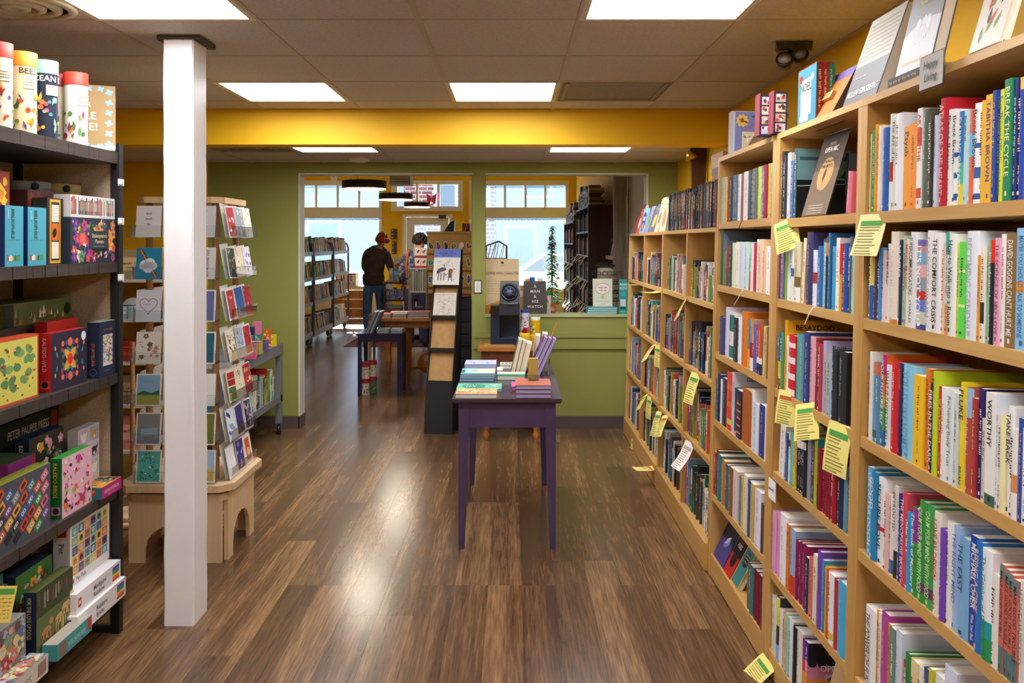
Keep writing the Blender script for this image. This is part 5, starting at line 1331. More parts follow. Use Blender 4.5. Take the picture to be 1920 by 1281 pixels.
def d_spn(fr,q,w,h):
    r = random.Random(9); fr.rect(q,0,w,0,h,'d8d6d2'); x = .004
    while x < w - .012:
        a = r.uniform(.003,.009); fr.rect(q,x,x + a,.01,h - r.uniform(.004,.02),r.choice(('2a2a2c','3a3a3c','2a2a2c','f0eeea','b8342c','8a8a88','1f1f20')),1.5); fr.rect(q,x + a * .3,x + a * .7,h * .3,h * .7,r.choice(('e8e4dc','c8a850','a03a30')),2); x += a + .002
gbox('puzzle_box','pale box printed with a row of book spines, lying on the flower puzzle',-1.577,2.99,3.322,z + .169,.08,.06,'d8d6d2',d_spn,None,'cac8c2')
gbox('puzzle_box','dark red box standing behind the raven puzzle',-1.655,2.86,3.322,z,.258,.29,'4a2018',confetti('4a2018',['b04a22','6a2a1a','c86a2a'],30,3,.04,'rd'))
gbox('puzzle_box','small orange and red box at the end of the second board',-1.66,2.58,2.765,z,.31,.12,'c8502a',confetti('a83a22',['e8902a','f0c83a','6a2018'],20,6,.03,'rd'))
for i,(pxx,X,c,lab) in enumerate(((50,-1.80,'7a7a72','round grey puzzle tin lying on the dark red box'),(109,-1.765,'9a854a','round olive puzzle tin lying on the dark red box'))):
    t = thing('puzzle_tin',lab,'tin',(X,ly(pxx,X),z + .259),'round tins on the black rack')
    m = MB(); m.lathe([(.078,0),(.078,.024)],n=28,col=c); part('body',m,MATTE,t,local=True)
    m = MB(); m.lathe([(.0795,.018),(.0795,.04),(.075,.0425),(0,.0425)],n=28,col=shade(c,1.12)); part('lid',m,MATTE,t,local=True)
    m = MB(); m.lathe([(0,0),(.014,0),(.014,.0008),(0,.0008)],n=12,col='22303c',M=Matrix.Translation((.061,-.0525,.024)) @ Matrix.Rotation(math.radians(-41),4,'Z') @ Matrix.Rotation(math.radians(90),4,'Y')); part('sticker',m,PRINT,t,local=True)
# ---- third board
z = SZ[2] + .0004
def d_map(fr,q,w,h):
    fr.rect(q,0,w,0,h,'d0502a'); fr.rect(q,.008,w - .008,.008,h - .008,'d6d060',1.2); r = random.Random(3)
    for i in range(16):
        x,y = r.uniform(.03,w - .05),r.uniform(.02,h - .035); fr.disc(q,x + .012,y + .01,.022,r.choice(('6a9a5a','7aa868','5a8a58')),1.5 + .02 * i,9,.014,r.uniform(-.6,.6))
    for i in range(70):
        x,y = r.uniform(.016,w - .03),r.uniform(.014,h - .025); fr.rect(q,x,x + r.uniform(.004,.014),y,y + r.uniform(.003,.009),r.choice(('b8302a','c85a3a','7a4a3a','f0e8d0','3a5a4a','e8a0a0')),2.2 + .01 * i)
gbox('puzzle_box','yellow-green map puzzle box with a red edge',-1.60,2.45,ly(72,-1.60),z,.213,.05,'d0502a',d_map)
KC = ['e8702a','d83a6a','4a8a4a','f0c040','5a4aa0','e8e0d0','2a8a8a','d8302a']
def d_kal(fr,q,w,h):
    fr.rect(q,0,w,0,h,'2a1f38'); cx,cy = w / 2,h / 2; r = random.Random(5)
    for j in range(26):
        a,rr,s,c,ty = r.uniform(0,1.57),r.uniform(.1,.98),r.uniform(.010,.024),r.choice(KC),r.random()
        x,y = rr * cx * .93 * math.cos(a),rr * cy * .93 * math.sin(a)
        for sx in (1,-1):
            for sy in (1,-1):
                X,Y = cx + sx * min(x,cx - s),cy + sy * min(y,cy - s)
                if ty < .6: fr.leaf(q,X,Y,s,s * .5,math.atan2(sy * math.sin(a + 1),sx * math.cos(a + 1)),c,1.4 + .02 * j)
                else: fr.disc(q,X,Y,s * .5,c,1.4 + .02 * j,8)
    fr.disc(q,cx,cy,.02,'d8302a',3,10)
    for k_ in range(4): fr.leaf(q,cx,cy,.055,.03,k_ * 1.5708 + .785,'e8a030',2.6)
    for sy in (1,-1): fr.disc(q,cx,cy + sy * h * .3,.016,'e8742a',3,8)
    fr.disc(q,w * .88,h * .86,.017,'dfe6ec',4,14)
def side_txt(col,tx,tcol,bot=None):
    def f(fr,q,w,h):
        fr.rect(q,0,w,0,h,col); vtext(fr,q,tx,w,h,.014,tcol,.93,.45,h * .58)
        if bot: fr.rect(q,w * .12,w * .88,h * .06,h * .2,bot,1.6); fr.disc(q,w * .5,h * .13,w * .28,'2a1f38',2,8)
    return f
gbox('puzzle_box','red puzzle box with a dark kaleidoscope of animals',-1.595,ly(96,-1.595),ly(163,-1.595),z,.203,.042,'c0241f',d_kal,side_txt('b81f22','KALEIDO-WILD','e8b0a0','c8553a'))
gbox('puzzle_box','plain red puzzle box standing behind the kaleidoscope one',-1.66,2.99,3.20,z,.235,.045,'b8281f')
def d_nav(fr,q,w,h):
    fr.rect(q,0,w,0,h,'222c44'); fr.rect(q,w * .22,w * .8,h * .2,h * .76,'d8d4cc',1.3); r = random.Random(6)
    for i in range(80):
        x,y = r.uniform(w * .24,w * .74),r.uniform(h * .22,h * .72); fr.rect(q,x,x + w * .05,y,y + h * .035,r.choice(('d83a3a','e8902a','3a6ac0','8a3a8a','f0d050','4a9a5a','2a2a3a')),1.6 + .01 * i)
    fr.bars(q,w * .25,w * .78,h * .84,h * .03,'b8783a',random.Random(1)); fr.bars(q,w * .3,w * .7,h * .1,h * .02,'8a94a8',random.Random(2))
def d_navs(fr,q,w,h):
    fr.rect(q,0,w,0,h,'1f2840'); vtext(fr,q,'STORYTELLING',w,h,.011,'c8783a',.62,.5,h * .4); fr.ring(q,w * .5,h * .11,w * .3,.0015,'5a6a88',2)
gbox('puzzle_box','navy puzzle box with a framed mosaic, at the linen end panel',-1.575,3.195,3.325,z,.214,.046,'222c44',d_nav,d_navs,'8a8478')
gbox('puzzle_box','brown box lying under the camping puzzle behind the row',-1.74,2.80,3.325,z,.222,.2,'4a3a30')
def d_camp(fr,q,w,h):
    fr.rect(q,0,w,0,h,'5f6838'); r = random.Random(7)
    for i in range(26):
        x,s = r.uniform(.03,w - .04),r.uniform(.012,.024); y = r.uniform(.004,h * .5); fr.poly(q,[(x,y),(x + s,y),(x + s / 2,y + s * 1.6)],r.choice(('2f4428','3a5230','8a9a4a','d8b070','e8e0c8','c86a3a')),1.5 + .03 * i)
    fr.rect(q,0,w * .12,0,h,'26261e',2.4); fr.disc(q,w * .93,h * .5,h * .3,'22261e',2.6)
gbox('puzzle_box','long olive camping puzzle box lying behind the row',-1.75,2.885,3.322,z + .2225,.08,.19,'5f6838',d_camp,None,'8a8a60')
gbox('puzzle_box','brown grassland puzzle box standing at the end of the third board',-1.74,2.58,2.795,z,.34,.06,'8a5a3a',confetti('9a6a40',['e8d0a0','5a3a20','e8e0d0','b03a2a'],26,7,.03,'rl'))
# ---- fourth board
z = SZ[3] + .0004
gbox('puzzle_box','puzzle box covered in colourful cassette tapes',-1.588,2.42,ly(94,-1.588),z,.218,.05,'30323c',None,None,'8a8a30')
def d_cas(fr,q,w,h):
    fr.rect(q,0,w,0,h,'4a5058'); r = random.Random(8); CC = ['d83a2e','e8a030','4a9a4a','3a6ab0','7a4a9a','e06a8a','2a2a30','c8c83a','4a8a8a','d0582a','888c94']
    a = .62; c_,s_ = math.cos(a),math.sin(a)
    for i in range(-9,16):
        for j in range(-6,9):
            x,y = i * .05 + (j % 2) * .02,j * .036; X,Y = x * c_ - y * s_ + .1,x * s_ + y * c_
            if not (.02 < X < w - .024 and .02 < Y < h - .022): continue
            def R(u,v,U,V,cc,k): fr.poly(q,[(X + p_ * c_ - q_ * s_,Y + p_ * s_ + q_ * c_) for p_,q_ in ((u,v),(U,v),(U,V),(u,V))],cc,k)
            R(-.021,-.014,.021,.014,r.choice(CC),1.5); R(-.013,-.006,.013,.006,r.choice(('e8e4d8','22242c','d8d8d8')),2); R(-.009,-.003,-.003,.003,'3a3a40',2.4); R(.003,-.003,.009,.003,'3a3a40',2.4)
cs = [x for x in COL.objects if x.get('label','').startswith('puzzle box covered in colourful cassette')][0]
q = MB(); ya = 2.42; d_cas(Fr((-1.588,ya,z),(0,1,0),(0,0,1),.0006),q,ly(94,-1.588) - ya,.218); part('front_print',q,PRINT,cs)
d_bird = confetti('e6b4c4',['d8304a','c83a8a','3a8a5a','2a2a30','f0c8d0','e8602a','a0c060','8a3a6a','e8e0d8'],90,9,.026,'ldl')
gbox('puzzle_box','green-sided puzzle box with pink flock of birds',-1.585,ly(116,-1.585),ly(172,-1.585),z,.212,.042,'3a9a3a',d_bird,side_txt('1f6a30','KALEIDO-BIRDS','e8c850','c88a9a'))
def d_cats(fr,q,w,h):
    fr.rect(q,0,w,0,h,'d8d4dc'); r = random.Random(4)
    for i in range(2):
        for j in range(4):
            x,y = (i + .5) * w / 2,(j + .5) * h / 4; fr.rect(q,x - w * .23,x + w * .23,y - h * .11,y + h * .11,('a8bcd0','e0c0b0','c8d0c0','d0b8d0')[(i + j) % 4],1.3)
            c = ('2a2a2e','e8a040','8a8a90','f0ece4')[(i * 2 + j) % 4]; fr.disc(q,x,y - h * .02,w * .12,c,1.6,10); fr.leaf(q,x - w * .1,y,w * .12,w * .07,2.0,c,1.7); fr.leaf(q,x + w * .1,y,w * .12,w * .07,1.1,c,1.7); fr.disc(q,x,y - h * .05,w * .05,'f4f0ea',2,7)
gbox('puzzle_box','pale puzzle box printed with a grid of cats, behind the bird box',-1.64,3.165,3.325,z,.262,.04,'d8d4dc',d_cats)
gbox('puzzle_box','navy-sided box with reading cats, behind the bird box',-1.69,2.93,3.155,z,.285,.05,'1f2f50',confetti('3a3428',['e8b040','e8a0b0','f0ece4','4a8a5a','2a2a2e'],40,12,.03,'fd'),side_txt('1c2b4c','BOOKISH','e8d8b0'))
def d_pp(col,tx,tcol,seed):
    def f(fr,q,w,h):
        fr.rect(q,0,w,0,h,col); fr.text(q,tx,w * .12,h * .2,h * .42,tcol,'l',w * .7,k=2)
        fr.rect(q,w * .86,w * .97,h * .1,h * .9,'a82a2a',2)
    return f
gbox('puzzle_box','long purple puzzle box lying behind the cassette box',-1.665,ly(15,-1.665),2.925,z + .17,.07,.2,'8a2a78',d_pp('8a2a78','PETER PAUPER PRESS','f0e0e8',1),None,'4a5a40')
gbox('puzzle_box','plain grey box lying beneath the long purple puzzle box',-1.66,2.62,2.925,z,.169,.07,'4a4a44')
gbox('puzzle_box','long dark green puzzle box lying high at the back of the fourth board',-1.80,2.94,3.322,z + .25,.075,.15,'24352f',d_pp('24352f','PETER PAUPER PRESS','e8e4d8',2),None,'4a4a40')
gbox('puzzle_box','plain black box under the long dark green puzzle box',-1.80,2.9,3.322,z,.249,.15,'2a2622')
gbox('puzzle_box','white puzzle box printed with potted plants',-1.74,2.58,2.76,z + .001,.32,.05,'e0dcd2',confetti('dcdad0',['4a7a3a','6a9a4a','c8683a','5a4a9a','3a5a2a','e8c84a'],45,14,.026,'lld'))
d_cat2 = confetti('d8903a',['c83a3a','f0e4d0','3a8a6a','5a3a7a','e8c040','2a2a2e'],40,15,.03,'fdl')
def d_mag(fr,q,w,h): fr.rect(q,0,w,0,h,'c02a80'); fr.text(q,'CATURDAY AFTERNOON',w * .1,h * .4,h * .3,'f4e0ec','l',w * .75,k=2); fr.bars(q,w * .3,w * .7,h * .15,h * .12,'e8a0c8',random.Random(1))
gbox('puzzle_box','flat magenta cat puzzle box lying by the linen end panel',-1.552,3.17,3.325,z,.045,.2,'c02a80',d_mag,confetti('2a6a70',['d8903a','f0e4d0','c83a3a'],14,3,.02,'d'),None,top=d_cat2)
# ---- lowest board
z = SZ[4] + .0004
RB = ['d82a2a','e8802a','f0d030','3a9a4a','2a6ac0','6a3a9a']
def d_rain(tx,tx2):
    def f(fr,q,w,h):
        fr.rect(q,0,w,0,h,'e6e4e2'); fr.rect(q,.012,.034,h * .28,h * .72,'c8202a',1.5); fr.rect(q,.016,.030,h * .42,h * .58,'f4e8d0',2)
        fr.text(q,tx,w * .36,h * .52,h * .24,'3a3a40','l',k=2); fr.text(q,tx2,w * .36,h * .17,h * .24,'3a3a40','l',k=2)
        for i,c in enumerate(RB): fr.rect(q,w * .80,w * .96,h * (.12 + .125 * i),h * (.235 + .125 * i),c,1.6)
    return f
def d_rs(fr,q,w,h):
    fr.rect(q,0,w,0,h,'dcdad8')
    for i,c in enumerate(RB): fr.rect(q,w * .62,w * .9,h * (.12 + .125 * i),h * (.235 + .125 * i),c,1.6)
gbox('puzzle_box','flat white puzzle box with a rainbow of bricks, lowest of the white boxes',-1.535,2.96,3.325,z,.072,.22,'e6e4e2',d_rain('Rainbow','Bricks'),d_rs)
gbox('puzzle_box','flat white rainbow figure puzzle box lying upon the brick one',-1.548,2.975,3.31,z + .0725,.072,.21,'e6e4e2',d_rain('Minifigure','Rainbow'),d_rs)
def d_pet(fr,q,w,h):
    fr.rect(q,0,w,0,h,'e9e7e4'); r = random.Random(5)
    A = ['e8a030','5ab0b8','e8d040','7a5a9a','3a7ab0','e87a3a','8ac0a0']
    for i in range(6):
        for j in range(5):
            x,y = w * (.05 + .15 * i),h * (.15 + .162 * j); fr.rect(q,x,x + w * .135,y,y + h * .147,A[(i * 3 + j * 2) % 7],1.4)
            c = r.choice(('e8e4dc','2a2a2e','c88a4a','8a8a8a','f0d8b0')); fr.disc(q,x + w * .067,y + h * .07,h * .052,c,1.8,8)
            fr.disc(q,x + w * .05,y + h * .085,h * .011,'1a1a1e',2.2,6); fr.disc(q,x + w * .085,y + h * .085,h * .011,'1a1a1e',2.2,6); fr.disc(q,x + w * .067,y + h * .05,h * .014,'e88a8a',2.2,6)
    fr.text(q,'Pet Pals',w * .14,h * .035,h * .075,'4a4a50','l',k=2); fr.rect(q,w * .02,w * .09,h * .03,h * .11,'c8202a',2)
def d_pets(fr,q,w,h): fr.rect(q,0,w,0,h,'c8c6c8'); fr.rect(q,w * .2,w * .8,h * .82,h * .94,'a8242a',1.5); vtext(fr,q,'Pet',w,h,.02,'4a4a50',.72,.5)
gbox('puzzle_box','white puzzle box with a grid of toy pet faces, upright on the rainbow boxes',-1.60,3.03,3.325,z + .146,.222,.06,'e9e7e4',d_pet,d_pets)
def d_dog(fr,q,w,h):
    fr.rect(q,0,w,0,h,'5a6a38'); fr.rect(q,0,w,h * .62,h,'3a4428',1.2); r = random.Random(6)
    for i in range(12): fr.rect(q,w * (.05 + .075 * i),w * (.09 + .075 * i),h * (.7 + .1 * r.random()),h * .93,r.choice(('6a4a3a','8a8a80','4a3a2a','a08a5a')),1.4)
    for x,y,s,c in ((.26,.34,1.1,'b08048'),(.62,.4,1.0,'c8a868'),(.82,.48,1.2,'d0b070'),(.5,.18,.8,'2a2622')):
        fr.disc(q,w * x,h * y,.030 * s,c,2 + x,9,.018 * s); fr.disc(q,w * x + .026 * s,h * y + .026 * s,.012 * s,c,2.1 + x,8)
        for k_ in (-.022,-.008,.012,.024): fr.rect(q,w * x + k_ * s - .003,w * x + k_ * s + .003,max(.004,h * y - .048 * s),h * y,c,2 + x)
gbox('puzzle_box','navy-sided puzzle box painted with dogs on grass',-1.572,ly(68,-1.572),ly(136,-1.572),z,.238,.042,'26304a',d_dog,side_txt('1f2a48','FOR THE LOVE OF DOGS','d8c890'),'5a6030')
gbox('puzzle_box','green and navy puzzle box behind the dog one',-1.66,2.80,3.02,z,.275,.06,'26304a',confetti('4a7a3a',['e8c040','e0a0b0','f0e4d0','2a5a3a','c85a3a'],30,21,.03,'fd'),side_txt('22304c','DOUGHNUTS','d8d0b0'),'2a3450')
gbox('puzzle_box','grey-white puzzle box standing at the back behind the pet faces',-1.74,3.03,3.2,z,.36,.06,'b8b8ba',None,side_txt('b0b0b4','Rainbow Bricks','5a5a60'))
def d_teal2(fr,q,w,h): fr.rect(q,0,w,0,h,'4a9a9a'); fr.text(q,'PETER PAUPER PRESS',w * .3,h * .3,h * .36,'b8d8d4','l',w * .5,k=2); fr.rect(q,w * .06,w * .25,h * .1,h * .9,'8a6a5a',2); fr.rect(q,w * .88,w * .98,h * .2,h * .95,'c0342a',2)
gbox('puzzle_box','flat teal puzzle box lying before the dog box',-1.515,ly(107,-1.515),ly(172,-1.515),z,.055,.05,'4a9a9a',d_teal2,None,'b0a898')
d_cup = confetti('8a8078',['c8a8a0','a8b0c0','d8c88a','b03a3a','7a9a8a','e0d8cc','6a5a50','c87a5a','5a7a9a'],150,22,.03,'dfd')
gbox('puzzle_box','puzzle box crowded with painted teacups, upright on the lowest board',-1.572,2.36,ly(48,-1.572),z,.2,.05,'8a8078',d_cup,None,'9a948a')
def d_cuph(fr,q,w,h): fr.rect(q,0,w,0,h,'d0c8bc'); fr.text(q,'TEACUPS',w * .45,h * .25,h * .4,'9a8a80','l',k=2); fr.rect(q,w * .86,w * .97,h * .15,h * .85,'9a7a6a',2)
gbox('puzzle_box','teacup puzzle box lying flat at the edge of the lowest board',-1.51,2.30,ly(90,-1.51),z,.06,.06,'d0c8bc',d_cuph,None,None,top=d_cup)
gbox('puzzle_box','teal puzzle box with a red seal behind the teacups',-1.69,2.52,2.78,z,.3,.06,'4a8a88',d_pp('4a8a88','PRESS','c8dcd8',3))
gbox('game_box','small white box under the shelf edge on the lowest board',-1.70,2.2,2.5,z,.2,.1,'d8d8d4')
# note hanging from the fourth board
m = MB(); q = MB()
m.box(0,.0008,-.045,.045,-.105,0,'e8cf62')
nt_ = solo('shelf_note',m,NOTE,'yellow note with green heading hanging before the teacup puzzle','note',Matrix.Translation((-1.562,2.585,.50)) @ Matrix.Rotation(math.radians(-22),4,'X') @ Matrix.Rotation(math.radians(-14),4,'Z'),local=True)
fr = Fr((.0009,-.045,-.105),(0,1,0),(0,0,1)); fr.rect(q,.008,.082,.08,.097,'4f9a3c')
for i in range(6): fr.bars(q,.008,.08,.066 - .011 * i,.005,'8a7430',random.Random(i))
part('note_print',q,NOTE,nt_,local=True)

# ================================================================ CARD SPINNER
SX,SY = -1.64,4.32
MAPLE = wood('maple','cdaa7c','e6cba2',3.0,'Z',.4,mid='dcbb8e')
spin = thing('card_spinner','wooden card spinner with clear acrylic pockets behind the white column','card rack',(SX,SY,0))
# arched plinth panels
def arched(o,u,v,w,h,th):
    """panel from o along u (width) with an arch cut, v up"""
    m = MB(); o,u,v = Vector(o),Vector(u),Vector(v); nrm = u.cross(v).normalized() * th
    leg = .075; top = h * .38
    # build as strips to keep faces convex
    xs = [0,leg] + [w / 2 - (w / 2 - leg) * math.cos(math.pi * i / 8) for i in range(1,8)] + [w - leg,w]
    def lowz(x):
        if x <= leg + 1e-6 or x >= w - leg - 1e-6: return None
        return .06 + (h - top - .06) * max(0,1 - ((x - w / 2) / (w / 2 - leg)) ** 2) ** .5
    for a,b in zip(xs[:-1],xs[1:]):
        za = lowz(a); zb = lowz(b)
        if (a < leg - 1e-6) or (b > w - leg + 1e-6): za = zb = 0.0
        else:
            za = .06 if za is None else za; zb = .06 if zb is None else zb
        P4 = [o + u * a + v * za,o + u * b + v * zb,o + u * b + v * h,o + u * a + v * h]
        m.prism(P4,nrm,'dcbb8e')
    return m
B2 = .225
part('plinth_panel',arched((SX - B2,SY - B2,0),(1,0,0),(0,0,1),2 * B2,.30,.02),MAPLE,spin)
part('plinth_panel',arched((SX + B2,SY - B2 + .02,0),(0,1,0),(0,0,1),2 * B2 - .04,.30,.02),MAPLE,spin)
part('plinth_panel',arched((SX + B2,SY + B2,0),(-1,0,0),(0,0,1),2 * B2,.30,.02),MAPLE,spin)
part('plinth_panel',arched((SX - B2,SY + B2 - .02,0),(0,-1,0),(0,0,1),2 * B2 - .04,.30,.02),MAPLE,spin)
def octo(hw,ch,z0,z1,col='dcbb8e'):
    m = MB(); p = [(-hw + ch,-hw),(hw - ch,-hw),(hw,-hw + ch),(hw,hw - ch),(hw - ch,hw),(-hw + ch,hw),(-hw,hw - ch),(-hw,-hw + ch)]
    m.prism([(SX + a,SY + b,z0) for a,b in p],(0,0,z1 - z0),col); return m
part('plinth_top',octo(.245,.03,.30,.333),MAPLE,spin)
part('turntable',octo(.283,.06,.352,.385),MAPLE,spin)
m = MB(); m.cyl((SX,SY,.33),(SX,SY,.355),.1,n=20,col='8a8a8a'); part('bearing',m,METAL,spin)
part('cap',octo(.215,.05,1.755,1.785),MAPLE,spin)
for a in (-1,1):
    for b in (-1,1):
        m = MB(); m.cyl((SX + a * .165,SY + b * .15,.385),(SX + a * .165,SY + b * .15,1.755),.017,n=12,col='b98a5c'); part('post',m,wood('dowel','a8784a','c89c6c',4,'Z',.45),spin)
CR = [1.586,1.382,1.175,.97,.765,.575,.392]
HF = .20          # half width of the faces
def frame_of(face):
    """local frame of a face: x along the face, y out of the face, z up"""
    if face == 'f': return Matrix.Translation((SX,SY - .195,0)) @ Matrix.Rotation(math.radians(180),4,'Z') @ Matrix.Scale(1,4)
    if face == 'r': return Matrix.Translation((SX + .195,SY,0)) @ Matrix.Rotation(math.radians(-90),4,'Z')
    return Matrix.Translation((SX - .195,SY,0)) @ Matrix.Rotation(math.radians(90),4,'Z')
for face in 'frl':
    Mf = frame_of(face)
    for z in CR:
        m = MB()
        def sheet(*pts): m.face([Mf @ Vector(p) for p in pts],'ffffff')
        sheet((-HF,0,z - .001),(HF,0,z - .001),(HF,.065,z - .001),(-HF,.065,z - .001))
        sheet((-HF,.065,z - .001),(HF,.065,z - .001),(HF,.068,z + .055),(-HF,.068,z + .055))
        m.box(-HF,HF,.066,.069,z + .053,z + .056,'ffffff',Mf)
        for s in (-HF,HF): sheet((s,0,z - .001),(s,.065,z - .001),(s,.068,z + .055),(s,0,z + .07))
        part('pocket',m,ACRYL,spin)
TIER = ORD
def card(face,tier,u,w,h,tilt,dist,col,draw,label,name='greeting_card',cat='card',yaw=0):
    Mf = frame_of(face)
    M = Mf @ Matrix.Translation((u,dist,CR[tier])) @ Matrix.Rotation(math.radians(tilt),4,'X') @ Matrix.Rotation(math.radians(yaw),4,'Y') @ Matrix.Rotation(math.radians(180),4,'Z')
    m = MB(); m.box(-w / 2,w / 2,0,.003,0,h,col)
    o = solo(name,m,PAPER,label,cat,M,'greeting cards in the spinner' if name == 'greeting_card' else 'envelopes in the spinner',local=True)
    if draw:
        q = MB(); draw(Fr((-w / 2,0,0),(1,0,0),(0,0,1),.0006),q,w,h); part('card_print',q,PRINT,o,local=True)
    return o
def c_plain(col,bd='f4f2ee',b=.006):
    def f(fr,q,w,h): fr.rect(q,b,w - b,b,h - b,col)
    return f
def c_words(col,tcol,words,sz=.013,vert=False):
    def f(fr,q,w,h):
        fr.rect(q,0,w,0,h,col)
        for i,t in enumerate(words):
            if vert: vtext(fr,q,t,w,h,sz,tcol,.92,.7 - .28 * i,h * .85)
            else: fr.text(q,t,w / 2,h * (.72 - .17 * i),sz,tcol,'c',w * .8,shear=.2)
    return f
def c_art(col,cols,n,seed,b=.006,sh='lf',big=.018):
    g = confetti(col,cols,n,seed,big,sh)
    def f(fr,q,w,h):
        f2 = Fr(fr.p(b,b,0),fr.u,fr.v,fr.lift); g(f2,q,w - 2 * b,h - 2 * b)
    return f
def c_rainb(fr,q,w,h):
    fr.rect(q,.005,w - .005,.005,h - .005,'2a8ab0')
    for i,c in enumerate(('c8402a','e8a030','4a6a4a')): fr.line(q,w * (.12 + .05 * i),h * .92,w * (.78 + .05 * i),h * .06,.006,c,1.5)
    for x,y,r_ in ((.35,.45,.2),(.55,.5,.22),(.7,.42,.16),(.5,.38,.24),(.25,.4,.12)): fr.disc(q,w * x,h * y,w * r_,'eef2f4',2,10)
def c_heart(fr,q,w,h):
    pts = []
    for i in range(26):
        t_ = 2 * math.pi * i / 26; pts.append((w * .5 + w * .022 * 16 * math.sin(t_) ** 3,h * .52 + w * .022 * (13 * math.cos(t_) - 5 * math.cos(2 * t_) - 2 * math.cos(3 * t_) - math.cos(4 * t_))))
    for i,(a,b) in enumerate(zip(pts,pts[1:] + pts[:1])): fr.line(q,a[0],a[1],b[0],b[1],.0025,'b84a4a' if i > 13 else '3a3a40',1.5)
    fr.bars(q,w * .38,w * .62,h * .52,h * .03,'4a4a50',random.Random(1))
def c_mead(fr,q,w,h):
    fr.rect(q,.006,w - .006,h * .38,h - .006,'8ab4d0'); fr.rect(q,.006,w - .006,.006,h * .4,'a8a850',1.2)
    fr.poly(q,[(.006,h * .38),(w * .3,h * .48),(w * .6,h * .4),(w - .006,h * .5),(w - .006,h * .34),(.006,h * .34)],'3a6a5a',1.5); fr.bars(q,w * .3,w * .7,h * .75,h * .02,'3a5a78',random.Random(2))
def c_bench(fr,q,w,h):
    fr.rect(q,.006,w - .006,.006,h - .006,'86898c')
    for i in range(5): fr.line(q,w * .2,h * (.3 + .045 * i),w * .85,h * (.33 + .045 * i),.004,'9cc4dc',1.5)
    for x in (.25,.8): fr.line(q,w * x,h * .16,w * x,h * .42,.004,'9cc4dc',1.6)
GREENS = ['2f7a4a','4a9a5a','8ac09a','f0f0e8','2a6a5a']
FL = [  # spinner side facing the room: far column, middle column, column by the aisle
    [('e9e6e0',c_words('ebe8e2','3a3a3a',('and','yeah','do')),'white card with black script'),('2a8ab0',c_rainb,'blue card with rainbow and white cloud'),('e2e4ea',c_heart,'pale card with an outlined heart'),('efe8dc',c_art('efe8dc',['d8a8a0','5a6a4a','8a7a4a','c88a80'],18,31),'cream card with soft flowers'),
     ('f2f0ec',c_mead,'card with sky over a meadow'),('efeeec',c_bench,'grey card with a pale blue bench'),('eef2f0',c_art('5ab8b0',GREENS,40,32,.006,'ll',.02),'teal card with white and green leaves')],
    [(c,None,'plain %s card' % n) for c,n in (('f0ece4','ivory'),('e8d0d0','blush'),('d0dce8','ice blue'),('f0e8c8','butter'),('d8e4d0','mint'),('e4dcec','lilac'),('f0d8c0','apricot'))],
    [('dcdcda',c_words('dcdcda','2a2a2a',('LY','LE'),.02),'grey card with bold black letters'),('e6e2dc',c_words('e6e2dc','2a2a2a',('STILL ENVISION FOR','THE NEXT 50 YEARS'),.012,True),'white card with sideways black lettering'),('f0eeea',c_plain('6a74a8'),'slate blue bordered card'),('f0eeea',c_plain('2a6a78'),'dark teal bordered card'),
     ('f2f2ec',(lambda fr,q,w,h: fr.rect(q,w * .35,w * .6,h * .12,h * .88,'3a7a2a')),'white card with a green bar'),('f2f2ec',c_plain('7a7a30'),'olive bordered card'),('eef2f6',(lambda fr,q,w,h: (fr.rect(q,.006,w - .006,h * .4,h - .006,'a8c8dc'),fr.rect(q,.006,w - .006,.006,h * .4,'d0b050'))),'card with blue above yellow')]]
for ci,colm_ in enumerate(FL):
    for ti,(c,dr,lab) in enumerate(colm_):
        u = (.132,0,-.132)[ci]
        card('f',ti,u,.122,.155,7,.052,c,dr,'%s, %s tier of the spinner, side facing the room' % (lab,ORD[ti]))
        card('f',ti,u + .004,.122,.152,8,.040,'e8e6e2',None,'white envelope behind the %s, %s spinner tier' % (lab,ORD[ti]),'envelope','envelope')
RD = 'b82a30'
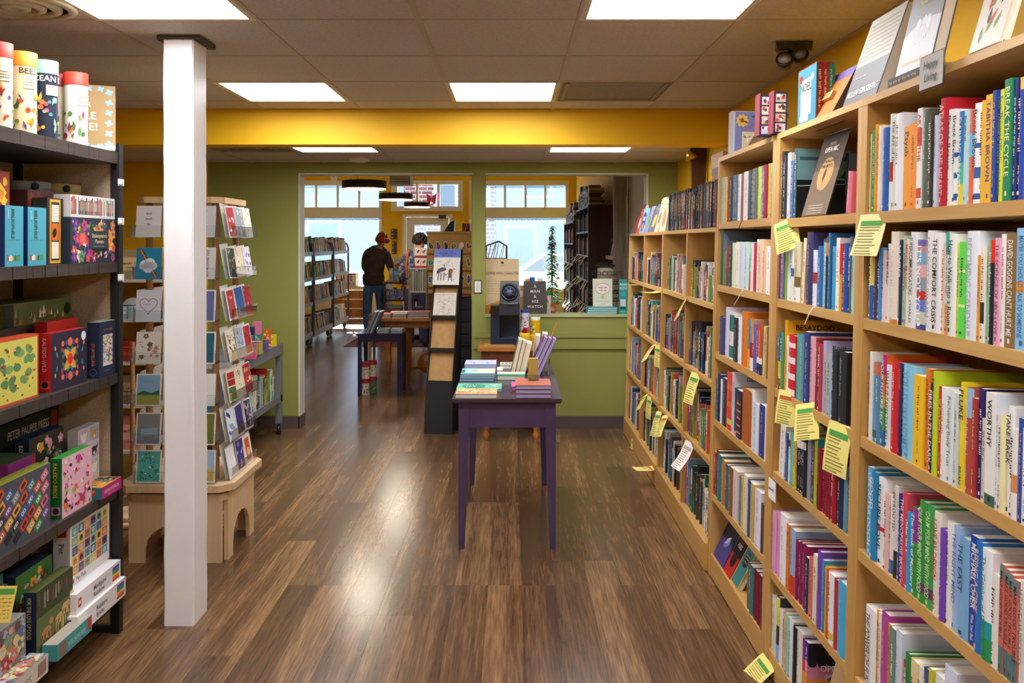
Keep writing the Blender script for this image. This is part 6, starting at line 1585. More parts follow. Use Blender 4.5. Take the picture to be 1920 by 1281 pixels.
RT = [
    [('f0ece8',c_art(RD,['f4f0ea','e8b0a0','7a1a20'],8,41,.006,'dl',.03),'red card with white figures'),('e8eaea',c_art('8a9ea6',['e8dcc8','c86a4a','d89a80'],9,42,.005,'f',.022),'grey-blue card with a flower'),('f0e8d4',c_art('efe6d0',['e0a040','8a9a8a','c8b080'],10,43,.002,'l',.024),'cream card with golden leaves')],
    [('e8ece8',c_art('2a4030',['c86a3a','e8e0d0','6a7a4a'],12,44,.006,'lf',.024),'dark green card with a lily'),('f0e4c8',c_art('efe2c4',['c84a3a','7a6a4a','e0a0a0'],7,45,.002,'l',.03),'cream card with a small red bird'),('ece8f0',c_art('ece8f0',['7a5a9a','a08ab8','5a4a7a'],9,46,.002,'d',.026),'white card with purple berries')],
    [('f2eee8',c_art(RD,['4a9a6a','3a7a50','e8d8c8'],8,47,.01,'l',.035),'red bordered card with a cactus'),('e8ecf0',c_art('2a5a9a',['e8d090','f0f0f0','1f3f78'],6,48,.002,'d',.02),'deep blue card'),('d8c8c0',c_art('a02230',['e8c8b8','c84a50','7a1420'],14,49,.002,'l',.024),'crimson card with white coral')],
    [('efe4c8',c_art('efe6cc',['a03030','4a6a3a','c8a050','3a5a7a'],20,50,.004,'dr',.016),'cream card with little motifs'),('dfe4ea',c_art('a8bccc',['5a7a6a','e8e0d0','b85a4a'],9,51,.006,'ld',.02),'grey-blue bordered winter card'),('f0ece8',c_art('c02a34',['3a6a3a','e8504a','8a1a20'],16,52,.008,'lf',.022),'red poppy card')],
    [('efe2c4',(lambda fr,q,w,h: (fr.rect(q,.008,w - .008,h * .72,h * .93,'b83228'),fr.rect(q,.008,w - .008,h * .5,h * .7,'a82a24'),fr.rect(q,.008,w - .008,h * .28,h * .46,'4a6a3a'),fr.rect(q,.008,w - .008,h * .06,h * .26,'8a8a3a'))),'card with red, green and olive panels'),('efe4c4',c_art('eee2c0',['4a6a3a','6a8a4a','8a6a3a'],18,53,.004,'l',.022),'cream card with green sprigs'),('f0e4d8',c_art('b02a2c',['efe0c0','d8b070','8a1a1c'],9,54,.004,'ld',.03),'red card with a pale angel')],
    [('eef0f4',c_art('e8ecf4',['2a4a8a','8aa0c8'],8,55,.004,'r',.02),'white card with blue marks'),('efeef4',(lambda fr,q,w,h: (fr.rect(q,.008,w - .008,h * .4,h - .008,'4a3a80'),fr.rect(q,.008,w - .008,.008,h * .4,'2a2a34'))),'purple and black card'),('eef0ec',c_art('242c4a',['e8a0a0','f0e4d8','d85a6a','6a8ab0'],22,56,.008,'fd',.018),'navy card with pink flowers')],
    [('f0f0ee',None,'blank white card'),('efeef4',c_art('4a3a80',['e8e8f4','c8c0e8'],7,57,.006,'d',.028),'purple card with white clouds'),('f4f0ea',(lambda fr,q,w,h: (fr.rect(q,w * .2,w * .8,h * .12,h * .85,'d8602a'),fr.disc(q,w * .5,h * .4,w * .18,'f0c8a0',2))),'white card with an orange panel')]]
for ti,trio in enumerate(RT):
    for ci,(c,dr,lab) in enumerate(trio):
        u = (.128,0.0,-.128)[ci]
        card('r',ti,u,.118,.158,9,.054,c,dr,'%s, %s tier of the spinner, side facing the aisle' % (lab,ORD[ti]),yaw=(3,-2,2)[(ti + ci) % 3])
        card('r',ti,u + .007,.116,.165 + .01 * (ci == 0),10,.036,'ebe7e0',None,'white envelope behind the %s, %s spinner tier' % (lab,ORD[ti]),'envelope','envelope',yaw=3)
for ti in range(7):
    for ci in range(2):
        c = ('efece6','f2eee8','ebe8e4','f0ece4')[(ti + ci) % 4]
        card('l',ti,(-.10,.06)[ci],.12,.16,16,.056,c,None,'%s card seen edge on, %s tier of the spinner, shaded side %s' % (('tilted','upright')[ci],ORD[ti],('front','rear')[ci]))
# ---- round wooden stand on the floor
c = px(246,978,4.66)
t = thing('wooden_stand','pale round wooden display base standing on the floor behind the black rack','display stand',(-2.14,4.72,0))
for r_,z0,z1 in ((.17,.0,.022),(.125,.022,.045)):
    m = MB(); m.lathe([(r_ - .004,z0),(r_,z0 + .004),(r_,z1 - .004),(r_ - .004,z1)],n=36,col='dcbb8e'); part('disc',m,MAPLE,t,local=True)
m = MB(); m.cyl((0,0,.045),(0,0,1.0),.012,n=10,col='b98a5c'); part('pole',m,MATS['dowel'],t,local=True)

# ================================================================ YELLOW DISPLAY UNIT BEHIND THE SPINNER
t = thing('display_unit','yellow-backed display unit of boxed gifts behind the card spinner','display unit',(-3.4,5.45,0))
m = MB(); m.box(-3.4,-2.28,5.80,5.83,.1,1.52,'d9a516'); part('back_panel',m,WALLP,t)
ZG = (1.32,1.06,.78,.50,.20)
for z in ZG:
    m = MB(); m.box(-3.4,-2.28,5.46,5.80,z - .02,z,'cfc9bd'); part('shelf',m,MATTE,t)
for x in (-3.42,-2.28):
    m = MB(); m.box(x,x + .02,5.46,5.83,0,1.54,'d0a018'); part('side_panel',m,WALLP,t)
for z in (1.06,.78,.50):
    m = MB()
    for i in range(16): m.cyl((-2.95 + .04 * i,5.462,z),(-2.95 + .04 * i,5.462,z + .09),.002,n=5,col='3a3a3a')
    m.tube([(-2.97,5.462,z + .09),(-2.3,5.462,z + .09)],.003,5,'3a3a3a'); part('wire_guard',m,METAL,t)
GI = [('kraft_sign','kraft display card on the highest shelf of the yellow unit',-2.60,.2,ZG[0],.19,.03,'b49c70','box'),('gift_box','mint box on the second shelf of the yellow unit',-2.66,.16,ZG[1],.1,.1,'a8ccc0','box'),
      ('gift_box','red box with a yellow band on the third shelf of the yellow unit',-2.62,.2,ZG[2],.13,.12,'a82a22','box'),('gift_box','brown printed box on the fourth shelf of the yellow unit',-2.62,.18,ZG[3],.19,.1,'8a7458','box'),
      ('gift_box','orange box on the fourth shelf of the yellow unit',-2.43,.1,ZG[3],.16,.1,'e0901c','box'),('gift_box','pink botanical box on the lowest shelf of the yellow unit',-2.6,.2,ZG[4],.22,.08,'d88a78','box'),('gift_box','purple box on the lowest shelf of the yellow unit',-2.40,.09,ZG[4],.2,.08,'5a3a7a','box'),
      ('gift_box','grey box on the second shelf of the yellow unit',-2.42,.13,ZG[1],.15,.1,'8a8478','box')]
for i,(nm,lab,x,w,z,h,dd,c,cat) in enumerate(GI):
    m = MB(); m.box(x,x + w,5.50,5.50 + dd,z + .0004,z + h,c)
    o = solo(nm,m,PRINT,lab,cat,(x,5.5,z),'gifts on the yellow display unit')
    q = MB(); fr = Fr((x,5.50,z),(1,0,0),(0,0,1)); fr.rect(q,w * .15,w * .85,h * .3,h * .75,shade(c,1.35)); fr.bars(q,w * .22,w * .78,h * .5,h * .08,shade(c,.5),random.Random(i)); part('label_print',q,PRINT,o)
t = thing('round_tin','round clear-lidded tin of sweets on the second shelf of the yellow unit','tin',(-2.51,5.56,ZG[1]))
m = MB(); m.lathe([(.07,0),(.07,.05)],n=24,col='c8a03a',M=Matrix.Translation((0,.03,.07)) @ Matrix.Rotation(math.radians(90),4,'X')); part('body',m,METAL,t,local=True)
m = MB(); m.lathe([(.0,.0),(.066,0),(.066,.004),(0,.004)],n=20,col='d8dcd0',M=Matrix.Translation((0,-.021,.07)) @ Matrix.Rotation(math.radians(90),4,'X')); part('lid',m,GLOSS,t,local=True)

# ================================================================ GREY BOOK CART BY THE GREEN WALL
GREY = mat('grey_steel',None,rough=.4,noise=(20,.05))
CX0,CX1,CY0,CY1 = -2.25,-1.872,5.45,6.84
ct = thing('book_cart','grey steel book cart on casters in front of the green wall','cart',(CX0,CY0,0))
G1 = '77777a'
m = MB(); m.box(CX0,CX1,CY0,CY1,.728,.738,G1); part('top',m,GREY,ct)
m = MB(); m.box(CX1 - .012,CX1,CY0,CY1,.655,.728,G1); m.box(CX0,CX0 + .012,CY0,CY1,.655,.728,G1); m.box(CX0,CX1,CY1 - .012,CY1,.655,.728,G1); m.box(CX0,CX1,CY0,CY0 + .012,.655,.728,G1); part('apron',m,GREY,ct)
m = MB(); m.box(CX0 + .01,CX1 - .004,CY0,CY1,.285,.30,G1); m.box(CX1 - .012,CX1 - .002,CY0,CY1,.27,.325,G1); part('lower_shelf',m,GREY,ct)
for x in (CX0,CX1 - .05):
    for y in (CY0,CY1 - .05):
        m = MB(); m.box(x + .002,x + .048,y + .002,y + .048,.09,.73,G1); part('leg',m,GREY,ct)
        m = MB(); R = Matrix.Translation((x + .015,y + .025,.042)) @ Matrix.Rotation(math.radians(90),4,'Y'); m.lathe([(.012,0),(.04,.002),(.042,.013),(.04,.024),(.012,.026)],n=18,col='1f1f21',M=R); cs_ = part('caster',m,GLOSS,ct)
        m = MB(); m.box(x + .008,x + .013,y + .01,y + .05,.03,.092,'9a9a9c'); m.box(x + .042,x + .047,y + .01,y + .05,.03,.092,'9a9a9c'); m.box(x + .008,x + .047,y + .01,y + .05,.086,.092,'9a9a9c'); part('caster_fork',m,METAL,cs_)
MC = Matrix.Translation((CX1 - .03,0,0)) @ Matrix.Rotation(math.radians(180),4,'Z')
heap_row(MC,-CY1 + .06,-CY0 - .06,.30,.17,.27,random.Random(6),.2,.01,.012,.03,0,['c8302a','e8e0d0','2a3a5a','e8a030','4a9aa0','b8d8d0','8a8a8a','2a2a30','e8d8a8','6a9a5a','9ab8b0'])
TOYS = [('gift_box','yellow box with a teal end on the grey cart by the wall',492,530,628,650,'e8cc1a'),('gift_box','green and purple book-shaped boxes on the grey cart',458,474,602,640,'3a8a6a'),('gift_box','teal box with a pink top on the grey cart',474,494,583,640,'2f8a7a'),
        ('gift_box','dark blue tall box on the grey cart',460,476,600,652,'2a3050'),('gift_box','pink patterned block on the grey cart',476,492,626,655,'c87aa0'),('gift_box','small olive block on the grey cart',486,500,640,664,'b0a040'),('gift_box','little pink and yellow packet on the grey cart',478,490,648,668,'d05a80'),
        ('gift_box','orange pouch on the grey cart against the green wall',494,508,608,640,'c86a1a'),('gift_box','small purple tin on the grey cart',498,510,634,655,'6a5a8a')]
r = random.Random(14)
for i,(nm,lab,a,b,ya,yb,c) in enumerate(TOYS):
    d = [6.62,6.05,6.25,6.12,6.0,6.15,5.9,6.6,6.32][i]
    X0,X1 = (a - CX) * d / F,(b - CX) * d / F
    X1 = min(X1,CX1 - .01); h = (yb - ya) * d / F
    m = MB(); M = Matrix.Translation((X0,d,.7384)) @ Matrix.Rotation(math.radians(r.uniform(-14,14)),4,'Z'); m.box(0,X1 - X0,0,.06,0,h,c)
    o = solo(nm,m,PRINT,lab,'box',M,'little gifts on the grey cart',local=True)
    q = MB(); confetti(c,[shade(c,1.4),shade(c,.6),'e8d8c0','e0a0b8'],12,i,.014,'dr')(Fr((0,0,0),(1,0,0),(0,0,1)),q,X1 - X0,h); part('box_print',q,PRINT,o,local=True)
    if i == 2:
        q = MB(); q.box(-.001,X1 - X0 + .001,-.001,.061,h * .6,h + .001,'d87a98'); part('lid',q,PRINT,o,local=True)

# ================================================================ PURPLE TABLE AND WHAT LIES ON IT
PURP = mat('purple_paint',None,rough=.38,noise=(7,.16),bump=(60,.1))
TX0,TX1,TY0,TY1,TZ = -.302,.253,4.23,5.44,.77
tb = thing('purple_table','narrow purple painted table with tapered legs in the middle of the aisle','table',(TX0,TY0,0))
m = MB(); m.box(TX0,TX1,TY0,TY1,TZ - .016,TZ,'453746'); m.box(TX0 + .006,TX1 - .006,TY0 + .006,TY1 - .006,TZ - .024,TZ - .016,'3a2c4c'); part('tabletop',m,mat('purple_top',None,rough=.22,noise=(6,.12)),tb)
ax0,ax1,ay0,ay1 = TX0 + .03,TX1 - .03,TY0 + .03,TY1 - .03
PC = '4c3a5c'
for (a,b,c,d_) in ((ax0 + .05,ax1 - .05,ay0 + .008,ay0 + .026),(ax0 + .05,ax1 - .05,ay1 - .026,ay1 - .008),(ax0 + .008,ax0 + .026,ay0 + .05,ay1 - .05),(ax1 - .026,ax1 - .008,ay0 + .05,ay1 - .05)):
    m = MB(); m.box(a,b,c,d_,.618,TZ - .024,PC); part('apron',m,PURP,tb)
for x,sx in ((ax0,1),(ax1,-1)):
    for y,sy in ((ay0,1),(ay1,-1)):
        m = MB(); w0,w1 = .052,.03
        def ring(w,z): return [(x,y,z),(x + sx * w,y,z),(x + sx * w,y + sy * w,z),(x,y + sy * w,z)]
        for (wa,za),(wb,zb) in (((w1,0),(w0,.60)),((w0,.60),(w0,TZ - .024))):
            A,B = ring(wa,za),ring(wb,zb)
            if sx * sy < 0: A,B = A[::-1],B[::-1]
            m.hexa(A + B,PC)
        part('leg',m,PURP,tb)
def flat_book(x0,x1,y0,y1,z,t,cov_,page,label,art=None,spine_left=True,yaw=0.0,group='books lying on the purple table',edge=None):
    """book lying flat, fore edge to the front"""
    cx,cy = (x0 + x1) / 2,(y0 + y1) / 2
    M = Matrix.Translation((cx,cy,z + .0004)) @ Matrix.Rotation(math.radians(yaw),4,'Z')
    w,d_ = x1 - x0,y1 - y0; e = .0022
    m = MB(); m.box(-w / 2,w / 2,-d_ / 2,d_ / 2,0,e,edge or cov_); m.box(-w / 2,w / 2,-d_ / 2,d_ / 2,t - e,t,cov_)
    if spine_left: m.box(-w / 2,-w / 2 + e,-d_ / 2,d_ / 2,e,t - e,cov_)
    else: m.box(-w / 2,w / 2,d_ / 2 - e,d_ / 2,e,t - e,cov_)
    o = solo('book',m,PRINT,label,'book',M,group,local=True)
    p = MB(); p.box(-w / 2 + e,w / 2 - .003,-d_ / 2 + .003,d_ / 2 - (.003 if spine_left else e),e,t - e,page); part('page_block',p,PAPER,o,local=True)
    if art:
        q = MB(); art(Fr((-w / 2,-d_ / 2,t),(1,0,0),(0,1,0),.0006),q,w,d_); part('cover_print',q,PRINT,o,local=True)
    return o
def a_flow(fr,q,w,h):
    confetti('e8a878',['e86a4a','f0d0b0','d85a7a','f0c050','8ab05a','f4e8d8','e08060'],60,61,.024,'dl')(fr,q,w,h); fr.rect(q,w * .02,w * .3,h * .35,h * .65,'d8d8a0',6); fr.bars(q,w * .04,w * .28,h * .42,h * .14,'4a7a4a',random.Random(2),8)
flat_book(-.287,-.078,4.25,4.41,TZ,.021,'d8c02a','c8d4ea','picture book with orange flowers and a yellow back, lying on the purple table',a_flow)
def a_green(fr,q,w,h):
    fr.rect(q,0,w,0,h,'6ab89a'); fr.disc(q,w * .38,h * .5,w * .28,'2f8a6a',1.4,18,h * .4); fr.bars(q,w * .2,w * .55,h * .55,h * .14,'cfe6d4',random.Random(1),3); fr.bars(q,w * .2,w * .5,h * .34,h * .12,'cfe6d4',random.Random(3),3)
    r = random.Random(5)
    for i in range(9): fr.disc(q,w * r.uniform(.65,.95),h * r.uniform(.15,.85),.012,r.choice(('e8f0e8','f0d8d0','a8d8c0')),2,7,.007)
flat_book(-.295,-.056,4.43,4.62,TZ,.013,'5aa88a','bcd0e8','green picture book with an oval title lying on the purple table',a_green)
def a_bird(fr,q,w,h):
    fr.rect(q,0,w,0,h,'9ad0c8'); fr.poly(q,[(w * .3,h * .2),(w,h * .1),(w,h * .95),(w * .5,h * .9)],'e8cdb0',1.3); fr.leaf(q,w * .2,h * .45,w * .4,h * .3,.3,'e8e4d8',1.8); fr.leaf(q,w * .25,h * .5,w * .3,h * .14,-.1,'3a3a34',2.2); fr.poly(q,[(0,h * .1),(w * .12,h * .2),(w * .1,h * .8),(0,h * .7)],'3a5a7a',1.6)
for i,(c,tc) in enumerate((('3a6a80',None),('6a9aa8',None),('8ac8c0',a_bird))):
    flat_book(-.298 + .003 * i,-.102 + .002 * i,4.76,4.95,TZ + .0152 * i,.0148,c,'a8c4dc','picture book in the bird pile on the purple table, %s from the bottom' % ORD[i],tc,group='bird picture books piled on the purple table')
def a_sky(fr,q,w,h):
    fr.rect(q,0,w,0,h,'b4b8d8'); r = random.Random(4)
    for i in range(12): fr.leaf(q,w * r.uniform(.05,.8),h * r.uniform(.2,.8),w * .12,h * .1,r.uniform(-.4,.4),r.choice(('8a8ab8','d8c8d8','6a7aa8')),1.6 + .03 * i)
for i in range(2):
    flat_book(-.292,-.098,5.14,5.33,TZ + .0212 * i,.0208,'7a8ac8' if i == 0 else 'a8acd0','c4cce8','lavender picture book in the back pile on the purple table, %s' % ('underneath' if i == 0 else 'uppermost'),a_sky if i else None,group='lavender picture books piled on the purple table')
flat_book(-.09,-.055,4.98,5.12,TZ,.03,'e0d8c0','efe6d0','small cream paperback lying beside the bird pile')
flat_book(-.075,.005,5.25,5.36,TZ,.024,'d8d0c0','f2ecdc','small white book lying before the wooden drawer table',(lambda fr,q,w,h: [fr.rect(q,w * (.1 + .3 * i),w * (.3 + .3 * i),h * .3,h * .7,'5a5048') for i in range(3)]))
flat_book(-.085,.075,4.80,4.93,TZ,.028,'3a8a5a','f0ece0','green and white book lying before the leaning row of books',(lambda fr,q,w,h: fr.rect(q,0,w,h * .4,h,'e8e0cc')))
SALM = 'b8654c'
for i in range(3):
    flat_book(.018,.199,4.248,4.455,TZ + .0218 * i,.0214,SALM if i == 2 else '7a3a4a','a8a0c4','maroon-edged book in the salmon pile on the purple table, %s' % ('lowest','middle','uppermost, with a salmon cover')[i],(lambda fr,q,w,h: fr.rect(q,0,w,0,h,'bc6a50')) if i == 2 else None,edge='7a3a4a',group='salmon books piled on the purple table')
flat_book(-.002,.03,4.46,4.62,TZ,.022,'c85a98','d0a8c8','pink book peeping out behind the salmon pile',yaw=0)
# leaning row with fore edges to the room
rk = thing('book_stand','clear stand holding the leaning row of books on the purple table','book stand',(.02,4.96,TZ))
m = MB(); m.box(.0,.225,4.955,5.12,TZ + .0002,TZ + .003,'ffffff'); m.box(.222,.225,4.955,5.12,TZ + .003,TZ + .10,'ffffff'); part('base',m,ACRYL,rk)
def stand_book(x,lean,t,h,w,covc,page,label,y=4.965):
    M = Matrix.Translation((x,y,TZ + .0035 + .0004)) @ Matrix.Rotation(math.radians(lean),4,'Y')
    m = MB(); e = .0022; m.box(0,e,0,w,0,h,covc); m.box(t - e,t,0,w,0,h,covc); m.box(e,t - e,w - e,w,0,h,covc)
    o = solo('book',m,PRINT,label,'book',M,'books leaning in the clear stand on the purple table',local=True)
    p = MB(); p.box(e,t - e,.003,w - e,.003,h - .003,page); part('page_block',p,PAPER,o,local=True)
CRMp = 'efe2c4'
for i,(x,a,t,h,c,pg,lb) in enumerate(((.0,13,.026,.222,'6a6a5a',CRMp,'first in the stand with grey covers'),(.0275,13,.024,.212,'8a6a4a',CRMp,'second in the stand with tan covers'),(.053,13,.034,.20,'d8c8a8',CRMp,'third in the stand with cream covers'),
                          (.096,25,.025,.255,'6a2a68','b8b0d4','purple, first of three alike in the stand'),(.1237,25,.025,.25,'6a2a68','b8b0d4','purple, middle of three alike in the stand'),(.1514,25,.025,.245,'6a2a68','b8b0d4','purple, last of three alike in the stand'))):
    stand_book(x - .012,a,t,h,.13,c,pg,'leaning book, %s, fore edge to the room' % lb)
for i,(x,t,h,lb) in enumerate(((.120,.03,.225,'cream book standing behind the purple ones in the stand'),(.165,.03,.235,'tall cream book at the end of the clear stand'))):
    stand_book(x,6,t,h,.12,'e0d0b0','eadfc8',lb,5.10)
m = MB(); m.tube([(.235,5.03,TZ + .22),(.25,5.03,TZ + .26),(.262,5.03,TZ + .285),(.268,5.03,TZ + .31)],[.004,.003,.0025,.002],6,'e8802a'); solo('bookmark_ribbon',m,CLOTH,'orange ribbon sticking up from the leaning books','bookmark')
t = thing('card_holder','small gold block standing on the salmon pile of books','display block',(.085,4.40,TZ + .0656))
m = MB(); m.box(0,.052,0,.03,.002,.115,'b89c48'); part('block',m,MATTE,t,local=True)
m = MB(); m.box(-.004,.056,-.02,.04,0,.002,'ffffff'); m.box(-.004,.056,-.003,-.001,.0,.03,'ffffff'); part('clear_foot',m,ACRYL,t,local=True)
q = MB(); Fr((0,0,.0),(1,0,0),(0,0,1)).bars(q,.008,.045,.012,.012,'d8c890',random.Random(4)); part('label_print',q,PRINT,t,local=True)

# ================================================================ DRAWER TABLE WITH THE COFFEE MACHINE
REDW = wood('red_brown_wood','5a2c1c','8f4f32',4,'X',.35,mid='74402a')
OAK = wood('honey_oak','8a4f1c','c47f38',4,'Z',.35,mid='a5662a')
dt = thing('drawer_table','small reddish wooden drawer table with turned legs by the green wall','table',(-.26,6.52,0))
m = MB(); m.box(-.265,.25,6.50,6.99,.715,.742,'a5662a'); part('tabletop',m,wood('honey_top','94581f','c8853c',4,'X',.3),dt)
m = MB(); m.box(-.24,.225,6.54,6.97,.45,.715,'74402a'); part('case',m,REDW,dt)
m = MB(); m.box(-.175,.16,6.528,6.542,.475,.69,'74402a'); dr = part('drawer',m,REDW,dt)
m = MB(); m.lathe([(0,.0),(.008,0),(.008,.012),(.017,.018),(.017,.026),(.0,.032)],n=14,col='6a1c16',M=Matrix.Translation((-.005,6.528,.60)) @ Matrix.Rotation(math.radians(90),4,'X')); part('knob',m,GLOSS,dr)
for x in (-.205,.19):
    for y in (6.575,6.935):
        m = MB(); m.lathe([(.026,.45),(.026,.40),(.018,.385),(.024,.36),(.027,.28),(.022,.17),(.016,.135),(.025,.115),(.016,.095),(.014,.085),(.027,.055),(.025,.03),(.015,.012),(.013,.0)][::-1],(x,y,0),16,'a5662a'); part('leg',m,OAK,dt)
m = MB(); m.box(-.215,.02,6.60,6.93,.7424,.752,'8a5a2c'); solo('bamboo_tray',m,wood('bamboo','9a6a34','c49a5c',5,'X',.4),'thin bamboo tray beneath the coffee machine','tray')
cm = thing('coffee_machine','black single-cup coffee machine with a round lid dial','coffee machine',(-.17,6.64,.753))
NV,NK = '20283a','15161c'
m = MB(); m.box(-.17,.06,6.64,6.90,.7525,.79,NV); m.box(-.17,-.10,6.66,6.90,.79,1.06,NV); m.box(-.10,.06,6.80,6.90,.79,.99,NV); part('body',m,GLOSS,cm)
m = MB(); m.box(-.095,.055,6.64,6.80,.792,.80,'2c3446'); part('drip_tray',m,GLOSS,cm)
m = MB(); m.box(-.105,.062,6.63,6.90,.985,1.075,'2a2c36'); part('brew_block',m,GLOSS,cm)
m = MB(); m.box(-.165,-.105,6.625,6.70,.99,1.06,'0e0f14'); part('side_tank',m,mat('dark_gloss',None,rough=.08),cm)
m = MB(); m.hexa([(-.098,6.64,1.085),(.060,6.64,1.085),(.060,6.90,1.085),(-.098,6.90,1.085),(-.095,6.68,1.245),(.057,6.68,1.245),(.057,6.90,1.245),(-.095,6.90,1.245)],NK); hd = part('head',m,GLOSS,cm)
RD_ = Matrix.Translation((-.02,6.658,1.165)) @ Matrix.Rotation(math.radians(76),4,'X')
m = MB(); m.lathe([(.071,-.004),(.071,.008),(.058,.012),(.056,.006),(0,.006)],n=30,col='0c0d12',M=RD_); dl = part('lid_dial',m,GLOSS,hd)
m = MB(); m.lathe([(0,.004),(.052,.008),(0,.009)],n=24,col='4a5668',M=RD_)
for i in range(7):
    a = i * .898; m.lathe([(0,.0095),(.007,.0095),(0,.0105)],(.03 * math.cos(a),.03 * math.sin(a),0),8,'1a1e28',M=RD_)
part('dial_face',m,GLOSS,dl)
m = MB(); m.tube([(-.085,6.64,1.078),(-.02,6.622,1.076),(.045,6.64,1.078)],.007,8,'6a7078'); part('handle',m,METAL,cm)
def canister(name,label,pxx,d,z,r_,h,body,lid,cat,art):
    x = (pxx - CX) * d / F
    t = thing(name,label,cat,(x,d,z))
    m = MB(); m.lathe([(r_ - .002,0),(r_,.004),(r_,h - .02)],n=24,col=body); part('body',m,GLOSS,t,local=True)
    m = MB(); m.lathe([(r_ * .96,h - .022),(r_ * .98,h),(r_ * .9,h + .004),(0,h + .004)],n=24,col=lid); part('lid',m,GLOSS,t,local=True)
    q = MB(); rr = random.Random(8)
    for i in range(34):
        a = -1.57 + rr.uniform(-1.4,1.4); zz = rr.uniform(.02,h - .05); s = rr.uniform(.005,.010)
        P = lambda u,v: Vector(((r_ + .0006 + .00002 * i) * math.cos(a + u / r_),(r_ + .0006 + .00002 * i) * math.sin(a + u / r_),zz + v))
        q.face([P(-s,-s * .6),P(s,-s * .4),P(s * .7,s * .7),P(-s * .6,s * .5)],rr.choice(art))
    part('body_print',q,PRINT,t,local=True)
canister('canister','blue-lidded canister with red and blue pattern beside the coffee machine',984,6.78,.7424,.036,.27,'e4dfe4','2a4a9a','canister',['c83a4a','4a5aa0','d8a0a8','b82a3a'])
canister('sugar_tin','yellow tin with a white label beside the pattern canister',1004,6.80,.7424,.041,.21,'e8bc14','ece6d4','tin',['efe8d8','f0ece0','3a3a5a'])
t = thing('mug','round yellow mug with crumpled red paper in it','mug',((984 - CX) * 6.62 / F,6.62,.7424))
m = MB(); m.lathe([(.028,0),(.044,.02),(.05,.055),(.046,.09),(.041,.105),(.037,.105),(.042,.085),(.045,.055),(.03,.012),(0,.01)],n=24,col='d8b41a'); part('cup',m,GLOSS,t,local=True)
m = MB(); m.tube([(.046,-.01,.085),(.07,-.012,.078),(.075,-.012,.055),(.062,-.01,.035),(.047,-.008,.03)],.006,8,'d8b41a'); part('handle',m,GLOSS,t,local=True)
m = MB(); rr = random.Random(3)
for i in range(7):
    a = rr.uniform(0,6.28); m.face([(0,0,.09),(.03 * math.cos(a),.03 * math.sin(a),.115),(.022 * math.cos(a + .6) + .015,.022 * math.sin(a + .6),.15),(.01 + .012 * math.cos(a + 1.2),.01 * math.sin(a + 1.2),.13)],'b81a1e')
part('red_paper',m,CLOTH,t,local=True)

# ================================================================ CARDBOARD CALENDAR DISPLAY IN THE DOORWAY
MD = Matrix.Translation((-.712,6.83,0)) @ Matrix.Rotation(math.radians(-9),4,'Z')
DW = .222
cd_ = thing('floor_display','tall black cardboard floor display leaning back with three kraft pockets','display stand',MD)
BK = '1a1816'
KB = mat('black_card',None,rough=.75,noise=(60,.1)); KR = mat('kraft_card','b58a54',rough=.85,noise=(25,.08),bump=(180,.15))
zt = [.413,.672,.935,1.20]
def sy_(z): return .045 + (z - .413) * .29
m = MB(); m.hexa([(-.008,0,0),(DW + .008,0,0),(DW + .012,.36,0),(-.012,.36,0),(0,.045,.413),(DW,.045,.413),(DW,.36,.413),(0,.36,.413)],BK); part('base_box',m,KB,cd_,local=True)
for x,c in ((0,BK),(DW - .006,BK)):
    m = MB(); m.prism([(x,sy_(.413),.413),(x,.36,.413),(x,sy_(1.5) + .075,1.5),(x,sy_(1.5) + .01,1.5),(x,sy_(1.2),1.2)],(.006,0,0),c); part('side_panel',m,KB,cd_,local=True)
for i in range(3):
    a,b = zt[i],zt[i + 1]
    m = MB(); m.face([(.006,sy_(a) + .035,a + .003),(DW - .006,sy_(a) + .035,a + .003),(DW - .006,sy_(b) + .055,b),(.006,sy_(b) + .055,b)],'b58a54'); m.face([(.006,sy_(b) + .057,b),(DW - .006,sy_(b) + .057,b),(DW - .006,sy_(a) + .037,a + .003),(.006,sy_(a) + .037,a + .003)],'b58a54'); part('pocket_back',m,KR,cd_,local=True)
    m = MB(); m.box(.004,DW - .004,sy_(a) - .002,sy_(a) + .004,a - .012,a + .016,BK); m.box(.004,DW - .004,sy_(a),sy_(a) + .05,a - .006,a,BK); part('pocket_lip',m,KB,cd_,local=True)
m = MB(); m.box(.004,DW - .004,sy_(1.2) - .002,sy_(1.2) + .05,1.188,1.20,BK); part('pocket_lip',m,KB,cd_,local=True)
m = MB(); m.face([(.006,sy_(1.2) + .05,1.2),(DW - .006,sy_(1.2) + .05,1.2),(DW - .006,sy_(1.5) + .06,1.5),(.006,sy_(1.5) + .06,1.5)],BK); part('pocket_back',m,KB,cd_,local=True)
up = Vector((0,.29,1)).normalized()
def sketch(fr,q,w,h,seed,n=60,c='8a8074'):
    r = random.Random(seed)
    for i in range(n):
        x,y,a,l = r.uniform(.1 * w,.8 * w),r.uniform(.06 * h,.9 * h),r.uniform(-.6,1.9),r.uniform(.02,.05)
        l = min(l,w * .18)
        fr.line(q,x,y,min(w * .97,x + l * math.cos(a)),min(h * .98,max(.01,y + l * math.sin(a))),r.uniform(.0012,.003),r.choice((c,'5a5248','b0a898')),1.4 + .01 * i)
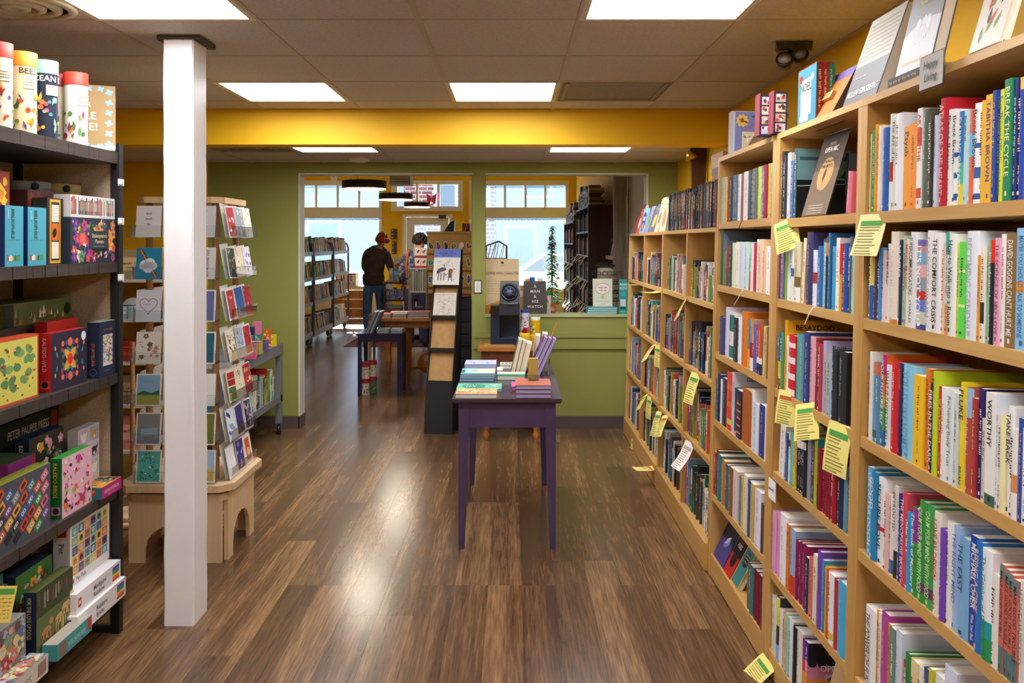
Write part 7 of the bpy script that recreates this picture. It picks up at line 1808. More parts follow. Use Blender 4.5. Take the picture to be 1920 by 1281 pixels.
# header calendar with the blue title band
w_,h_ = DW + .006,.315
O = MD @ Vector((-.001,sy_(1.2) - .012,1.205))
Mh = MD @ Matrix.Translation((-.003,sy_(1.2) - .014,1.203)) @ Matrix.Rotation(-math.atan(.29),4,'X')
m = MB(); m.box(0,w_,0,.01,0,h_,'e2dcd0'); cal = solo('wall_calendar',m,PAPER,'wall calendar with a blue title band over a pencil drawing of a horse','calendar',Mh,local=True)
q = MB(); fr = Fr((0,0,0),(1,0,0),(0,0,1)); fr.rect(q,0,w_,h_ * .76,h_,'5f74c0'); fr.rect(q,0,w_,0,h_ * .76,'e4ded2')
fr.text(q,'You come too',w_ / 2,h_ * .925,.012,'20264a','c',shear=.25); fr.text(q,'Robert Frost',w_ / 2,h_ * .855,.02,'20264a','c',w_ * .85,shear=.25); fr.text(q,'2024 calendar',w_ / 2,h_ * .795,.012,'20264a','c',shear=.25)
sketch(fr,q,w_,h_ * .74,3,70)
for (x,y,rx,ry,a,c) in ((.33,.42,.13,.06,.2,'5a5046'),(.2,.36,.05,.06,-.5,'4a4238'),(.66,.38,.07,.07,0,'8a5a3a'),(.65,.27,.05,.08,0,'7a4a30')): fr.disc(q,w_ * x,h_ * y,w_ * rx * 1.3,c,3,12,h_ * ry,a)
for x0,x1 in ((.22,.2),(.3,.31),(.42,.42),(.6,.6),(.7,.71)): fr.line(q,w_ * x0,h_ * .34,w_ * x1,h_ * .12,.008,'5a4c40',3.2)
part('cover_print',q,PRINT,cal,local=True)
Ms = MD @ Matrix.Translation((.014,sy_(.935) + .008,.939)) @ Matrix.Rotation(-math.atan(.29),4,'X')
m = MB(); m.box(0,DW - .028,0,.012,0,.205,'d8d0c0'); cal = solo('wall_calendar',m,PAPER,'pale sketch calendar standing in the upper pocket of the black display','calendar',Ms,local=True)
q = MB(); fr = Fr((0,0,0),(1,0,0),(0,0,1)); sketch(fr,q,DW - .028,.18,9,50,'a89c8c'); fr.bars(q,.02,DW - .05,.18,.016,'a8b0b8',random.Random(3)); part('cover_print',q,PRINT,cal,local=True)

# ================================================================ ON THE PASS-THROUGH SILL
ZS0 = ZS + .0045
def stander(name,label,cat,pa,pb,z,h,t,y,col,draw,lean=6,mt=None,group=None):
    X0,X1 = (pa - CX) * y / F,(pb - CX) * y / F
    M = Matrix.Translation((X0,y,z)) @ Matrix.Rotation(math.radians(-lean),4,'X')
    m = MB(); w = X1 - X0
    if cat == 'book':
        m.box(0,w,0,.0025,0,h,col); m.box(0,w,t - .0025,t,0,h,col); m.box(0,.0025,.0025,t - .0025,0,h,col)
    else: m.box(0,w,0,t,0,h,col)
    o = solo(name,m,mt or PRINT,label,cat,M,group,local=True)
    if cat == 'book':
        p = MB(); p.box(.0025,w - .003,.0025,t - .0025,.003,h - .003,'e8dfca'); part('page_block',p,PAPER,o,local=True)
    q = MB(); draw(Fr((0,0,0),(1,0,0),(0,0,1)),q,w,h); part('print',q,PRINT,o,local=True)
    return o
def p_coffee(fr,q,w,h):
    fr.rect(q,0,w,0,h,'d9bf94'); fr.text(q,'COFFEE WITH CHARACTER',w * .5,h * .71,.022,'2a2420','c',w * .98,.45); fr.disc(q,w * .5,h * .93,.012,'3a3028',2,8); fr.bars(q,w * .43,w * .57,h * .87,.006,'5a4a3a',random.Random(1))
    for i in range(6): fr.bars(q,w * .04,w * (.85 - .1 * (i % 3)),h * (.58 - .045 * i),.005,'6a5a44',random.Random(i))
    fr.poly(q,[(0,0),(w,0),(w,h * .2),(w * .5,h * .26),(0,h * .14)],'e08a1c',2); fr.poly(q,[(w * .1,0),(w * .5,0),(w * .5,h * .1),(w * .14,h * .08)],'a03a20',2.5); fr.disc(q,w * .45,h * .13,.03,'e8e0d0',3,12,.012)
stander('poster','kraft coffee poster with black lettering standing behind the coffee machine','poster',910.5,973,ZS0,.462,.004,7.09,'d9bf94',p_coffee,3,PAPER)
def p_watch(fr,q,w,h):
    fr.rect(q,0,w,0,h,'4a4440')
    for i,tx in enumerate(('A','MAN','&','HIS','WATCH')): fr.text(q,tx,w * .52,h * (.80 - .155 * i),.024 if i != 4 else .022,'e8e2d8','c',w * .8,k=2,sp=.12)
    fr.bars(q,w * .35,w * .65,h * .94,.004,'b8a888',random.Random(1)); fr.bars(q,w * .4,w * .62,h * .05,.004,'b8a888',random.Random(2))
stander('book','dark grey book with white capitals standing on the pass-through sill','book',982,1024,ZS0,.275,.03,7.06,'4a4440',p_watch,7)
for i in range(3):
    flat_book((1100 - CX) * 7.05 / F + .004 * i,(1156 - CX) * 7.05 / F + .003 * i,7.02,7.165,ZS0 + .0195 * i,.019,'3a9a9a','a8d0cc','teal book stacked flat on the pass-through sill, %s of three' % ('lowest','middle','uppermost')[i],group='teal books stacked on the sill')
def p_here(fr,q,w,h):
    fr.rect(q,0,w,0,h,'d8dcc8'); fr.disc(q,w * .5,h * .64,w * .38,'3a3a34',1.4,20,h * .2); fr.disc(q,w * .5,h * .64,w * .365,'efe0d4',1.8,20,h * .188)
    fr.text(q,'here i am',w * .5,h * .66,.014,'3a3430','c',w * .66,k=3); fr.text(q,'i am me',w * .5,h * .56,.014,'3a3430','c',w * .55,k=3); fr.disc(q,w * .5,h * .34,.012,'c8c82a',3,8,.016); fr.bars(q,w * .15,w * .85,h * .18,.005,'6a7060',random.Random(1)); fr.bars(q,w * .35,w * .65,h * .08,.005,'6a7060',random.Random(2))
stander('book','pale green book with a speech bubble standing on the teal stack','book',1112,1148.5,ZS0 + .0595,.235,.02,7.07,'d8dcc8',p_here,6)
def p_read(fr,q,w,h):
    fr.rect(q,0,w,0,h,'2a9a92')
    for i,tx in enumerate(('READ','AUDIO')): fr.text(q,tx,w * .08,h * (.82 - .11 * i),.022,'d8f0ec','l',w * .95,k=2)
    for i in range(3): fr.bars(q,w * .1,w * .85,h * (.6 - .04 * i),.005,'a8d8d4',random.Random(i))
    fr.rect(q,w * .15,w * .8,h * .22,h * .42,'d8d4d0',2); fr.rect(q,w * .15,w * .8,h * .14,h * .19,'22303a',2); fr.bars(q,w * .15,w * .7,h * .06,.008,'c8ece8',random.Random(7))
stander('bookmark_sign','tall teal audiobook sign at the end of the sill by the birch bookcase','sign',1161,1176.5,ZS0,.29,.003,7.04,'2a9a92',p_read,3)
r = random.Random(31)
BITS = [('book','tan paperback standing behind the dark watch book',974,982,.235,'c8a070'),('book','orange book standing behind the dark watch book',985,993,.29,'d8843a'),('book','blue price card standing behind the dark watch book',993,1003,.305,'2a5aa8'),('book','pale book behind the watch book',1008,1018,.295,'c8d4c8')]
for i,(nm,lab,a,b,h,c) in enumerate(BITS):
    stander('book',lab,'book',a,b,ZS0,h,.02,7.125,c,(lambda fr,q,w,h2: fr.rect(q,w * .2,w * .8,h2 * .6,h2 * .8,'e8e0d0')),2)
# two little jars by the window
for i,(pxx,c1,c2,lab) in enumerate(((1029,'d8c8b8','3a7a4a','jar with a green lid on the sill beside the watch book'),(1037,'b84a3a','4a8a5a','red jar with a green lid on the sill'))):
    canister('jar',lab,pxx,7.13,ZS0,.022,.17 - .06 * i,c1,c2,'jar',['c83a34','e8e0d0','4a8a5a'])
# glasses carousel
GC = px(1135,590,7.62)
gt = thing('glasses_rack','carousel of reading glasses with a beige drum on top, behind the sill','display rack',(GC.x,7.62,0))
m = MB(); m.lathe([(.12,0),(.12,.02),(.03,.03),(.014,.05),(.014,1.16)],n=20,col='2a2624'); part('stem',m,METAL,gt,local=True)
m = MB(); m.lathe([(.07,1.13),(.075,1.14),(.072,1.34),(.07,1.34)],n=24,col='c8bca4'); part('drum',m,MATTE,gt,local=True)
m = MB(); m.lathe([(.09,1.34),(.09,1.355),(.03,1.375),(.0,1.38)],n=24,col='2a2422'); part('drum_lid',m,MATTE,gt,local=True)
for k_ in range(4):
    m = MB(); z = 1.27 - .085 * k_ if k_ < 2 else 1.10 - .07 * (k_ - 2)
    ring_ = [(.125 * math.cos(a * .5236),.125 * math.sin(a * .5236),z) for a in range(13)]
    m.tube(ring_,.003,6,'2a2622',False); part('ring',m,METAL,gt,local=True)
gi = 0
for k_ in range(4):
    z = (1.27 - .085 * k_ if k_ < 2 else 1.10 - .07 * (k_ - 2)) + .018
    for a in (-150,-110,-70,-30):
        ang = math.radians(a); M = Matrix.Translation((GC.x + .14 * math.cos(ang),7.62 + .14 * math.sin(ang),z)) @ Matrix.Rotation(ang + math.pi / 2,4,'Z')
        g = thing('reading_glasses','%s reading glasses, %s ring of the carousel, %s along' % (('black','brown','grey','tortoiseshell')[(gi + k_) % 4],ORD[k_],ORD[(a + 150) // 40]),'glasses',M,'reading glasses on the carousel')
        c = ('1a1a1c','5a3a24','6a6a70','8a5a2a')[(gi + k_) % 4]
        for s in (-1,1):
            m = MB(); m.tube([(s * .032 + .024 * math.cos(b * .5236),0,.018 * math.sin(b * .5236)) for b in range(13)],.0028,5,c,False); part('lens_rim',m,GLOSS,g,local=True)
            m = MB(); m.tube([(s * .057,0,.006),(s * .059,.09,.004)],.0022,5,c); part('temple',m,GLOSS,g,local=True)
        m = MB(); m.tube([(-.009,0,.006),(.009,0,.006)],.0025,5,c); part('bridge',m,GLOSS,g,local=True)
        gi += 1

# ================================================================ STREET-SIDE ROOM
# counter with dark boards just past the doorway
SLATM = wood('dark_slat','2b2f3c','4a4f60',4,'X',.4,mid='383c4c')
cn = thing('counter','counter clad in dark blue-grey horizontal boards beside the doorway','counter',(-.62,7.40,0))
m = MB(); m.box(-.60,.12,7.42,7.95,0,1.08,'20222a'); part('carcass',m,MATTE,cn)
for i in range(10):
    m = MB(); m.box(-.61,.13,7.40,7.42,.006 + .107 * i,.106 + .107 * i,'383c4c'); part('board',m,SLATM,cn)
m = MB(); m.box(-.63,.15,7.38,7.97,1.08,1.11,'6a4a30'); part('worktop',m,OAK,cn)
t = thing('desk_organizer','black wire desk tray of papers on the counter behind the kraft poster','organizer',(-.24,7.52,1.1104))
for k_ in range(3):
    m = MB(); z = .02 + .14 * k_; m.box(0,.19,0,.24,z,z + .008,'1f1f22'); m.box(0,.006,0,.24,z,z + .07,'1f1f22'); m.box(.184,.19,0,.24,z,z + .07,'1f1f22'); part('tray',m,GLOSS,t,local=True)
m = MB(); m.tube([(.0,.0,.0),(.0,0,.42),(.12,0,.46),(.19,0,.42),(.19,0,0)],.008,8,'1a1a1c'); m.tube([(.0,.24,.0),(.0,.24,.42),(.12,.24,.46),(.19,.24,.42),(.19,.24,0)],.008,8,'1a1a1c'); part('frame',m,GLOSS,t,local=True)
r = random.Random(4)
for k_ in range(6):
    m = MB(); M_ = Matrix.Translation((.02 + .025 * k_,.02,.31)) @ Matrix.Rotation(math.radians(r.uniform(8,22)),4,'Y'); m.box(0,.004,0,.18,0,.13,r.choice(('c8b0a8','e0dcd8','a85a50','8a8a90')),M_); part('paper',m,PAPER,t,local=True)

# rolling book trucks
STEEL = mat('truck_steel',None,rough=.35,metal=.3)
TRX = -3.0
def truck(label,y0,y1,seed):
    t = thing('book_truck',label,'book cart',(TRX,y0,0))
    D_ = .62; ZT_ = (1.40,1.02,.65,.20)
    for y in (y0,y1):
        for x in (TRX,TRX - D_):
            s = -1 if x == TRX else 1
            m = MB(); m.tube([(x,y,.16),(x,y,1.46),(x + s * .03,y,1.54),(x + s * .12,y,1.56)],.016,8,'3f464c'); part('upright',m,STEEL,t)
        m = MB(); m.tube([(TRX - .12,y,1.56),(TRX - D_ + .12,y,1.56)],.016,8,'3f464c'); part('handle',m,STEEL,t)
        for x in (TRX - .06,TRX - D_ + .06):
            m = MB(); m.lathe([(.015,-.018),(.058,-.016),(.062,0),(.058,.016),(.015,.018)],n=18,col='5c5048',M=Matrix.Translation((x,y + (.05 if y == y0 else -.05),.062)) @ Matrix.Rotation(math.radians(90),4,'Y')); c = part('caster',m,MATTE,t)
            m = MB(); m.box(x - .028,x - .02,y + (.02 if y == y0 else -.08),y + (.08 if y == y0 else -.02),.05,.15,'8a8f92'); m.box(x + .02,x + .028,y + (.02 if y == y0 else -.08),y + (.08 if y == y0 else -.02),.05,.15,'8a8f92'); part('caster_fork',m,METAL,c)
    r = random.Random(seed)
    for z in ZT_:
        m = MB()
        m.hexa([(TRX,y0,z - .02),(TRX,y1,z - .02),(TRX - .3,y1,z - .07),(TRX - .3,y0,z - .07),(TRX,y0,z),(TRX,y1,z),(TRX - .3,y1,z - .05),(TRX - .3,y0,z - .05)][::1],'9aa6b0')
        m.box(TRX - .004,TRX + .008,y0,y1,z - .035,z + .02,'8f9cab'); part('shelf',m,STEEL,t)
        MT = Matrix.Translation((TRX - .02,0,z - .004)) @ Matrix.Rotation(math.radians(180),4,'Z') @ Matrix.Rotation(math.radians(9),4,'Y')
        heap_row(MT,-y1 + .05,-y0 - .02,0,.19,.27,r,.2,.0,.014,.035,16 if z > .3 else 13,['a83a30','2a2c36','d8d4cc','d0b060','d8c83a','3a8a5a','3a6aa0','e0702a','5a3a30','f0ece4','8a8a90','45607a','b8a898','1f1f28','e8e4dc','c8c8d0'])
    m = MB(); m.box(TRX - D_,TRX,y0 - .01,y1 + .01,.13,.17,'8a9298'); part('base',m,STEEL,t)
truck('grey steel book truck nearest the doorway, half hidden by the jamb',11.35,12.60,1)
truck('grey steel book truck in the middle of the row, with cookbooks on top',12.66,13.98,2)
truck('grey steel book truck closest to the street window',14.08,15.34,3)

# people -----------------------------------------------------------
def skinned(name,joints,edges,col,M,sub=2,paint=None):
    """continuous surface grown around a stick figure: joints = {key: (x, y, z, r[, r2])}"""
    keys = list(joints); ix = {k_: i for i,k_ in enumerate(keys)}
    me = bpy.data.meshes.new(name)
    me.from_pydata([joints[k_][:3] for k_ in keys],[(ix[a],ix[b]) for a,b in edges],[])
    o = bpy.data.objects.new(name,me); COL.objects.link(o)
    o.modifiers.new('skin','SKIN')
    for k_,v in zip(keys,me.skin_vertices[0].data):
        q_ = joints[k_]; v.radius = (q_[3],q_[4] if len(q_) > 4 else q_[3]); v.use_root = (k_ == keys[0])
    sm_ = o.modifiers.new('sub','SUBSURF'); sm_.levels = sub; sm_.render_levels = sub
    bpy.context.view_layer.update()
    ev = bpy.data.meshes.new_from_object(o.evaluated_get(bpy.context.evaluated_depsgraph_get()))
    mb_ = MB()
    vs = [tuple(v.co) for v in ev.vertices]
    mb_.v = vs; mb_.f = [tuple(p.vertices) for p in ev.polygons]
    for p in ev.polygons:
        c = p.center; mb_.c.append(paint(c) if paint else col); mb_.sm.append(True)
    bpy.data.objects.remove(o); bpy.data.meshes.remove(me); bpy.data.meshes.remove(ev)
    return mb_
def hand(mb_,wrist,d,side,col='c89a80'):
    """palm and five bent fingers reaching along d"""
    w = Vector(wrist); d = Vector(d).normalized(); s = Vector(side).normalized(); dn = Vector((0,0,-1))
    palm = w + d * .045
    mb_.ball(palm,.04,col,8,6,(1.0,1.0,.55))
    for i,l in enumerate((.06,.075,.08,.07)):
        b = palm + d * .025 + s * (-.027 + .018 * i); mb_.tube([b,b + d * l * .5 + dn * .006,b + d * l * .85 + dn * .03],[.009,.0085,.007],7,col)
    b = w + d * .02 + s * -.03; mb_.tube([b,b - s * .02 + d * .025,b - s * .02 + d * .055 + dn * .01],[.011,.0095,.008],7,col)
# shopper in a brown jacket, seen from behind, bending to the table
PM = Matrix.Translation((-2.31,14.0,.0106))
p1 = thing('person','person with curly red hair, brown hooded jacket and blue jeans, reaching towards a table','person',PM)
SK = 'c8947c'
J = {'hip': (0,0,.93,.12,.10),'waist': (.0,.0,1.05,.12,.09),'chest': (.03,.05,1.25,.13,.10),'neckb': (.07,.09,1.42,.065),'neck': (.10,.11,1.49,.05),'head': (.125,.13,1.585,.082,.09),'crown': (.13,.12,1.655,.06),
     'shL': (-.13,.06,1.37,.055),'elL': (-.17,.14,1.12,.04),'wrL': (-.05,.30,.98,.028),'shR': (.20,.08,1.36,.055),'elR': (.27,.12,1.12,.042),'wrR': (.33,.22,.945,.028),
     'thL': (-.085,0,.86,.085),'knL': (-.105,-.02,.48,.058),'anL': (-.10,.0,.09,.04),'toL': (-.11,.15,.035,.035),'thR': (.085,.0,.86,.085),'knR': (.11,.05,.48,.058),'anR': (.13,.03,.09,.04),'toR': (.16,.17,.035,.035)}
EJ = [('hip','waist'),('waist','chest'),('chest','neckb'),('neckb','neck'),('neck','head'),('head','crown'),('neckb','shL'),('shL','elL'),('elL','wrL'),('neckb','shR'),('shR','elR'),('elR','wrR'),('hip','thL'),('thL','knL'),('knL','anL'),('anL','toL'),('hip','thR'),('thR','knR'),('knR','anR'),('anR','toR')]
body = skinned('body',J,EJ,SK,PM,2,lambda c: '3a2c26' if c.z < .1 else SK)
hand(body,J['wrR'][:3],(.3,.5,-.55),(.8,-.45,0),SK); hand(body,J['wrL'][:3],(.5,.6,-.4),(.7,-.5,0),SK)
# face: nose, eyes, mouth, ears
hc = Vector((.13,.13,1.585)); fw = Vector((.55,.82,-.12)).normalized(); rt = fw.cross(Vector((0,0,1))).normalized()
body.ball(hc + fw * .088,.016,SK,7,5,(1,1,1.5)); body.ball(hc + fw * .078 - Vector((0,0,.038)),.02,'a85a50',7,4,(1,1,.4))
for s_ in (-1,1):
    body.ball(hc + fw * .074 + rt * (s_ * .032) + Vector((0,0,.012)),.011,'f0ece8',7,5); body.ball(hc + fw * .083 + rt * (s_ * .032) + Vector((0,0,.012)),.005,'2a3a3a',6,4); body.ball(hc + rt * (s_ * .084),.02,SK,7,5,(.5,.8,1.3))
part('body',body,mat('skin',None,rough=.55),p1,local=True)
JK = {'hem': (-.005,-.005,.90,.165,.135),'waist': (-.005,.0,1.03,.185,.15),'chest': (.02,.045,1.25,.185,.15),'col': (.06,.08,1.43,.10),'hood': (.055,.035,1.455,.095,.06),
      'shL': (-.13,.06,1.36,.088),'elL': (-.175,.14,1.12,.072),'wrL': (-.07,.28,.995,.052),'shR': (.195,.08,1.355,.088),'elR': (.275,.12,1.12,.074),'wrR': (.322,.205,.965,.052)}
jk = skinned('jacket',JK,[('hem','waist'),('waist','chest'),('chest','col'),('col','hood'),('col','shL'),('shL','elL'),('elL','wrL'),('col','shR'),('shR','elR'),('elR','wrR')],'4a3a34',PM,2)
part('jacket',jk,mat('jacket_cloth',None,rough=.85,noise=(14,.2),bump=(30,.5)),p1,local=True)
hem = MB(); hem.lathe([(.150,.835),(.172,.845),(.182,.90),(.185,.96),(.178,1.02)],(-.005,0,0),22,'443530',M=Matrix.Diagonal((1,.84,1,1))); part('jacket_hem',hem,MATS['jacket_cloth'],p1,local=True)
JN = {'hip': (0,0,.95,.135,.115),'seat': (0,0,.88,.13,.12),'thL': (-.09,0,.80,.10),'knL': (-.108,-.02,.48,.082),'anL': (-.10,.0,.07,.075),'thR': (.09,0,.80,.10),'knR': (.112,.05,.48,.082),'anR': (.13,.03,.07,.075)}
jn = skinned('jeans',JN,[('hip','seat'),('seat','thL'),('thL','knL'),('knL','anL'),('seat','thR'),('thR','knR'),('knR','anR')],'46688c',PM,2)
part('jeans',jn,mat('denim',None,rough=.85,noise=(12,.25),bump=(40,.4)),p1,local=True)
for s_,a in (('L','anL'),('R','anR')):
    m = MB(); x,y = J[a][0],J[a][1]; m.ball((x + .01,y + .06,.045),.05,'2a2422',10,6,(.95,2.4,.9)); part('shoe',m,MATTE,p1,local=True)
hr = MB(); r = random.Random(2)
for i in range(95):
    th,ph = r.uniform(0,6.28),r.uniform(.02,2.0)
    d3 = Vector((math.sin(ph) * math.cos(th),math.sin(ph) * math.sin(th),math.cos(ph)))
    if d3.dot(fw) > .45 and d3.z < .55: continue
    p_ = hc + Vector((0,0,.012)) + d3 * r.uniform(.088,.112)
    hr.ball(p_,r.uniform(.022,.036),r.choice(('b8442c','a03a26','c8563a','8a2c20')),7,5)
part('hair',hr,mat('curly_hair',None,rough=.7,noise=(60,.3)),p1,local=True)
# second person in a plaid shirt behind the sticker rack
PM2 = Matrix.Translation(((780 - CX) * 12.2 / F,12.2,0))
p2 = thing('person','person in a plaid shirt and backpack strap, mostly behind the sticker rack','person',PM2)
J2 = {k_: (v[0] * .92,v[1] * .4,v[2] * .99 if v[2] > .2 else v[2]) + tuple(v[3:]) for k_,v in J.items()}
J2['elL'] = (-.2,-.02,1.10,.04); J2['wrL'] = (-.19,.10,.93,.028); J2['elR'] = (.25,.04,1.10,.04); J2['wrR'] = (.22,.16,.95,.028)
J2['head'] = (.05,.07,1.575,.082,.09); J2['neck'] = (.04,.05,1.48,.05); J2['neckb'] = (.03,.03,1.41,.065); J2['crown'] = (.05,.07,1.645,.06)
b2 = skinned('body',J2,EJ,SK,PM2,2,lambda c: '2a2430' if c.z < .1 else SK)
hand(b2,J2['wrR'][:3],(.1,.8,-.4),(1,-.1,0),SK); hand(b2,J2['wrL'][:3],(.1,.8,-.4),(1,-.1,0),SK)
hc2 = Vector((.05,.07,1.575)); f2 = Vector((.1,.98,-.2)).normalized(); r2 = f2.cross(Vector((0,0,1))).normalized()
b2.ball(hc2 + f2 * .09,.016,SK,7,5,(1,1,1.5)); b2.ball(hc2 + f2 * .08 - Vector((0,0,.038)),.02,'a85a50',7,4,(1,1,.4))
for s_ in (-1,1): b2.ball(hc2 + f2 * .076 + r2 * (s_ * .032),.011,'3a302c',7,5); b2.ball(hc2 + r2 * (s_ * .084),.02,SK,7,5,(.5,.8,1.3))
part('body',b2,MATS['skin'],p2,local=True)
SH = {'hem': (0,0,.88,.16,.13),'waist': (0,0,1.03,.17,.135),'chest': (.01,.02,1.25,.18,.14),'col': (.03,.03,1.42,.09),'shL': (-.15,.02,1.35,.08),'elL': (-.205,-.02,1.1,.066),'wrL': (-.195,.09,.95,.05),'shR': (.19,.03,1.35,.08),'elR': (.255,.04,1.1,.066),'wrR': (.225,.15,.965,.05)}
def plaid(c):
    a = int(math.floor(c.z / .035)) % 3; b = int(math.floor((c.x + c.y * .6) / .035)) % 3
    return ('5a5f78','8a90a4','3a3f55','b0a0a4','4a4a68')[(a * 2 + b) % 5]
part('plaid_shirt',skinned('plaid_shirt',SH,[('hem','waist'),('waist','chest'),('chest','col'),('col','shL'),('shL','elL'),('elL','wrL'),('col','shR'),('shR','elR'),('elR','wrR')],'5a5f78',PM2,3,plaid),CLOTH,p2,local=True)
JN2 = {k_: (v[0] * .92,v[1] * .4,v[2]) + tuple(v[3:]) for k_,v in JN.items()}
part('trousers',skinned('trousers',JN2,[('hip','seat'),('seat','thL'),('thL','knL'),('knL','anL'),('seat','thR'),('thR','knR'),('knR','anR')],'3a3860',PM2,2),MATS['denim'],p2,local=True)
hr = MB()
for i in range(80):
    th,ph = r.uniform(0,6.28),r.uniform(.02,2.0); d3 = Vector((math.sin(ph) * math.cos(th),math.sin(ph) * math.sin(th),math.cos(ph)))
    if d3.dot(f2) > .45 and d3.z < .55: continue
    hr.ball(hc2 + Vector((0,0,.012)) + d3 * r.uniform(.084,.098),r.uniform(.024,.034),r.choice(('2a2428','3a3034','221c20')),7,5)
part('hair',hr,MATS['curly_hair'],p2,local=True)
m = MB(); m.tube([(-.12,-.10,1.05),(-.13,-.12,1.25),(-.11,-.06,1.42),(-.10,.06,1.42),(-.11,.14,1.3)],.018,8,'b85a30'); part('strap',m,CLOTH,p2,local=True)

# furniture of the street-side room ---------------------------------------
WALN = wood('walnut_stain','3a2214','6e4526',4,'X',.35,mid='52321c')
def fpt(x,y,d): return px(x,y,d)
# display table the red-haired shopper leans on
x0,x1 = (719 - CX) * 13.5 / F,(800 - CX) * 13.5 / F
t = thing('display_table','dark wooden display table with book shelves beneath, in front of the street door','table',(x0,13.4,0))
m = MB(); m.box(x0,x1,13.35,14.15,.90,.935,'52321c'); part('tabletop',m,WALN,t)
for x in (x0 + .02,(x0 + x1) / 2,x1 - .05):
    m = MB(); m.box(x,x + .03,13.40,14.1,.02,.90,'52321c'); part('panel',m,WALN,t)
for z in (.06,.36,.62):
    m = MB(); m.box(x0 + .03,x1 - .03,13.40,14.1,z,z + .025,'52321c'); part('shelf',m,WALN,t)
MT = Matrix.Translation((0,13.42,0)) @ Matrix.Rotation(math.radians(90),4,'Z')
r = random.Random(9)
heap_row(MT,-(x0 + x1) / 2 + .0,-x0 - .06,.645,.15,.2,r,.14,.0,.014,.026,0,['4a5a88','5a6a98','6a74a8','3a4a78','8a90b8'])
for k_ in range(7): HEAP.box((x0 + x1) / 2 + .05,x1 - .08,13.43,13.62,.646 + .028 * k_,.672 + .028 * k_,r.choice(('2a2a30','3a3a40','55525a','c8c0b8','2a3040')))
for k_ in range(4): HEAP.box(x0 + .07,(x0 + x1) / 2 - .05,13.43,13.62,.386 + .04 * k_,.42 + .04 * k_,r.choice(('b83a4a','c84a58','5aa0a0','a83040')))
for k_ in range(5): HEAP.box((x0 + x1) / 2 + .05,x1 - .08,13.43,13.62,.386 + .03 * k_,.413 + .03 * k_,r.choice(('3a3028','c8a060','8a4a3a','c8b8b0')))
def disp(name,label,cat,pa,pb,ya,yb,d,col,art=None,t_=.025,lean=10):
    X0,X1 = (pa - CX) * d / F,(pb - CX) * d / F; z = H - (yb - CY) * d / F; h = (yb - ya) * d / F
    z = .9354 if abs(z - .93) < .06 else z
    stander(name,label,cat,pa,pb,z,h,t_,d,col,art or (lambda fr,q,w,h2: (fr.rect(q,w * .1,w * .9,h2 * .55,h2 * .85,shade(col,1.3)),fr.rect(q,w * .3,w * .7,h2 * .1,h2 * .4,shade(col,.7)))),lean)
disp('book','white comic book standing at the back of the display table','book',738,760,481,524,14.0,'e0dcd4',lambda fr,q,w,h: confetti('e4e0d4',['c83a2a','e8a030','3a5a3a','3a3a40','d86a4a'],40,70,.05,'dr')(fr,q,w,h * .75))
disp('book','bright blue book with an orange badge on the display table','book',736,757,503,526,13.6,'3a98c8',lambda fr,q,w,h: (fr.rect(q,w * .1,w * .9,h * .5,h * .8,'7ac0dc'),fr.rect(q,w * .35,w * .65,.01,h * .4,'e8923a')))
disp('book','pale teal book next to the bright blue one on the display table','book',757,772,505,526,13.6,'5a98a8')
disp('book','blue slim book behind the pale teal one on the display table','book',760,767,488,524,13.95,'3a6ab0')
disp('book','peach book at the end of the display table near the shopper','book',729,736,502,526,13.75,'d8a898')
# sticker rack
KP = mat('kraft_board','c09a5a',rough=.85,noise=(20,.08))
d0 = 10.05
xa,xb = (801 - CX) * d0 / F,(886 - CX) * d0 / F
sr = thing('sticker_rack','tall kraft board rack hung with die-cut stickers','display rack',(xa,d0,0))
zt_ = H - (438 - CY) * d0 / F
m = MB(); m.box(xa,xb,d0,d0 + .03,.95,zt_,'c09a5a'); part('board',m,KP,sr)
m = MB(); m.box(xa - .01,xb + .01,d0 - .02,d0 + .28,zt_,zt_ + .025,'b08a4c'); part('top_board',m,KP,sr)
m = MB(); m.box(xa,xb,d0 + .03,d0 + .26,.0,.95,'6a4426'); part('cabinet',m,WALN,sr)
for z in (1.05,1.25,1.45):
    m = MB(); m.box(xa,xb,d0 - .04,d0,z - .02,z - .008,'b08a4c'); part('ledge',m,KP,sr)
r = random.Random(12); si = 0
SC = [('dark green','2f5038'),('white','e8e4dc'),('crimson','a02430'),('purple','5a3a7a'),('brown','7a5a3a'),('teal','3a8a88'),('black','2a2a30'),('orange','d8742a'),('tan','b89870'),('olive','6a7a3a'),('blue','3a6ab0')]
for zi,z in enumerate((1.46,1.26,1.06)):
    for k_ in range(6):
        x = xa + .045 + (xb - xa - .09) * k_ / 5
        nm,c = SC[(zi * 5 + k_ * 3) % len(SC)]
        g = thing('sticker','%s die-cut sticker, %s on the %s row of the kraft rack' % (nm,ORD[k_],('upper','middle','lower')[zi]),'sticker',(x,d0 - .012,z),'die-cut stickers on the kraft rack')
        pts = []; n_ = 11; ph = r.uniform(0,6)
        for i in range(n_):
            a = 2 * math.pi * i / n_; rad = .038 * (1 + .28 * math.sin(2 * a + ph) + .15 * math.cos(3 * a)); pts.append((rad * .8 * math.cos(a),rad * 1.25 * math.sin(a) + .06))
        m = MB(); m.prism([(a,0,b) for a,b in pts],(0,.002,0),'f0ede6'); part('backing',m,PAPER,g,local=True)
        m = MB(); m.face([(a * .82,-.001,(b - .06) * .82 + .06) for a,b in pts],c); m.face([(a * .4 + .006,-.0016,(b - .06) * .4 + .066) for a,b in pts],shade(c,1.5)); part('picture',m,PRINT,g,local=True)
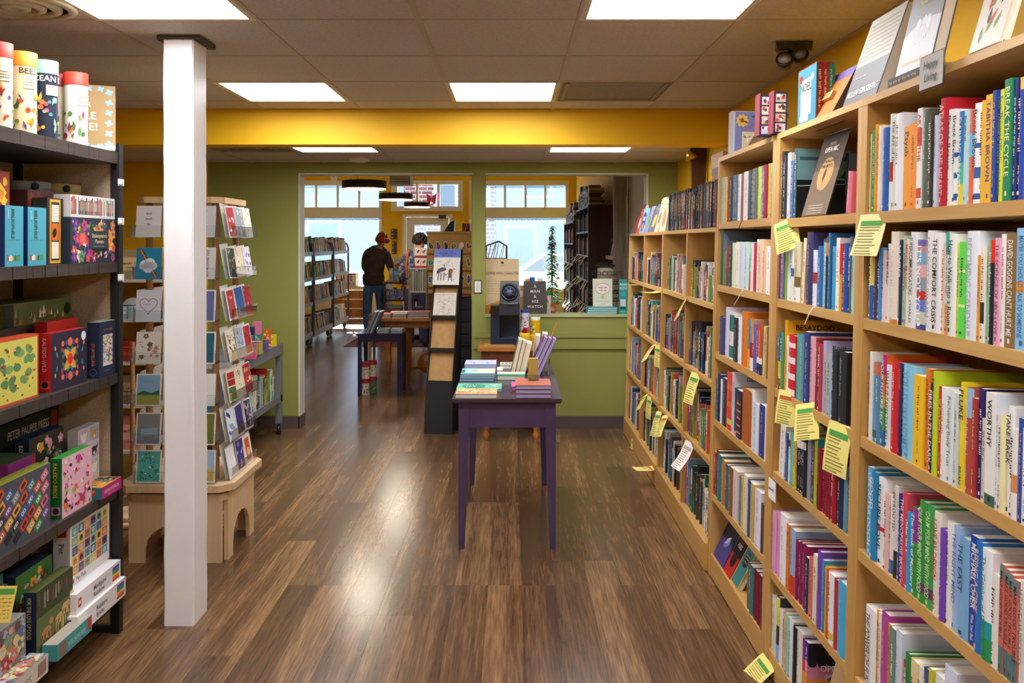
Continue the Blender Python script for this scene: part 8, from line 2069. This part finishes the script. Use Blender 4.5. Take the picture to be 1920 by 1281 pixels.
m = MB(); m.hexa([(-.10,0,0),(.02,0,0),(.02,.12,0),(-.10,.12,0),(-.03,.02,.11),(.03,.02,.14),(.03,.1,.14),(-.03,.1,.11)],'262628'); solo('card_reader',m,GLOSS,'black card reader on top of the sticker rack','card reader',((848 - CX) * 10.12 / F,10.12,zt_ + .0254),local=True)
m = MB(); m.box(0,.085,0,.1,0,.095,'2a2628')
o = solo('gift_box',m,PRINT,'black box with red diagonal stripes on top of the sticker rack','box',((867 - CX) * 10.1 / F,10.1,zt_ + .0254),local=True)
q = MB(); fr = Fr((0,0,0),(1,0,0),(0,0,1)); [fr.line(q,.01 + .022 * i,.005,.03 + .022 * i,.09,.008,('c8342c','d8a0a0')[i % 2],1) for i in range(3)]; part('stripe_print',q,PRINT,o,local=True)
ZD = .745
# stand of calendars and boxed cards before the rack
cs_x0,cs_x1 = (768 - CX) * 9.3 / F,(800 - CX) * 9.3 / F
t = thing('calendar_stand','wire stand of upright grey calendars topped with boxed holiday cards','display stand',(cs_x0,9.25,0))
ztc = H - (545 - CY) * 9.3 / F
m = MB()
for x in (cs_x0,cs_x1):
    for y in (9.25,9.42): m.cyl((x,y,ZD + .0004),(x,y,ztc + .25),.007,n=6,col='b8b4a8')
m.box(cs_x0,cs_x1,9.25,9.42,ztc - .02,ztc - .005,'c8c4b4'); m.box(cs_x0,cs_x1,9.25,9.42,ZD + .0004,ZD + .015,'c8c4b4'); part('frame',m,METAL,t)
for i in range(7):
    x = cs_x0 + .008 + .026 * i
    m = MB(); m.box(x,x + .02,9.26,9.40,ztc - .0045,ztc + .22 - .003 * (i % 3),('8a8478','9a948a','787268','6a8078')[i % 4]); solo('wall_calendar',m,PAPER,'upright grey calendar, %s in the wire stand' % ORD[i],'calendar',group='calendars in the wire stand')
for i in range(2):
    for j in range(2):
        x = cs_x0 + .06 + .065 * i; z = ztc + .255 + .115 * j
        m = MB(); m.box(x,x + .062,9.30,9.33,z - .005,z + .105,'e0d8cc'); o = solo('card_box',m,PRINT,'%s %s boxed set of holiday cards above the calendar stand' % (('lower','upper')[j],('first','second')[i]),'card box',group='boxed cards above the calendars')
        q = MB(); fr = Fr((x,9.30,z),(1,0,0),(0,0,1)); fr.rect(q,0,.062,-.004,.02,'b02a2c'); fr.disc(q,.03,.06,.014,'b83a34',1.5,7); fr.disc(q,.042,.075,.01,'3a3a40',1.6,7); part('box_print',q,PRINT,o)
m = MB(); m.box(cs_x0 - .005,cs_x1 + .005,9.29,9.34,ztc + .235,ztc + .25,'c8c4b4'); part('shelf',m,METAL,t)
# oak dining table with turned legs, stacked with books
ZD = .745
dx0,dx1 = (705 - CX) * 9.2 / F,(822 - CX) * 9.2 / F
t = thing('oak_table','round-edged oak dining table with turned legs, stacked with grey books','table',(dx0,9.0,0))
m = MB(); m.box(dx0,dx1,8.98,9.24,ZD - .03,ZD,'8a5526'); m.box(dx0 + .08,dx1,9.24,9.95,ZD - .03,ZD,'8a5526'); part('tabletop',m,OAK,t)
m = MB(); m.box(dx0 + .12,dx1 - .02,9.06,9.09,ZD - .11,ZD - .03,'8a5526'); m.box(dx1 - .05,dx1 - .02,9.09,9.85,ZD - .11,ZD - .03,'8a5526'); part('apron',m,OAK,t)
LP_ = [(.012,0),(.022,.02),(.026,.06),(.036,.10),(.03,.13),(.042,.16),(.042,.19),(.033,.2),(.036,.3),(.042,.46),(.034,.5),(.046,.52),(.034,.545),(.044,.57),(.044,.64),(.05,.65),(.05,.715)]
for x,y in (((766 - CX) * 9.25 / F,9.22),((836 - CX) * 9.6 / F,9.75),((728 - CX) * 9.8 / F,9.82)):
    m = MB(); m.lathe(LP_,(x,y,0),18,'8a5526'); part('leg',m,OAK,t)
m = MB(); m.tube([((766 - CX) * 9.25 / F,9.22,.17),((805 - CX) * 9.4 / F,9.45,.165),((836 - CX) * 9.6 / F,9.75,.17)],.018,8,'8a5526')
part('stretcher',m,OAK,t)
m = MB(); c = px(799,685,9.4); m.lathe([(.0,-.02),(.09,-.02),(.1,0),(.09,.02),(0,.02)],n=22,col='7a481f',M=Matrix.Translation((c.x,9.42,.20)) @ Matrix.Rotation(math.radians(90),4,'X') @ Matrix.Diagonal((1,1.1,1,1))); part('carved_crest',m,OAK,t)
r = random.Random(21)
for i,(a,b,n_) in enumerate(((712,735,2),(738,764,2),(766,806,3))):
    for k_ in range(n_):
        X0,X1 = (a - CX) * 9.1 / F,(b - CX) * 9.1 / F
        flat_book(X0 + r.uniform(0,.006),X1,9.0,9.17,ZD + .0232 * k_,.0228,r.choice(('6a6a6c','7a7876','5a5c60','b85a5a')),'b8b4ac','grey book on the oak table, %s pile, %s up' % (ORD[i],ORD[k_]),group='grey books piled on the oak table')
m = MB(); m.box(0,.11,0,.07,0,.055,'b8281f'); m.box(0,.11,0,.07,.055,.10,'26283a'); solo('gift_box',m,PRINT,'red box with a navy lid on the oak table','box',((774 - CX) * 9.3 / F,9.3,ZD + .0004),local=True)
flat_book((735 - CX) * 9.6 / F,(775 - CX) * 9.6 / F,9.45,9.62,ZD,.03,'d8cdb4','efe6d4','cream book lying at the back of the oak table',group='cream books')
# curved-back chair behind it
t = thing('oak_chair','oak chair with a curved splat tucked behind the oak table','chair',((720 - CX) * 10.2 / F,10.2,0))
m = MB(); m.box(-.2,.2,0,.4,.43,.455,'8a5526'); part('seat',m,OAK,t,local=True)
for x in (-.18,.18):
    for y in (.03,.37):
        m = MB(); m.cyl((x,y,0),(x,y,.43),.015,.02,8,'8a5526'); part('leg',m,OAK,t,local=True)
    m = MB(); m.tube([(x,.03,.45),(x * 1.02,.0,.58),(x * .8,-.03,.68)],.016,8,'8a5526'); part('back_post',m,OAK,t,local=True)
for s_ in (-1,1):
    m = MB(); m.tube([(s_ * .02,.02,.45),(s_ * .06,.0,.53),(s_ * .15,-.02,.60),(s_ * .17,-.03,.68)],.014,8,'7a4a20'); part('splat',m,OAK,t,local=True)
m = MB(); m.tube([(-.16,-.03,.68),(0,-.04,.70),(.16,-.03,.68)],.018,8,'8a5526'); part('top_rail',m,OAK,t,local=True)
# small navy table with books and tubes below
NYa,NYb = 8.5,8.93
k_ = NYa / F; NX0,NX1 = (668 - CX) * k_,(754 - CX) * k_; NZ = H - (626 - CY) * k_
t = thing('navy_table','small navy painted side table with books on it, just past the doorway','table',(NX0,NYa,0))
NC = '2c2c4a'
m = MB(); m.box(NX0,NX1,NYa,NYb,NZ - .018,NZ,NC); part('tabletop',m,mat('navy_gloss',None,rough=.15),t)
m = MB(); m.box(NX0 + .02,NX1 - .02,NYa + .02,NYa + .035,NZ - .085,NZ - .018,NC); m.box(NX0 + .02,NX0 + .035,NYa + .02,NYb - .02,NZ - .085,NZ - .018,NC); m.box(NX1 - .035,NX1 - .02,NYa + .02,NYb - .02,NZ - .085,NZ - .018,NC); part('apron',m,MATS['navy_gloss'],t)
for x in (NX0 + .012,NX1 - .052):
    for y in (NYa + .012,NYb - .052):
        m = MB(); m.box(x,x + .04,y,y + .04,0,NZ - .018,NC); part('leg',m,MATS['navy_gloss'],t)
for i,(fx_,lab) in enumerate(((.20,'one nearer the open catalogues'),(.34,'one at the end'))):
    x = NX0 + fx_
    for k2 in range(2): flat_book(x,x + .12,NYa + .06,NYa + .2,NZ + .021 * k2,.0205,('3a4050','5a6068')[k2],'c0c4c8','dark little book on the navy table, pile %s, %s' % (lab,('underneath','on top')[k2]),group='books piled on the navy table')
for i in range(5):
    M = Matrix.Translation((NX0 + .07 + .018 * i,NYa + .08,NZ + .0004)) @ Matrix.Rotation(math.radians(24),4,'Y')
    m = MB(); m.box(0,.012,0,.2,0,.24,('8a94a8','a8b0bc','5a6478','c8ccd4','6a7484')[i]); solo('catalogue',m,PRINT,'leaning glossy catalogue, %s of the row on the navy table' % ORD[i],'catalogue',M,'catalogues leaning on the navy table',local=True)
for i,(fx_,fy_,zz) in enumerate(((.075,.10,0),(.075,.10,.167),(.125,.24,0),(.125,.24,.167))):
    t = thing('puzzle_tube','red-capped puzzle tube under the navy table, %s of the %s stack' % (('bottom','top')[zz > 0],('front','rear')[i > 1]),'puzzle tube',(NX0 + fx_,NYa + fy_,zz),'tubes stacked under the navy table')
    m = MB(); m.lathe([(.046,.0),(.046,.125)],n=20,col=('e0d4bc','e0d4bc','4a7a5a','d8d0bc')[i]); part('body',m,PRINT,t,local=True)
    m = MB(); m.lathe([(.0475,.12),(.0475,.165),(0,.165)],n=20,col='a8242c'); part('lid',m,PRINT,t,local=True)
    q = MB(); rr = random.Random(i)
    for n_ in range(14):
        a = -1.57 + rr.uniform(-1.3,1.3); z = rr.uniform(.02,.105); s = rr.uniform(.005,.011); P = lambda u,v: Vector((.0468 * math.cos(a + u / .046),.0468 * math.sin(a + u / .046),z + v)); q.face([P(-s,-s),P(s,-s * .5),P(s * .5,s),P(-s,s * .6)],rr.choice(('4a6a3a','a83a34','7a8a5a','c8a060')))
    part('tube_print',q,PRINT,t,local=True)
# rug
t = MB(); ra,rb = px(643,650,floor_d(650)),px(812,628,floor_d(628))
t.box(-2.52,-1.18,12.55,14.3,.0004,.010,'7a3440')
rug = solo('rug',t,CLOTH,'worn red patterned rug by the street door','rug')
q = MB(); fr = Fr((-2.52,12.55,.010),(1,0,0),(0,1,0),.0006); fr.rect(q,.06,1.28,.06,1.69,'8a4450',1); fr.rect(q,.12,1.22,.12,1.63,'6a2c3a',1.5)
r = random.Random(3)
for i in range(11):
    for j in range(8): fr.disc(q,.2 + .135 * j,.22 + .13 * i,.05,r.choice(('9a5a5a','4a4a6a','a87a6a','7a3440')),2 + .01 * i,6,.035)
part('rug_pattern',q,CLOTH,rug)
# bench with crates under the window
bx0,bx1 = (628 - CX) * 17.3 / F,(690 - CX) * 17.3 / F
t = thing('window_bench','pale wooden bench of crates under the street window','bench',(bx0,17.2,0))
m = MB(); m.box(bx0 - .1,bx1,17.2,17.9,.60,.66,'b08a5c'); part('top',m,MAPLE,t)
for i in range(3):
    m = MB(); m.box(bx0,bx1 - .05,17.22,17.25,.03 + .19 * i,.19 + .19 * i,'8a5c34'); part('slat',m,OAK,t)
for x in (bx0,bx1 - .08): m = MB(); m.box(x,x + .05,17.25,17.8,0,.6,'8a5c34'); part('leg',m,OAK,t)
m = MB(); m.box(bx0,bx0 + .42,17.35,17.65,.6604,.93,'d8ccc0')
o = solo('gift_box',m,PRINT,'striped gift crate with a red band on the window bench','box')
q = MB(); fr = Fr((bx0,17.35,.66),(1,0,0),(0,0,1)); [fr.rect(q,.01 + .05 * i,.035 + .05 * i,.1,.24,('c8484a','e8e0d4','4a6a4a')[i % 3]) for i in range(8)]; fr.rect(q,0,.42,.24,.27,'b04a5a',2); confetti('d8ccc0',['a83a3a','4a6a3a','e8e0d0'],16,8,.04,'d')(fr,q,.42,.09); part('box_print',q,PRINT,o)
# wall plaques on the yellow pier
for i,(a,b,c_,d__,lab) in enumerate(((733,745,430,449,'small dark plaque with pale spots on the yellow pier'),(735,744,453,477,'carved wooden totem hanging on the yellow pier'))):
    m = MB(); m.box(fx(a),fx(b),YF - .03,YF,fz(d__),fz(c_),'5a4434'); o = solo('wall_plaque',m,MATTE,lab,'wall decoration')
    q = MB(); fr = Fr((fx(a),YF - .03,fz(d__)),(1,0,0),(0,0,1),.001); w_,h_ = fx(b) - fx(a),fz(c_) - fz(d__)
    for n_ in range(5): fr.disc(q,w_ * (.25 + .5 * (n_ % 2)),h_ * (.15 + .18 * n_),.018,('c8b8a0','2a2018')[n_ % 2],2,8)
    part('relief',q,MATTE,o)
# ring pendants
for i,(pxx,py,d,lab) in enumerate(((683,347,8.7,'closest to the green wall'),(742,369,11.4,'in the middle of the row'),(782,384,14.7,'closest to the street door'))):
    c = px(pxx,py,d); R_ = .225
    t = thing('ring_pendant','dark drum pendant lamp with a lit rim, %s' % lab,'pendant lamp',(c.x,d,c.z),'drum pendants in the street-side room')
    m = MB(); m.lathe([(R_,-.04),(R_ + .004,-.03),(R_ + .004,.04),(R_ - .01,.045),(R_ - .012,.0),(R_ - .02,-.036)],n=40,col='4a423e'); part('drum',m,mat('bronze',None,rough=.4,metal=.4),t,local=True)
    m = MB(); m.lathe([(R_ - .004,-.041),(R_ - .004,-.046),(.0,-.047)],n=36,col='ffffff'); part('diffuser',m,mat('lamp_diffuser','ffffff',rough=.5,emit=('fff2dc',PENDANT_POWER)),t,local=True)
    for a in (0,2.09,4.19):
        m = MB(); m.cyl((R_ * .95 * math.cos(a),R_ * .95 * math.sin(a),.04),(.01 * math.cos(a),.01 * math.sin(a),ZF - c.z),.0018,n=5,col='3a3634'); part('cable',m,MATTE,t,local=True)
    m = MB(); m.lathe([(.06,ZF - c.z - .025),(.06,ZF - c.z)],n=16,col='4a423e'); part('canopy',m,MATTE,t,local=True)
# white ceiling unit and emergency floods
c = px(752,336,13.0)
t = thing('ceiling_heater','white box heater hanging under the ceiling above the door','heater',(c.x,13.0,c.z))
m = MB(); m.box(-.16,.16,-.15,.2,-.1,.08,'e6e2da'); part('case',m,MATTE,t,local=True)
for z in (-.06,-.02,.02): m = MB(); m.box(-.14,.14,-.156,-.15,z,z + .02,'b8b4ac'); part('louver',m,MATTE,t,local=True)
m = MB(); m.cyl((0,0,.08),(0,0,ZF - c.z),.02,n=8,col='d8d4cc'); part('hanger',m,MATTE,t,local=True)
t = thing('emergency_flood','pair of white emergency floodlights on the yellow wall over the shop window','emergency light',(fx(627),YF,fz(331)))
m = MB(); m.box(-.07,.07,-.05,0,-.11,-.02,'e8e4d8'); part('housing',m,GLOSS,t,local=True)
for s_ in (-.055,.055):
    m = MB(); m.lathe([(0,-.03),(.035,-.02),(.055,.04),(.045,.045),(.0,.03)],n=16,col='f0ece0',M=Matrix.Translation((s_,-.05,.03)) @ Matrix.Rotation(math.radians(90),4,'X')); part('lamp_head',m,GLOSS,t,local=True)
# pink butterfly on the transom
t = thing('butterfly_decal','pink paper butterfly hanging in the transom above the door','decoration',(fx(809.5),YF - .06,fz(372)))
for s_ in (-1,1):
    m = MB(); pts = [(0,-.02),(s_ * .03,.05),(s_ * .11,.10),(s_ * .1,.0),(s_ * .085,-.12),(s_ * .04,-.13)]; m.prism([(a,0,b) for a,b in pts],(0,.004,0),'e8507e'); part('wing',m,PAPER,t,local=True)
m = MB(); m.tube([(0,0,-.09),(0,0,.09)],.008,6,'4a8a98'); part('body',m,PAPER,t,local=True)
m = MB(); m.cyl((0,0,.09),(0,0,2.80 - fz(372)),.001,n=4,col='8a8a8a'); part('thread',m,MATTE,t,local=True)

# dark bookcases along the side wall --------------------------------------
DKW = wood('dark_case','2c1a10','54341f',4,'Z',.4,mid='40281a')
def dark_case(label,y0,y1,top,xf,shelves,seed):
    t = thing('dark_bookcase',label,'bookcase',(xf,y0,0))
    for y in (y0,y1 - .03):
        m = MB(); m.box(xf,XR - .01,y,y + .03,0,top,'40281a'); part('side_panel',m,DKW,t)
    n_ = max(1,round((y1 - y0) / .8));
    for i in range(1,n_):
        y = y0 + (y1 - y0) * i / n_; m = MB(); m.box(xf + .003,XR - .02,y - .012,y + .012,0,top - .02,'40281a'); part('divider',m,DKW,t)
    m = MB(); m.box(xf,XR - .01,y0 + .03,y1 - .03,top - .03,top,'40281a'); part('top_panel',m,DKW,t)
    m = MB(); m.box(XR - .02,XR - .01,y0 + .03,y1 - .03,0,top - .03,'40281a'); part('back_panel',m,DKW,t)
    MT = Matrix.Translation((xf,0,0)); r = random.Random(seed)
    for z in shelves:
        m = MB(); m.box(xf + .004,XR - .02,y0 + .03,y1 - .03,z - .025,z,'40281a'); part('shelf',m,DKW,t)
        for i in range(n_):
            a,b = y0 + (y1 - y0) * i / n_ + .035,y0 + (y1 - y0) * (i + 1) / n_ - .035
            heap_row(MT,a,b,z,.19,.26,r,.17,.015,.014,.034)
    for k2 in range(int((y1 - y0) / .28)):     # stacks on top
        y = y0 + .05 + .28 * k2; zz = top + .0004
        for j in range(r.randint(5,10)):
            h_ = r.uniform(.02,.045); w_ = r.uniform(.15,.22); HEAP.box(xf + .02,xf + .02 + w_,y,y + r.uniform(.18,.25),zz,zz + h_,r.choice(('4a3f38','6a5a4c','2a2624','b8a890','d8cdb8','8a6a5a','c8beb0'))); zz += h_ + .0006
XFD = 1.04
dark_case('tall dark brown bookcase along the side wall with books heaped on top',11.45,13.6,2.08,XFD,(1.72,1.38,1.03,.68,.33,.06),41)
dark_case('lower dark brown bookcase by the street window',14.0,16.4,1.93,XFD - .02,(1.55,1.2,.85,.5,.15),42)
r = random.Random(6); ni = 0
for y0,n_,zs_ in ((11.5,7,(1.36,1.01,.66)),(13.95,7,(1.18,.83,.48))):
    for zi,z in enumerate(zs_):
        for k2 in range(n_):
            y = y0 + .15 + (2.0 / n_) * k2 + r.uniform(-.05,.05)
            xf = XFD if y0 < 13 else XFD - .02
            M = Matrix.Translation((xf - .002,y,z)) @ Matrix.Rotation(math.radians(r.uniform(25,70)),4,'Y') @ Matrix.Rotation(math.radians(r.uniform(-25,25)),4,'X')
            m = MB(); m.box(-.002,0,-.05,.05,-.13,0,r.choice(('e8e4c8','f0ecd8','e8d890')))
            solo('shelf_note',m,NOTE,'pale shelf note on the %s dark bookcase, %s shelf edge, %s along' % (('tall','lower')[y0 > 13],('upper','middle','lower')[zi],ORD[k2]),'note',M,'notes on the dark bookcases',local=True); ni += 1
# rough timber post, shelf of face-out books on the yellow wall
m = MB(); rr = random.Random(9); yv = 9.95; xa_,xb_ = (1152 - CX) * yv / F,(1175 - CX) * yv / F
for i in range(14):
    z = i * .235; j = rr.uniform(-.003,.003); m.box(xa_ + j,xb_ + j + rr.uniform(-.004,.004),yv,yv + .14,z,z + .2352,'b0aaa0')
solo('post',m,mat('weathered_wood',None,rough=.9,noise=(6,.25),stretch=(6,6,.5),bump=(40,.6)),'rough weathered grey timber post beside the pass-through','post',kind='structure')
t = thing('wall_rack','yellow wall rack of face-out books beside the timber post','rack',(XR - .03,10.2,0))
for z in (1.36,1.02):
    m = MB(); m.box(XR - .12,XR,10.25,11.35,z - .02,z,'d8b060'); m.box(XR - .125,XR - .115,10.25,11.35,z - .02,z + .03,'d8b060'); part('ledge',m,MAPLE,t)
for i in range(8):
    z = (1.36,1.02)[i % 2]; y = 10.30 + .26 * (i // 2)
    M = Matrix.Translation((XR - .105,y,z + .0004)) @ Matrix.Rotation(math.radians(12),4,'Y')
    c = ('8a8478','5a5a5c','b8b0a4','6a6258','c8c4bc','7a7a80','4a4440','a89c88')[i]
    m = MB(); m.box(0,.022,0,.19,0,.27,c); o = solo('book',m,PRINT,'%s book standing face out on the %s ledge of the wall rack, %s along' % (cname(c),('upper','lower')[i % 2],ORD[i // 2]),'book',M,'face-out books on the wall rack',local=True)
    q = MB(); fr = Fr((0,.19,0),(0,-1,0),(0,0,1)); fr.rect(q,.02,.17,.15,.24,shade(c,1.3)); fr.bars(q,.03,.16,.18,.02,shade(c,.4),random.Random(i)); fr.rect(q,.03,.16,.03,.11,shade(c,.7)); part('cover_print',q,PRINT,o,local=True)
# slim decorated tree by the window
tr = thing('holiday_tree','slim green decorated tree beside the lower dark bookcase','tree',(.82,17.2,0))
m = MB(); m.cyl((0,0,0),(0,0,1.9),.025,.008,8,'5a3a22'); part('trunk',m,MATTE,tr,local=True)
m = MB(); r = random.Random(15)
for i in range(1600):
    z = .3 + 1.6 * r.random() ** 1.4; R_ = .2 * (1 - (z - .3) / 1.8); a = r.uniform(0,6.28); rr_ = R_ * math.sqrt(r.random()); l = .09
    p_ = Vector((rr_ * math.cos(a),rr_ * math.sin(a),z)); d3 = Vector((math.cos(a),math.sin(a),r.uniform(-.5,.2))).normalized(); s3 = d3.cross(Vector((0,0,1))).normalized() * .022
    m.face([p_ - s3,p_ + d3 * l,p_ + s3],r.choice(('4a7a48','3a6a3a','6a9a5a','5a8a50')))
part('needles',m,MATTE,tr,local=True,kind='stuff')
for i in range(16):
    z = .4 + 1.4 * i / 16; R_ = .22 * (1 - (z - .3) / 1.8); a = i * 2.4; m = MB(); m.ball((R_ * math.cos(a),R_ * math.sin(a),z),.03,('e8b0a0','f0e0c0','d8a850','e8e4dc')[i % 4],8,6); part('ornament',m,GLOSS,tr,local=True)

# ---- the heap of smaller books, built once everything has been shelved
solo('shelved_books',HEAP,PRINT,'many smaller books packed on the low cases, trucks and street-side shelves','books',kind='stuff')
bpy.data.objects.remove(_fo)
